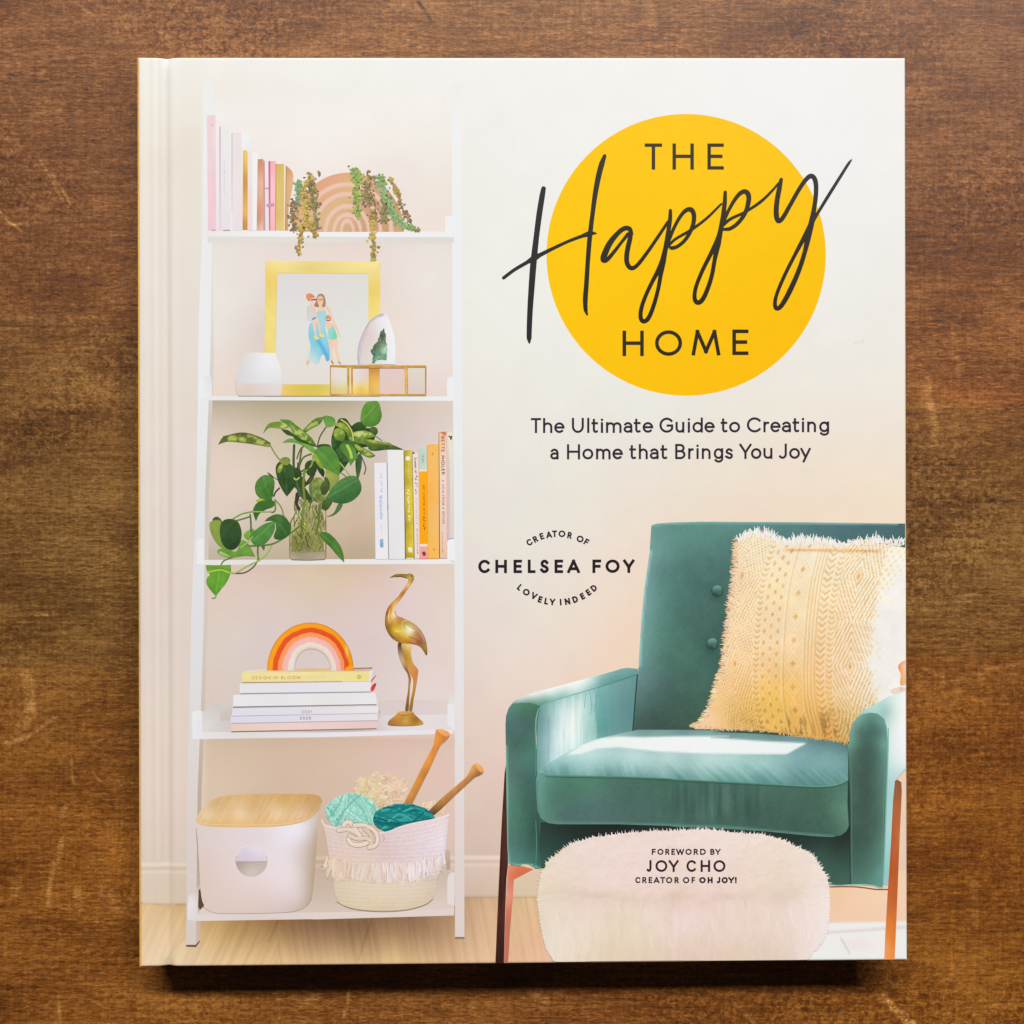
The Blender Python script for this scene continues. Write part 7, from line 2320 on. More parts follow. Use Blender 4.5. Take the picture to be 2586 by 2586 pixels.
def draw_left_front(mb):
    ol = [p[:2] for p in O([(118, 1740), (122, 1670), (142, 1606), (175, 1570), (240, 1560), (320, 1562), (400, 1585), (372, 1640), (364, 1720), (364, 1900)])] + \
        [p[:2] for p in Q([(366, 200), (362, 400), (352, 480), (356, 700), (382, 790), (378, 960), (390, 1165), (345, 1158), (290, 1130), (245, 1128), (230, 1145), (160, 1138), (138, 1120), (128, 1000), (122, 600), (117, 200)])]
    f = O.f((160, 1640, 86, 138, 124), (250, 1590, 80, 134, 108), (330, 1600, 74, 126, 100), (150, 1750, 74, 112, 112), (250, 1750, 80, 118, 116), (340, 1750, 70, 112, 98), (200, 1900, 70, 104, 92), (320, 1880, 72, 122, 108), (140, 1900, 84, 124, 110),
            (150, 2000, 84, 126, 112), (300, 2000, 78, 134, 120), (200, 2150, 78, 116, 110), (330, 2150, 66, 108, 104), (150, 2250, 92, 140, 120), (220, 2350, 74, 124, 104), (320, 2350, 62, 104, 90), (150, 2500, 86, 136, 116), (250, 2550, 70, 120, 98),
            (340, 2550, 56, 92, 80), (150, 2700, 82, 126, 120), (250, 2750, 74, 124, 112), (350, 2700, 54, 92, 82), (200, 2880, 84, 142, 130), (340, 2900, 70, 122, 110), (260, 1680, 70, 104, 96), soft=50)
    f = velvet(f, 6, 8)
    f = blend(f, line_mask(Q([(119, 200), (124, 600), (130, 1000), (140, 1120)]), 1.0, 4), (126, 182, 164))
    f = blend(f, line_mask(Q([(140, 1126), (240, 1134), (300, 1130), (390, 1164)]), 1, 3.5), (128, 186, 172))
    mb.fill(ol, f, 4.5)
    mb.stroke(O([(384, 1618), (366, 1690), (362, 1800), (368, 1932)]), 2.6, flat(126, 178, 168))
    mb.stroke(O([(396, 1612), (378, 1690), (374, 1800), (378, 1932)]), 1.4, flat(66, 104, 98))
    mb.stroke(Q([(372, 0), (366, 200), (364, 396)]), 2.4, flat(112, 168, 156))
    mb.stroke(Q([(356, 20), (352, 200), (350, 430)]), 1.4, flat(96, 150, 138))
    mb.stroke(Q([(352, 780), (358, 960), (352, 1150)]), 1.6, flat(96, 146, 126))
    mb.stroke(Q([(372, 800), (378, 960), (372, 1155)]), 1.2, flat(50, 84, 74))


armL = printed("armrest", 3, "left armrest with a sunlit patch", chair, draw_left_inner)


def draw_seat_top(mb):
    ol = [p[:2] for p in Q([(1160, 71), (1500, 72), (1870, 78)])] + [p[:2] for p in R([(300, 88), (700, 104), (1000, 128), (1200, 150), (1376, 176), (1376, 470), (1300, 506), (1100, 520), (800, 506), (400, 486), (0, 466)])] + \
        [p[:2] for p in Q([(1000, 446), (600, 438), (420, 436), (362, 424), (378, 396), (470, 325), (640, 224), (820, 146), (1000, 104)])]
    f = Q.f((1200, 90, 112, 158, 154), (1000, 120, 150, 190, 188), (1500, 95, 108, 152, 150), (1870, 100, 106, 148, 146), (2200, 110, 96, 138, 138), (2600, 150, 88, 128, 130), (2780, 190, 84, 124, 124),
            (760, 190, 190, 226, 222), (620, 290, 178, 224, 220), (500, 340, 150, 204, 202), (420, 390, 130, 180, 178), (440, 420, 110, 164, 156),
            (800, 280, 196, 232, 228), (1100, 270, 198, 232, 228), (1400, 280, 196, 230, 226), (1700, 300, 196, 230, 226), (1900, 300, 186, 226, 220), (2150, 310, 170, 214, 208), (2350, 290, 140, 190, 190), (2500, 260, 124, 172, 176), (2650, 260, 120, 170, 172),
            (700, 360, 150, 202, 202), (900, 370, 146, 196, 196), (1200, 360, 170, 214, 212), (1500, 370, 156, 202, 200), (1800, 390, 160, 208, 204), (2100, 390, 148, 200, 196), (2400, 360, 122, 172, 174), (2600, 350, 128, 180, 178), (2750, 300, 122, 172, 172),
            (600, 415, 106, 164, 158), (900, 420, 96, 148, 144), (1200, 425, 110, 160, 158), (1500, 435, 106, 160, 154), (1800, 445, 100, 158, 150), (2100, 460, 100, 156, 150), (2400, 470, 92, 144, 140), (2600, 480, 88, 142, 138), (2750, 430, 110, 164, 160), soft=36)
    # sun patch on the seat
    sun = [p[:2] for p in Q([(600, 268), (720, 186), (860, 140), (1000, 124), (1200, 130), (1500, 122), (1870, 122)])] + [p[:2] for p in R([(300, 132), (700, 160), (1052, 176), (892, 264), (600, 262), (200, 256), (0, 250)])] + \
        [p[:2] for p in Q([(1600, 254), (1300, 240), (1000, 208), (840, 218), (700, 262)])]
    f = velvet(f, 6, 9)
    f = blend(f, poly_mask(sun, 3.2), Q.f((700, 230, 238, 248, 246), (1000, 160, 244, 248, 247), (1400, 180, 246, 249, 249), (1900, 190, 244, 249, 249), (2400, 210, 238, 247, 246)))
    f2 = f

    def fn(x, y):
        c = f2(x, y)
        X, Y = Q.inv(x, y)
        lo = sstep(300, 380, Y - 40 * sstep(1800, 2700, X))
        # folds running off the front seam
        w = fbm(X + (Y - 400) * np.where(X > 1300, -1.1, -.3), Y * .4, 26, 90, 14, 3)
        c = c + (w * lo * 13)[:, None] * np.array([1, .8, .8])
        return c
    mb.fill(ol, fn, 4)


seat = printed("seat_cushion", 4, "sunlit top of the seat cushion", chair, draw_seat_top)


def draw_seat_front(mb):
    top = [p[:2] for p in Q([(363, 424), (372, 408), (395, 415), (430, 428), (600, 433), (1000, 441), (1400, 456)])] + [p[:2] for p in R([(0, 461), (400, 481), (800, 501), (1100, 516), (1250, 510), (1330, 488), (1368, 466)])]
    ol = top + [p[:2] for p in R([(1376, 500), (1370, 640), (1376, 770), (1382, 830), (1362, 872), (1320, 902), (1250, 916), (1100, 908), (900, 888), (700, 868), (300, 848), (0, 834)])] + \
        [p[:2] for p in Q([(1400, 828), (1000, 815), (600, 815), (520, 815), (450, 806), (395, 772), (366, 710), (356, 600), (352, 480)])]
    f = Q.f((370, 450, 110, 170, 156), (375, 600, 108, 170, 148), (390, 740, 100, 150, 130), (440, 500, 84, 138, 122), (450, 650, 80, 130, 112), (600, 480, 76, 128, 104), (600, 600, 80, 126, 112), (600, 750, 76, 112, 110), (800, 520, 80, 132, 112),
            (900, 650, 80, 118, 112), (800, 780, 84, 118, 116), (1100, 560, 72, 112, 100), (1200, 700, 74, 108, 102), (1100, 790, 74, 110, 100), (1400, 520, 68, 114, 94), (1500, 650, 70, 102, 96), (1450, 790, 72, 110, 94), (1800, 560, 68, 104, 92),
            (1800, 750, 70, 108, 94), (2000, 560, 72, 108, 96), (2100, 700, 68, 100, 88), (2300, 600, 72, 112, 98), (2400, 750, 68, 102, 88), (2600, 600, 70, 108, 90), (2650, 750, 72, 112, 94), (2780, 650, 92, 140, 120), (2800, 560, 84, 130, 112), (2760, 860, 78, 120, 102),
            (2700, 890, 66, 104, 90), (2790, 800, 96, 144, 122), soft=50)
    f = velvet(f, 7, 11)
    f = blend(f, line_mask(Q([(357, 480), (360, 600), (372, 710), (398, 766), (450, 800), (600, 810), (1000, 812), (1400, 824), (1900, 842), (2400, 890), (2690, 912)]), 1.4, 6), (96, 138, 130))

    def fn(x, y):
        X, Y = Q.inv(x, y)
        c = f(x, y)
        m = np.exp(-((X - 1780) / 330) ** 2) * sstep(450, 520, Y) * (1 - sstep(700, 830, Y))
        return c + (fbm(X, Y, 30, 400, 19, 3) * m * 14)[:, None]
    mb.fill(ol, fn, 4.5)
    mb.stroke(top[2:], 2.6, Q.f((450, 430, 96, 150, 132), (1000, 441, 84, 140, 118), (1400, 456, 86, 140, 122), (2000, 480, 90, 146, 130), (2700, 510, 110, 166, 146)))
    mb.stroke([(x, y + 4) for x, y in top[3:]], 1.6, flat(56, 92, 78))
    mb.stroke(R([(1378, 480), (1382, 640), (1392, 800)]), 3.0, flat(40, 60, 54))


printed("seat_front", 5, "dark front of the seat cushion", chair, draw_seat_front)
printed("arm_top", 4, "white lit top of the left armrest", armL, draw_left_top)
printed("arm_front", 5, "dark green front of the left armrest", armL, draw_left_front)


# ------------------------------------------------------------------ patterned cushion
def pillow_axis(Y):
    return np.interp(Y, [200, 400, 560, 700, 900, 1100, 1300, 1500, 1650, 1800], [160, 96, 56, 34, 12, 0, -8, -4, 20, 60])


def pillow_paint():
    base = P.f((620, 260, 248, 232, 206), (560, 400, 246, 214, 182), (700, 420, 250, 232, 202), (900, 350, 250, 226, 204), (1200, 360, 250, 234, 214), (1500, 340, 250, 238, 222), (1800, 340, 250, 244, 238), (620, 600, 247, 204, 170), (800, 620, 247, 220, 170),
               (1000, 560, 248, 216, 180), (1250, 560, 248, 226, 196), (1500, 560, 249, 232, 208), (1750, 560, 250, 243, 236), (540, 800, 247, 210, 160), (700, 850, 248, 212, 164), (900, 850, 247, 206, 166), (1100, 800, 248, 214, 168), (1300, 800, 247, 208, 166),
               (1480, 800, 250, 224, 196), (1650, 780, 250, 242, 232), (460, 1000, 248, 202, 158), (650, 1050, 247, 202, 154), (900, 1050, 247, 202, 160), (1100, 1050, 247, 206, 156), (1350, 1000, 248, 204, 164), (1550, 1000, 249, 228, 208), (500, 1250, 246, 196, 140),
               (750, 1250, 245, 190, 136), (1000, 1250, 245, 192, 132), (1200, 1250, 246, 192, 146), (1400, 1250, 247, 202, 160), (1550, 1250, 249, 232, 222), (420, 1450, 246, 190, 132), (600, 1430, 244, 186, 116), (800, 1450, 243, 188, 92), (1000, 1450, 243, 184, 94),
               (1200, 1450, 244, 188, 124), (1400, 1450, 246, 204, 166), (1550, 1450, 247, 226, 206), (400, 1620, 240, 190, 116), (600, 1620, 236, 172, 82), (800, 1620, 242, 184, 80), (1000, 1620, 238, 172, 82), (1200, 1600, 240, 178, 100), (1400, 1580, 238, 190, 130),
               (300, 1720, 246, 196, 166), (600, 1720, 230, 166, 84), (900, 1720, 236, 180, 90), (1150, 1750, 228, 160, 78), (1350, 1800, 222, 150, 74), (1500, 1620, 240, 206, 160), (500, 500, 246, 206, 176), soft=60)
    gold = np.array([222, 160, 80.])
    cream = np.array([253, 244, 222.])

    def fn(x, y):
        X, Y = P.inv(x, y)
        Yw = Y + 14 * np.sin(X / 170.0)
        u = X - pillow_axis(Yw)
        # columns lean outwards on the left
        u = np.where(u < 640, 640 - (640 - u) * (1 + 0.10 * (1100 - Yw) / 900 * -1), u)
        c = base(x, y) + np.array([0, 6, 2.])
        wt = (.34 - .26 * sstep(900, 1500, Y))[:, None]
        c = c * (1 - wt) + np.array([252, 236, 200.]) * wt

        def pat(v, lo=.0, hi=.25):
            return sstep(lo, hi, v)
        g = np.zeros(len(X))
        l = np.zeros(len(X))

        def band(a, b):
            return ((u >= a) & (u < b)).astype(float)
        # big lozenge lace: nested diamonds of small dashes
        for a, b, per, ph in ((385, 655, 720, 1245), (1300, 1620, 740, 545), (1300, 1620, 740, 1270)):
            m = band(a, b)
            cxx = (a + b) / 2 - 15
            dy = (Yw - ph + per / 2) % per - per / 2
            r = np.abs(u - cxx) / (b - a) * 2.0 + np.abs(dy) / (per / 2)
            ringi = r * 5.5
            along = np.abs(dy) - np.abs(u - cxx)
            dash = np.sin(along / 5.0 + np.floor(ringi) * 1.7)
            rr = np.sin(ringi * 2 * np.pi)
            g += m * pat(dash, .0, .5) * pat(rr, -.1, .4) * .95
            l += m * pat(-rr, .1, .7) * .8
            g += m * (1 - sstep(.09, .16, r)) * .9
        # narrow chevron columns
        for a, b, per in ((655, 700, 46), (1165, 1235, 52), (1250, 1300, 44)):
            m = band(a, b)
            t = ((Yw + np.abs(u - (a + b) / 2) * .9) % per) / per
            g += m * pat(np.sin(t * 2 * np.pi), .2, .6) * .7
            l += m * pat(-np.sin(t * 2 * np.pi), .2, .6) * .55
        # columns of lozenges
        for a, b, per in ((705, 870, 92),):
            m = band(a, b)
            q = (u - a) / (b - a) * 3
            k = np.floor(q)
            dx = np.abs(q - k - .5) * 2
            dy = np.abs(((Yw + k * per / 2) % per) / per - .5) * 2
            d = dx * .9 + dy
            g += m * (1 - sstep(.42, .6, d)) * .75
            l += m * np.exp(-((d - .86) / .13) ** 2) * .75
        # solid line between
        l += np.exp(-((u - 884) / 7) ** 2) * .9
        g += np.exp(-((u - 900) / 5) ** 2) * .5
        # diamond chain
        m = band(905, 1050)
        dy = (Yw % 190) / 190 - .5
        d = np.abs(u - 978) / 72 + np.abs(dy) * 2
        l += m * np.exp(-((d - .95) / .09) ** 2) * .8 + m * np.exp(-((d - .6) / .08) ** 2) * .7
        g += m * (1 - sstep(.2, .34, d)) * .85 + m * np.exp(-((d - .78) / .07) ** 2) * .45 * pat(np.sin(Yw / 4.2), -.2, .3)
        dy2 = ((Yw + 95) % 190) / 190 - .5
        d2 = np.abs(np.abs(u - 978) - 72) / 60 + np.abs(dy2) * 2
        l += m * np.exp(-((d2 - .5) / .09) ** 2) * .6
        # parallel lines
        m = band(1050, 1160)
        l += m * pat(np.sin((u - 1050) / 110 * 2 * np.pi * 4), .3, .8) * .75
        g += m * pat(-np.sin((u - 1050) / 110 * 2 * np.pi * 4), .3, .8) * .6
        for uu in (652, 703, 1238, 1302):
            l += np.exp(-((u - uu) / 4.5) ** 2) * .7
        # far right lace
        m = band(1620, 2000)
        g += m * pat(np.sin(u / 9) * np.sin(Yw / 12), .2, .6) * .35
        wobble = .75 + .25 * noise(x, y, 9, 9, 3)
        g, l = np.clip(g, 0, 1) * wobble, np.clip(l, 0, 1) * wobble
        dk = sstep(1450, 1750, Y)
        gold_y = gold * (1 - .22 * dk)[:, None]
        c = c * (1 - .95 * g[:, None]) + gold_y * (.95 * g[:, None])
        cr = cream * (1 - .10 * dk)[:, None] - np.array([0, 6, 50.]) * dk[:, None]
        c = c * (1 - .75 * l[:, None]) + cr * (.75 * l[:, None])
        # deep threads in the shaded foot
        sh = sstep(1560, 1760, Y) * pat(noise(X + (Y - 1700) * -.25, Y, 16, 90, 41), .35, .6) * sstep(400, 700, X) * (1 - sstep(1380, 1480, X))
        c = c * (1 - .45 * sh[:, None]) + np.array([120, 92, 48.]) * (.45 * sh[:, None])
        # bleached by the sun on the right
        edge = np.interp(Y, [300, 500, 700, 900, 1100, 1300, 1450, 1600], [1900, 1800, 1700, 1630, 1590, 1600, 1650, 1620]) + \
            70 * noise(X, Y, 60, 60, 51) + 36 * noise(X, Y, 20, 20, 52)
        b = sstep(-60, 90, X - edge)
        b = b * .93
        c = c * (1 - b[:, None]) + np.array([247, 244, 240.]) * b[:, None]
        # soft ripples
        c = c + (fbm(X, Y, 120, 120, 8, 2) * 4)[:, None] + (noise(x, y, 3, 3, 77) * 3)[:, None]
        c = c - (np.exp(-((Y - 318 - (X - 900) * .012) / 12) ** 2) * sstep(860, 960, X) * (1 - sstep(1650, 1720, X)))[:, None] * np.array([12, 44, 72.])
        return c
    return fn


def draw_pillow(mb):
    left = [(555, 235), (505, 250), (500, 330), (498, 450), (490, 560), (474, 700), (456, 820), (440, 960), (424, 1100), (408, 1250), (372, 1360), (336, 1480), (300, 1580), (240, 1680), (150, 1745)]
    bottom = [(180, 1775), (420, 1776), (700, 1785), (900, 1810), (1100, 1842), (1300, 1868), (1420, 1882)]
    right = [(1600, 1700), (1889, 1470), (1889, 300)]
    top = [(1700, 268), (1500, 262), (1300, 262), (1100, 240), (900, 250), (780, 215), (660, 190), (600, 200)]
    edge = spiky(resample(spl([(p[0], p[1]) for p in left], False, 5), 4, False), 0, 4, 1) if False else left
    ol = P(left + bottom + right + top)
    mb.fill(ol, pillow_paint(), 2.6)


pil = printed("printed_pillow", 4, "fringed ochre patterned pillow on the armchair printed on the cover", draw=draw_pillow)


def draw_pillow_fringe(mb):
    rnd = random.Random(77)

    def tuft(px, py, ang, ln, w, col):
        ca, sa = math.cos(ang), math.sin(ang)
        b = rnd.uniform(-.25, .25)
        p = [(px, py), (px + ca * ln * .55, py + sa * ln * .55 + b * ln * .4), (px + ca * ln, py + sa * ln + b * ln)]
        mb.stroke(P(p), [w, w * .9, w * .35], flat(*[min(250, max(0, c + rnd.uniform(-12, 10))) for c in col]), cap='butt', n=3)
    lf = spl([(520, 215), (506, 300), (500, 450), (490, 560), (474, 700), (456, 820), (440, 960), (424, 1100), (408, 1250), (372, 1360), (336, 1480), (300, 1580), (240, 1690), (160, 1745)], False, 10)
    for p in resample(lf, 5.0, False):
        for _ in range(2):
            t = p[1]
            col = lerp(np.array([249, 228, 202.]), np.array([246, 200, 156.]), rnd.random() ** .7)
            if t > 1300 and rnd.random() < .4:
                col = np.array([248, 226, 160.])
            if rnd.random() < .14:
                col = col * .8
            tuft(p[0] + rnd.uniform(0, 30), p[1] + rnd.uniform(-6, 6), math.pi + rnd.uniform(-.55, .35) - (.25 if t > 1500 else 0), rnd.uniform(26, 52), 2.6, col)
    bt = spl([(150, 1755), (420, 1772), (700, 1782), (900, 1806), (1100, 1838), (1300, 1862), (1415, 1880)], False, 10)
    for p in resample(bt, 7.0, False):
        for _ in range(2):
            f = p[0] / 1400
            col = lerp(np.array([250, 214, 186.]), np.array([214, 170, 92.]), min(1, f * 1.6)) + rnd.uniform(-18, 18)
            tuft(p[0] + rnd.uniform(-8, 8), p[1] + rnd.uniform(-16, 4), rnd.uniform(.2, 2.9), rnd.uniform(12, 26), 2.6, col)
    tp = spl([(530, 215), (590, 195), (660, 180), (760, 190), (830, 225), (1000, 240), (1200, 240), (1350, 262), (1400, 262), (1480, 240), (1600, 240), (1700, 240), (1760, 250), (1880, 240)], False, 10)
    for p in resample(tp, 5.0, False):
        x = p[0]
        h = np.interp(x, [520, 620, 700, 760, 810, 850, 1000, 1200, 1350, 1390, 1480, 1580, 1650, 1740, 1790, 1850], [45, 70, 66, 66, 90, 40, 62, 60, 40, 20, 46, 60, 66, 30, 60, 40])
        for _ in range(2):
            y0 = p[1] + rnd.uniform(0, 46)
            col = lerp(np.array([250, 248, 244.]), np.array([248, 226, 210.]), rnd.random() * (.3 if y0 < p[1] + 20 else 1))
            tuft(x + rnd.uniform(-5, 5), y0, -math.pi / 2 + rnd.uniform(-.5, .5) + (.35 if 740 < x < 830 else 0), h * rnd.uniform(.55, 1.0), 3.0, col)


printed("fringe", 5, None, pil, draw_pillow_fringe)

# blurred orange shape behind the pillow at the cover edge
printed("printed_toy_arm", 5, "small orange shape at the right edge of the printed room", draw=lambda m: (
    m.fill(spl(P([(1889, 1212, 1), (1850, 1232), (1828, 1270), (1850, 1330), (1844, 1400), (1858, 1420), (1889, 1410, 1)])),
           P.f((1840, 1270, 232, 150, 100), (1870, 1260, 250, 210, 170), (1875, 1350, 247, 190, 136), (1850, 1380, 240, 170, 120), (1870, 1230, 244, 180, 140)), 3),
    m.fill(spl(P([(1760, 1462, 1), (1790, 1440), (1850, 1432), (1889, 1440, 1), (1889, 1470, 1), (1800, 1490)])), plus(P.f((1800, 1460, 244, 226, 214), (1870, 1450, 240, 206, 190)), 14, 4, 4, 4), 3)))


# right armrest
def draw_right_side(mb):
    mb.fill([p[:2] for p in P([(1440, 1820), (1478, 1700), (1550, 1620), (1660, 1560), (1750, 1510), (1820, 1488), (1888, 1464)])] + [p[:2] for p in R([(1828, 380), (1745, 470), (1730, 620), (1716, 900), (1700, 1180), (1690, 1290), (1650, 1290), (1660, 800), (1500, 100)])],
            velvet(P.f((1500, 1720, 130, 186, 172), (1560, 1660, 170, 216, 206), (1640, 1600, 190, 228, 222), (1700, 1580, 176, 220, 212), (1720, 1640, 140, 192, 182), (1800, 1560, 226, 242, 238), (1860, 1500, 240, 246, 244), (1850, 1620, 242, 246, 244),
                       (1780, 1680, 214, 238, 230), (1820, 1780, 240, 246, 246), (1790, 1900, 232, 242, 242), (1870, 1900, 243, 247, 247), (1880, 2020, 240, 246, 246), (1780, 2050, 206, 234, 236), (1830, 2080, 226, 240, 242), (1850, 2120, 196, 224, 222), (1760, 2250, 170, 216, 216), (1740, 2600, 170, 222, 220), (1720, 2900, 150, 206, 204), soft=30), 3, 12), 4.5)
    mb.stroke(R([(1830, 378), (1748, 468)]), 3.0, flat(190, 206, 198))


armR = printed("armrest", 6, "right armrest with a white lit side", chair, draw_right_side)


def draw_right_front(mb):
    ol = [p[:2] for p in P([(1428, 1890), (1436, 1800), (1452, 1740), (1482, 1692), (1540, 1652), (1600, 1640), (1660, 1648), (1716, 1690), (1736, 1760), (1742, 1860)])] + \
        [p[:2] for p in R([(1692, 120), (1688, 300), (1678, 600), (1668, 900), (1655, 1200), (1652, 1300), (1640, 1312), (1600, 1306), (1560, 1292), (1400, 1288), (1392, 1000), (1392, 600), (1380, 300), (1374, 180)])]
    f = P.f((1450, 1800, 120, 178, 160), (1500, 1700, 122, 178, 164), (1560, 1680, 100, 152, 140), (1620, 1670, 92, 144, 132), (1690, 1720, 104, 158, 150), (1500, 1800, 78, 118, 106), (1600, 1760, 76, 116, 104), (1680, 1800, 78, 122, 112), (1450, 1900, 106, 160, 142),
            (1500, 1950, 72, 106, 94), (1600, 1950, 70, 98, 88), (1680, 1950, 84, 130, 118), (1720, 1900, 120, 176, 164), (1470, 2100, 72, 106, 92), (1600, 2100, 66, 94, 82), (1700, 2100, 90, 136, 124), (1480, 2300, 70, 104, 90), (1600, 2300, 64, 90, 78), (1700, 2300, 88, 132, 116),
            (1480, 2500, 66, 98, 84), (1600, 2500, 66, 96, 84), (1690, 2500, 80, 120, 106), (1500, 2700, 64, 96, 84), (1600, 2700, 68, 98, 86), (1680, 2700, 84, 130, 116), (1500, 2900, 74, 114, 100), (1600, 2920, 78, 122, 106), (1670, 2940, 100, 156, 146), soft=40)
    f = velvet(f, 6, 13)
    mb.fill(ol, f, 4)
    mb.stroke(R([(1692, 60), (1690, 240), (1678, 600), (1668, 900), (1655, 1240)]), 3.2, flat(128, 186, 170))
    mb.stroke(R([(1670, 60), (1668, 240), (1658, 600), (1648, 900), (1636, 1250)]), 1.3, flat(106, 154, 140))
    mb.stroke(R([(1396, 300), (1404, 600), (1404, 900), (1408, 1280)]), 1.3, flat(94, 140, 126))
    mb.stroke(R([(1384, 480), (1393, 800), (1394, 1286)]), 1.8, flat(52, 80, 70))
    mb.stroke(R([(1396, 1290), (1500, 1290), (1580, 1298), (1640, 1314), (1694, 1284)]), 2.2, flat(170, 214, 200))
    mb.stroke(R([(1230, 1306), (1400, 1304), (1500, 1312), (1600, 1326), (1690, 1326)]), 2.6, flat(150, 92, 82))


printed("arm_front", 7, "dark green front of the right armrest", armR, draw_right_front)


# ------------------------------------------------------------------ furry stool
def draw_stool(mb):
    base = [p[:2] for p in Q([(430, 1140), (485, 1082), (560, 1025), (625, 978), (750, 934), (900, 908), (1100, 884), (1400, 870), (1600, 862)])] + \
        [p[:2] for p in R([(200, 862), (330, 866), (500, 886), (700, 902), (850, 942), (950, 986), (1080, 1052), (1130, 1112), (1182, 1192), (1212, 1250), (1226, 1350), (1228, 1500), (1212, 1650), (1160, 1760), (1100, 1820), (1062, 1878)])] + \
        [p[:2] for p in Q([(1400, 1886), (800, 1892), (505, 1894), (470, 1850), (432, 1780), (402, 1650), (376, 1500), (366, 1380), (390, 1250)])]
    sp = spl(base, n=5)

    def amp(x, y):
        X, Y = Q.inv(x, y)
        return 0.5 if Y > 1860 else (6.0 if Y < 1250 else 2.6)
    ol = spiky(sp, amp, 4.2, 5)
    ol = [(x, min(y, 2428.5 - (x - 1400) * .008)) for x, y in ol]
    f = Q.f((480, 1130, 230, 212, 186), (650, 1000, 236, 218, 204), (900, 940, 238, 216, 206), (1200, 920, 238, 214, 206), (1600, 900, 240, 220, 210), (1900, 920, 240, 222, 212), (2200, 960, 238, 222, 206), (2450, 1060, 238, 222, 206), (2600, 1200, 238, 224, 214),
            (420, 1300, 230, 216, 182), (600, 1200, 234, 214, 196), (900, 1100, 238, 214, 204), (1300, 1080, 240, 214, 206), (1800, 1060, 240, 218, 206), (2200, 1120, 234, 214, 188), (2500, 1250, 238, 222, 206), (400, 1450, 232, 220, 190), (600, 1380, 228, 208, 178),
            (900, 1330, 236, 212, 200), (1250, 1300, 238, 212, 202), (1600, 1300, 236, 210, 194), (2000, 1280, 236, 212, 194), (2350, 1300, 230, 208, 184), (2620, 1400, 244, 232, 226), (450, 1650, 236, 224, 198), (700, 1500, 236, 214, 202), (1000, 1480, 232, 210, 182),
            (1300, 1420, 234, 210, 194), (1450, 1380, 226, 200, 174), (1500, 1500, 238, 214, 206), (1800, 1450, 236, 208, 200), (2100, 1450, 234, 214, 194), (2400, 1480, 240, 222, 212), (2640, 1550, 244, 234, 230), (550, 1800, 238, 226, 204), (800, 1700, 234, 218, 186),
            (1100, 1650, 230, 212, 178), (1400, 1620, 236, 214, 200), (1550, 1560, 238, 210, 204), (1700, 1650, 234, 208, 190), (2000, 1650, 232, 208, 190), (2300, 1650, 234, 210, 194), (2550, 1700, 240, 226, 220), (900, 1850, 230, 212, 178), (1300, 1850, 228, 206, 176),
            (1700, 1850, 228, 200, 178), (2000, 1850, 226, 204, 178), (2300, 1850, 228, 204, 186), (2500, 1840, 238, 224, 216), (1000, 1560, 222, 204, 170), soft=80)

    def fn(x, y):
        X, Y = Q.inv(x, y)
        c = f(x, y)
        # fur lies outwards on the top and hangs on the sides
        low = sstep(1330, 1480, Y - 60 * ((X - 1550) / 1100) ** 2)
        a1 = fbm(X + Y * .8, Y - X * .12, 60, 26, 61, 4)
        a2 = fbm(X - Y * .15, Y, 26, 110, 62, 4)
        w = a1 * (1 - low) + a2 * low
        c = c + (w * 6.0)[:, None] * np.array([.7, .9, 1.15])
        # locks and partings
        for (px, py, rx, ry, am) in ((1050, 1395, 190, 26, 15), (860, 1370, 120, 22, 12), (1450, 1380, 40, 60, 12), (1880, 1380, 60, 26, 10), (2360, 1275, 26, 20, 18), (1410, 1000, 40, 26, 14), (700, 1360, 120, 16, 8),
                                     (1950, 1140, 70, 24, 10), (1290, 1020, 40, 16, 8), (2130, 1330, 60, 20, 9), (1400, 1560, 26, 80, 10), (2070, 1560, 26, 70, 8), (1520, 1800, 24, 70, 9)):
            m = np.exp(-(((X - px) / rx) ** 2 + ((Y - py - (X - px) * .08) / ry) ** 2))
            c = c - (m * am * (.6 + .5 * noise(X, Y, 10, 16, 6)))[:, None] * np.array([.8, 1, 1.3])
        # pale rim on the right
        c = c + (noise(x, y, 2.6, 4, 13) * 2.2)[:, None]
        c = c * .58 + np.array([241, 221, 213.]) * .42
        rx = np.abs((X - 1500) / 1140)
        c = c - (sstep(.80, 1.0, rx) * sstep(1250, 1400, Y) * (X < 1500) * 5)[:, None]
        c = c - (np.exp(-((Y - 1410 + 60 * rx ** 2) / 70.0) ** 2) * (7 + 5 * noise(X, Y, 120, 60, 5)) * (1 - sstep(.75, .95, rx)))[:, None] * np.array([.7, 1, 1.25])
        c = c - (sstep(1600, 1900, Y) * 7 * (1 - sstep(.6, .95, rx)))[:, None] * np.array([.7, 1, 1.3])
        return np.clip(c + np.array([3, 4, 5.]), 0, 249)
    mb.fill(ol, fn, 3.4)
    # loose tufts round the rim
    rnd = random.Random(55)
    rim = resample(sp, 5.5)
    n_ = len(rim)
    cxy = np.array(rim).mean(0)
    rc = fn(np.array([p[0] for p in rim]), np.array([p[1] for p in rim]))
    for i in range(n_):
        a, b, q = rim[i - 1], rim[(i + 1) % n_], rim[i]
        if q[1] > 2400:
            continue
        tx, ty = b[0] - a[0], b[1] - a[1]
        l_ = math.hypot(tx, ty) + 1e-9
        nx, ny = ty / l_, -tx / l_
        if (q[0] - cxy[0]) * nx + (q[1] - cxy[1]) * ny < 0:
            nx, ny = -nx, -ny
        up = q[1] < 2230
        ln = rnd.uniform(5, 11) if up else rnd.uniform(3, 6)
        sw = rnd.uniform(-.7, .7)
        s0 = (q[0] - nx * 7, q[1] - ny * 7)
        e0 = (q[0] + nx * ln - ny * sw * ln, q[1] + ny * ln + nx * sw * ln)
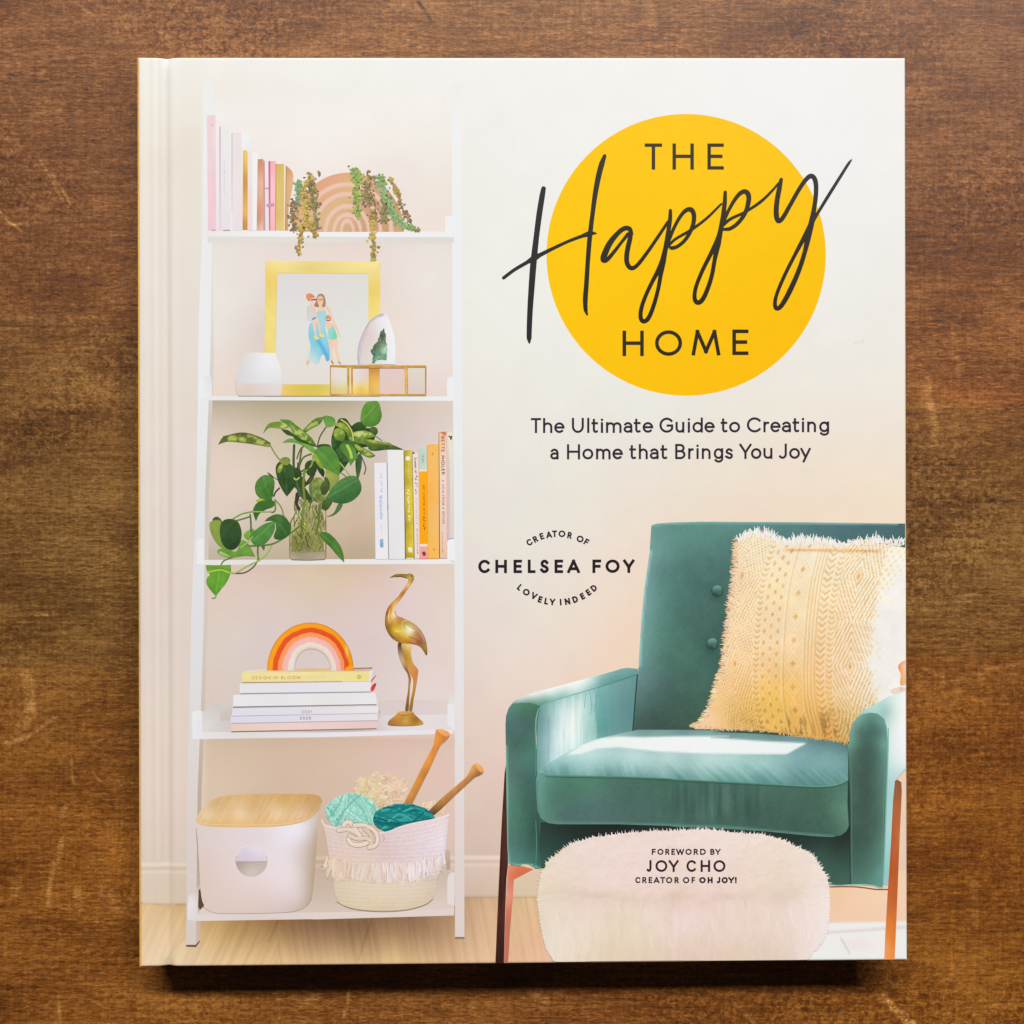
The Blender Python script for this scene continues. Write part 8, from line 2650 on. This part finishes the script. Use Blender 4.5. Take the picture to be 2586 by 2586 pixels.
        cc = np.clip(rc[i] + rnd.uniform(-4, 8), 0, 249)
        mb.stroke([s0, ((s0[0] + e0[0]) / 2 + sw * 2, (s0[1] + e0[1]) / 2), e0], [3.2, 2.6, .6], flat(*cc), cap='butt', n=3)
    # single tufts
    rnd = random.Random(101)
    xs, ys, an = [], [], []
    while len(xs) < 520:
        X, Y = rnd.uniform(390, 2630), rnd.uniform(890, 1860)
        nx, ny = Q([(X, Y)])[0]
        if not inside(np.array([nx]), np.array([ny]), ol)[0] or seg_dist(np.array([nx]), np.array([ny]), ol)[0] < 24:
            continue
        low = Y > 1400 - 60 * ((X - 1500) / 1100) ** 2
        xs.append(nx)
        ys.append(ny)
        an.append(math.pi / 2 + rnd.uniform(-.35, .35) if low else math.atan2((Y - 1250) * .9, (X - 1500) * .5) + rnd.uniform(-.6, .6))
    cs = fn(np.array(xs), np.array(ys))
    for nx, ny, a, c in zip(xs, ys, an, cs):
        l = rnd.uniform(9, 24)
        dv = rnd.choice([-7, -4, 4, 6, 8])
        cc = np.clip(c + dv * np.array([.8, 1, 1.2]), 0, 249)
        b = rnd.uniform(-.25, .25) * l
        p = [(nx, ny), (nx + math.cos(a) * l * .5 - math.sin(a) * b, ny + math.sin(a) * l * .5 + math.cos(a) * b), (nx + math.cos(a) * l, ny + math.sin(a) * l)]
        p = [(x, min(y, 2426.0)) for x, y in p]
        mb.stroke(p, [.8, rnd.uniform(1.4, 3.0), .5], flat(*cc), cap='butt', n=3)


stool = printed("printed_stool", 8, "round cream fur stool printed on the cover", draw=draw_stool)
FW = flat(52, 34, 48)


def foreword(mb):
    boxed_line(mb, Q, [('F', 1265, 1296), ('O', 1309, 1357), ('R', 1371, 1404), ('E', 1419, 1447), ('W', 1456, 1520), ('O', 1529, 1579), ('R', 1594, 1629), ('D', 1645, 1690), ('B', 1725, 1759), ('Y', 1764, 1806)],
               1007, 1054, 3.3, FW)


def joy(mb):
    boxed_line(mb, Q, [('J', 1224, 1263), ('O', 1294, 1387), ('Y', 1397, 1477), ('C', 1538, 1613), ('H', 1649, 1724), ('O', 1750, 1844)], 1096, 1188, 5.3, FW)


def creator(mb):
    boxed_line(mb, Q, [('C', 1135, 1175), ('R', 1190, 1224), ('E', 1240, 1269), ('A', 1279, 1326), ('T', 1331, 1371), ('O', 1377, 1426), ('R', 1444, 1477), ('O', 1510, 1560), ('F', 1578, 1605)],
               1229, 1277, 3.3, FW)
    boxed_line(mb, Q, [('O', 1638, 1689), ('H', 1704, 1744), ('J', 1776, 1804), ('O', 1814, 1863), ('Y', 1866, 1914), ('!', 1920, 1932)], 1229, 1277, 4.2, FW)


printed("foreword_lettering", 9, "upper line of the foreword credit", draw=foreword)
printed("foreword_lettering", 9, "larger name in the foreword credit", draw=joy)
printed("foreword_lettering", 9, "lower line of the foreword credit", draw=creator)
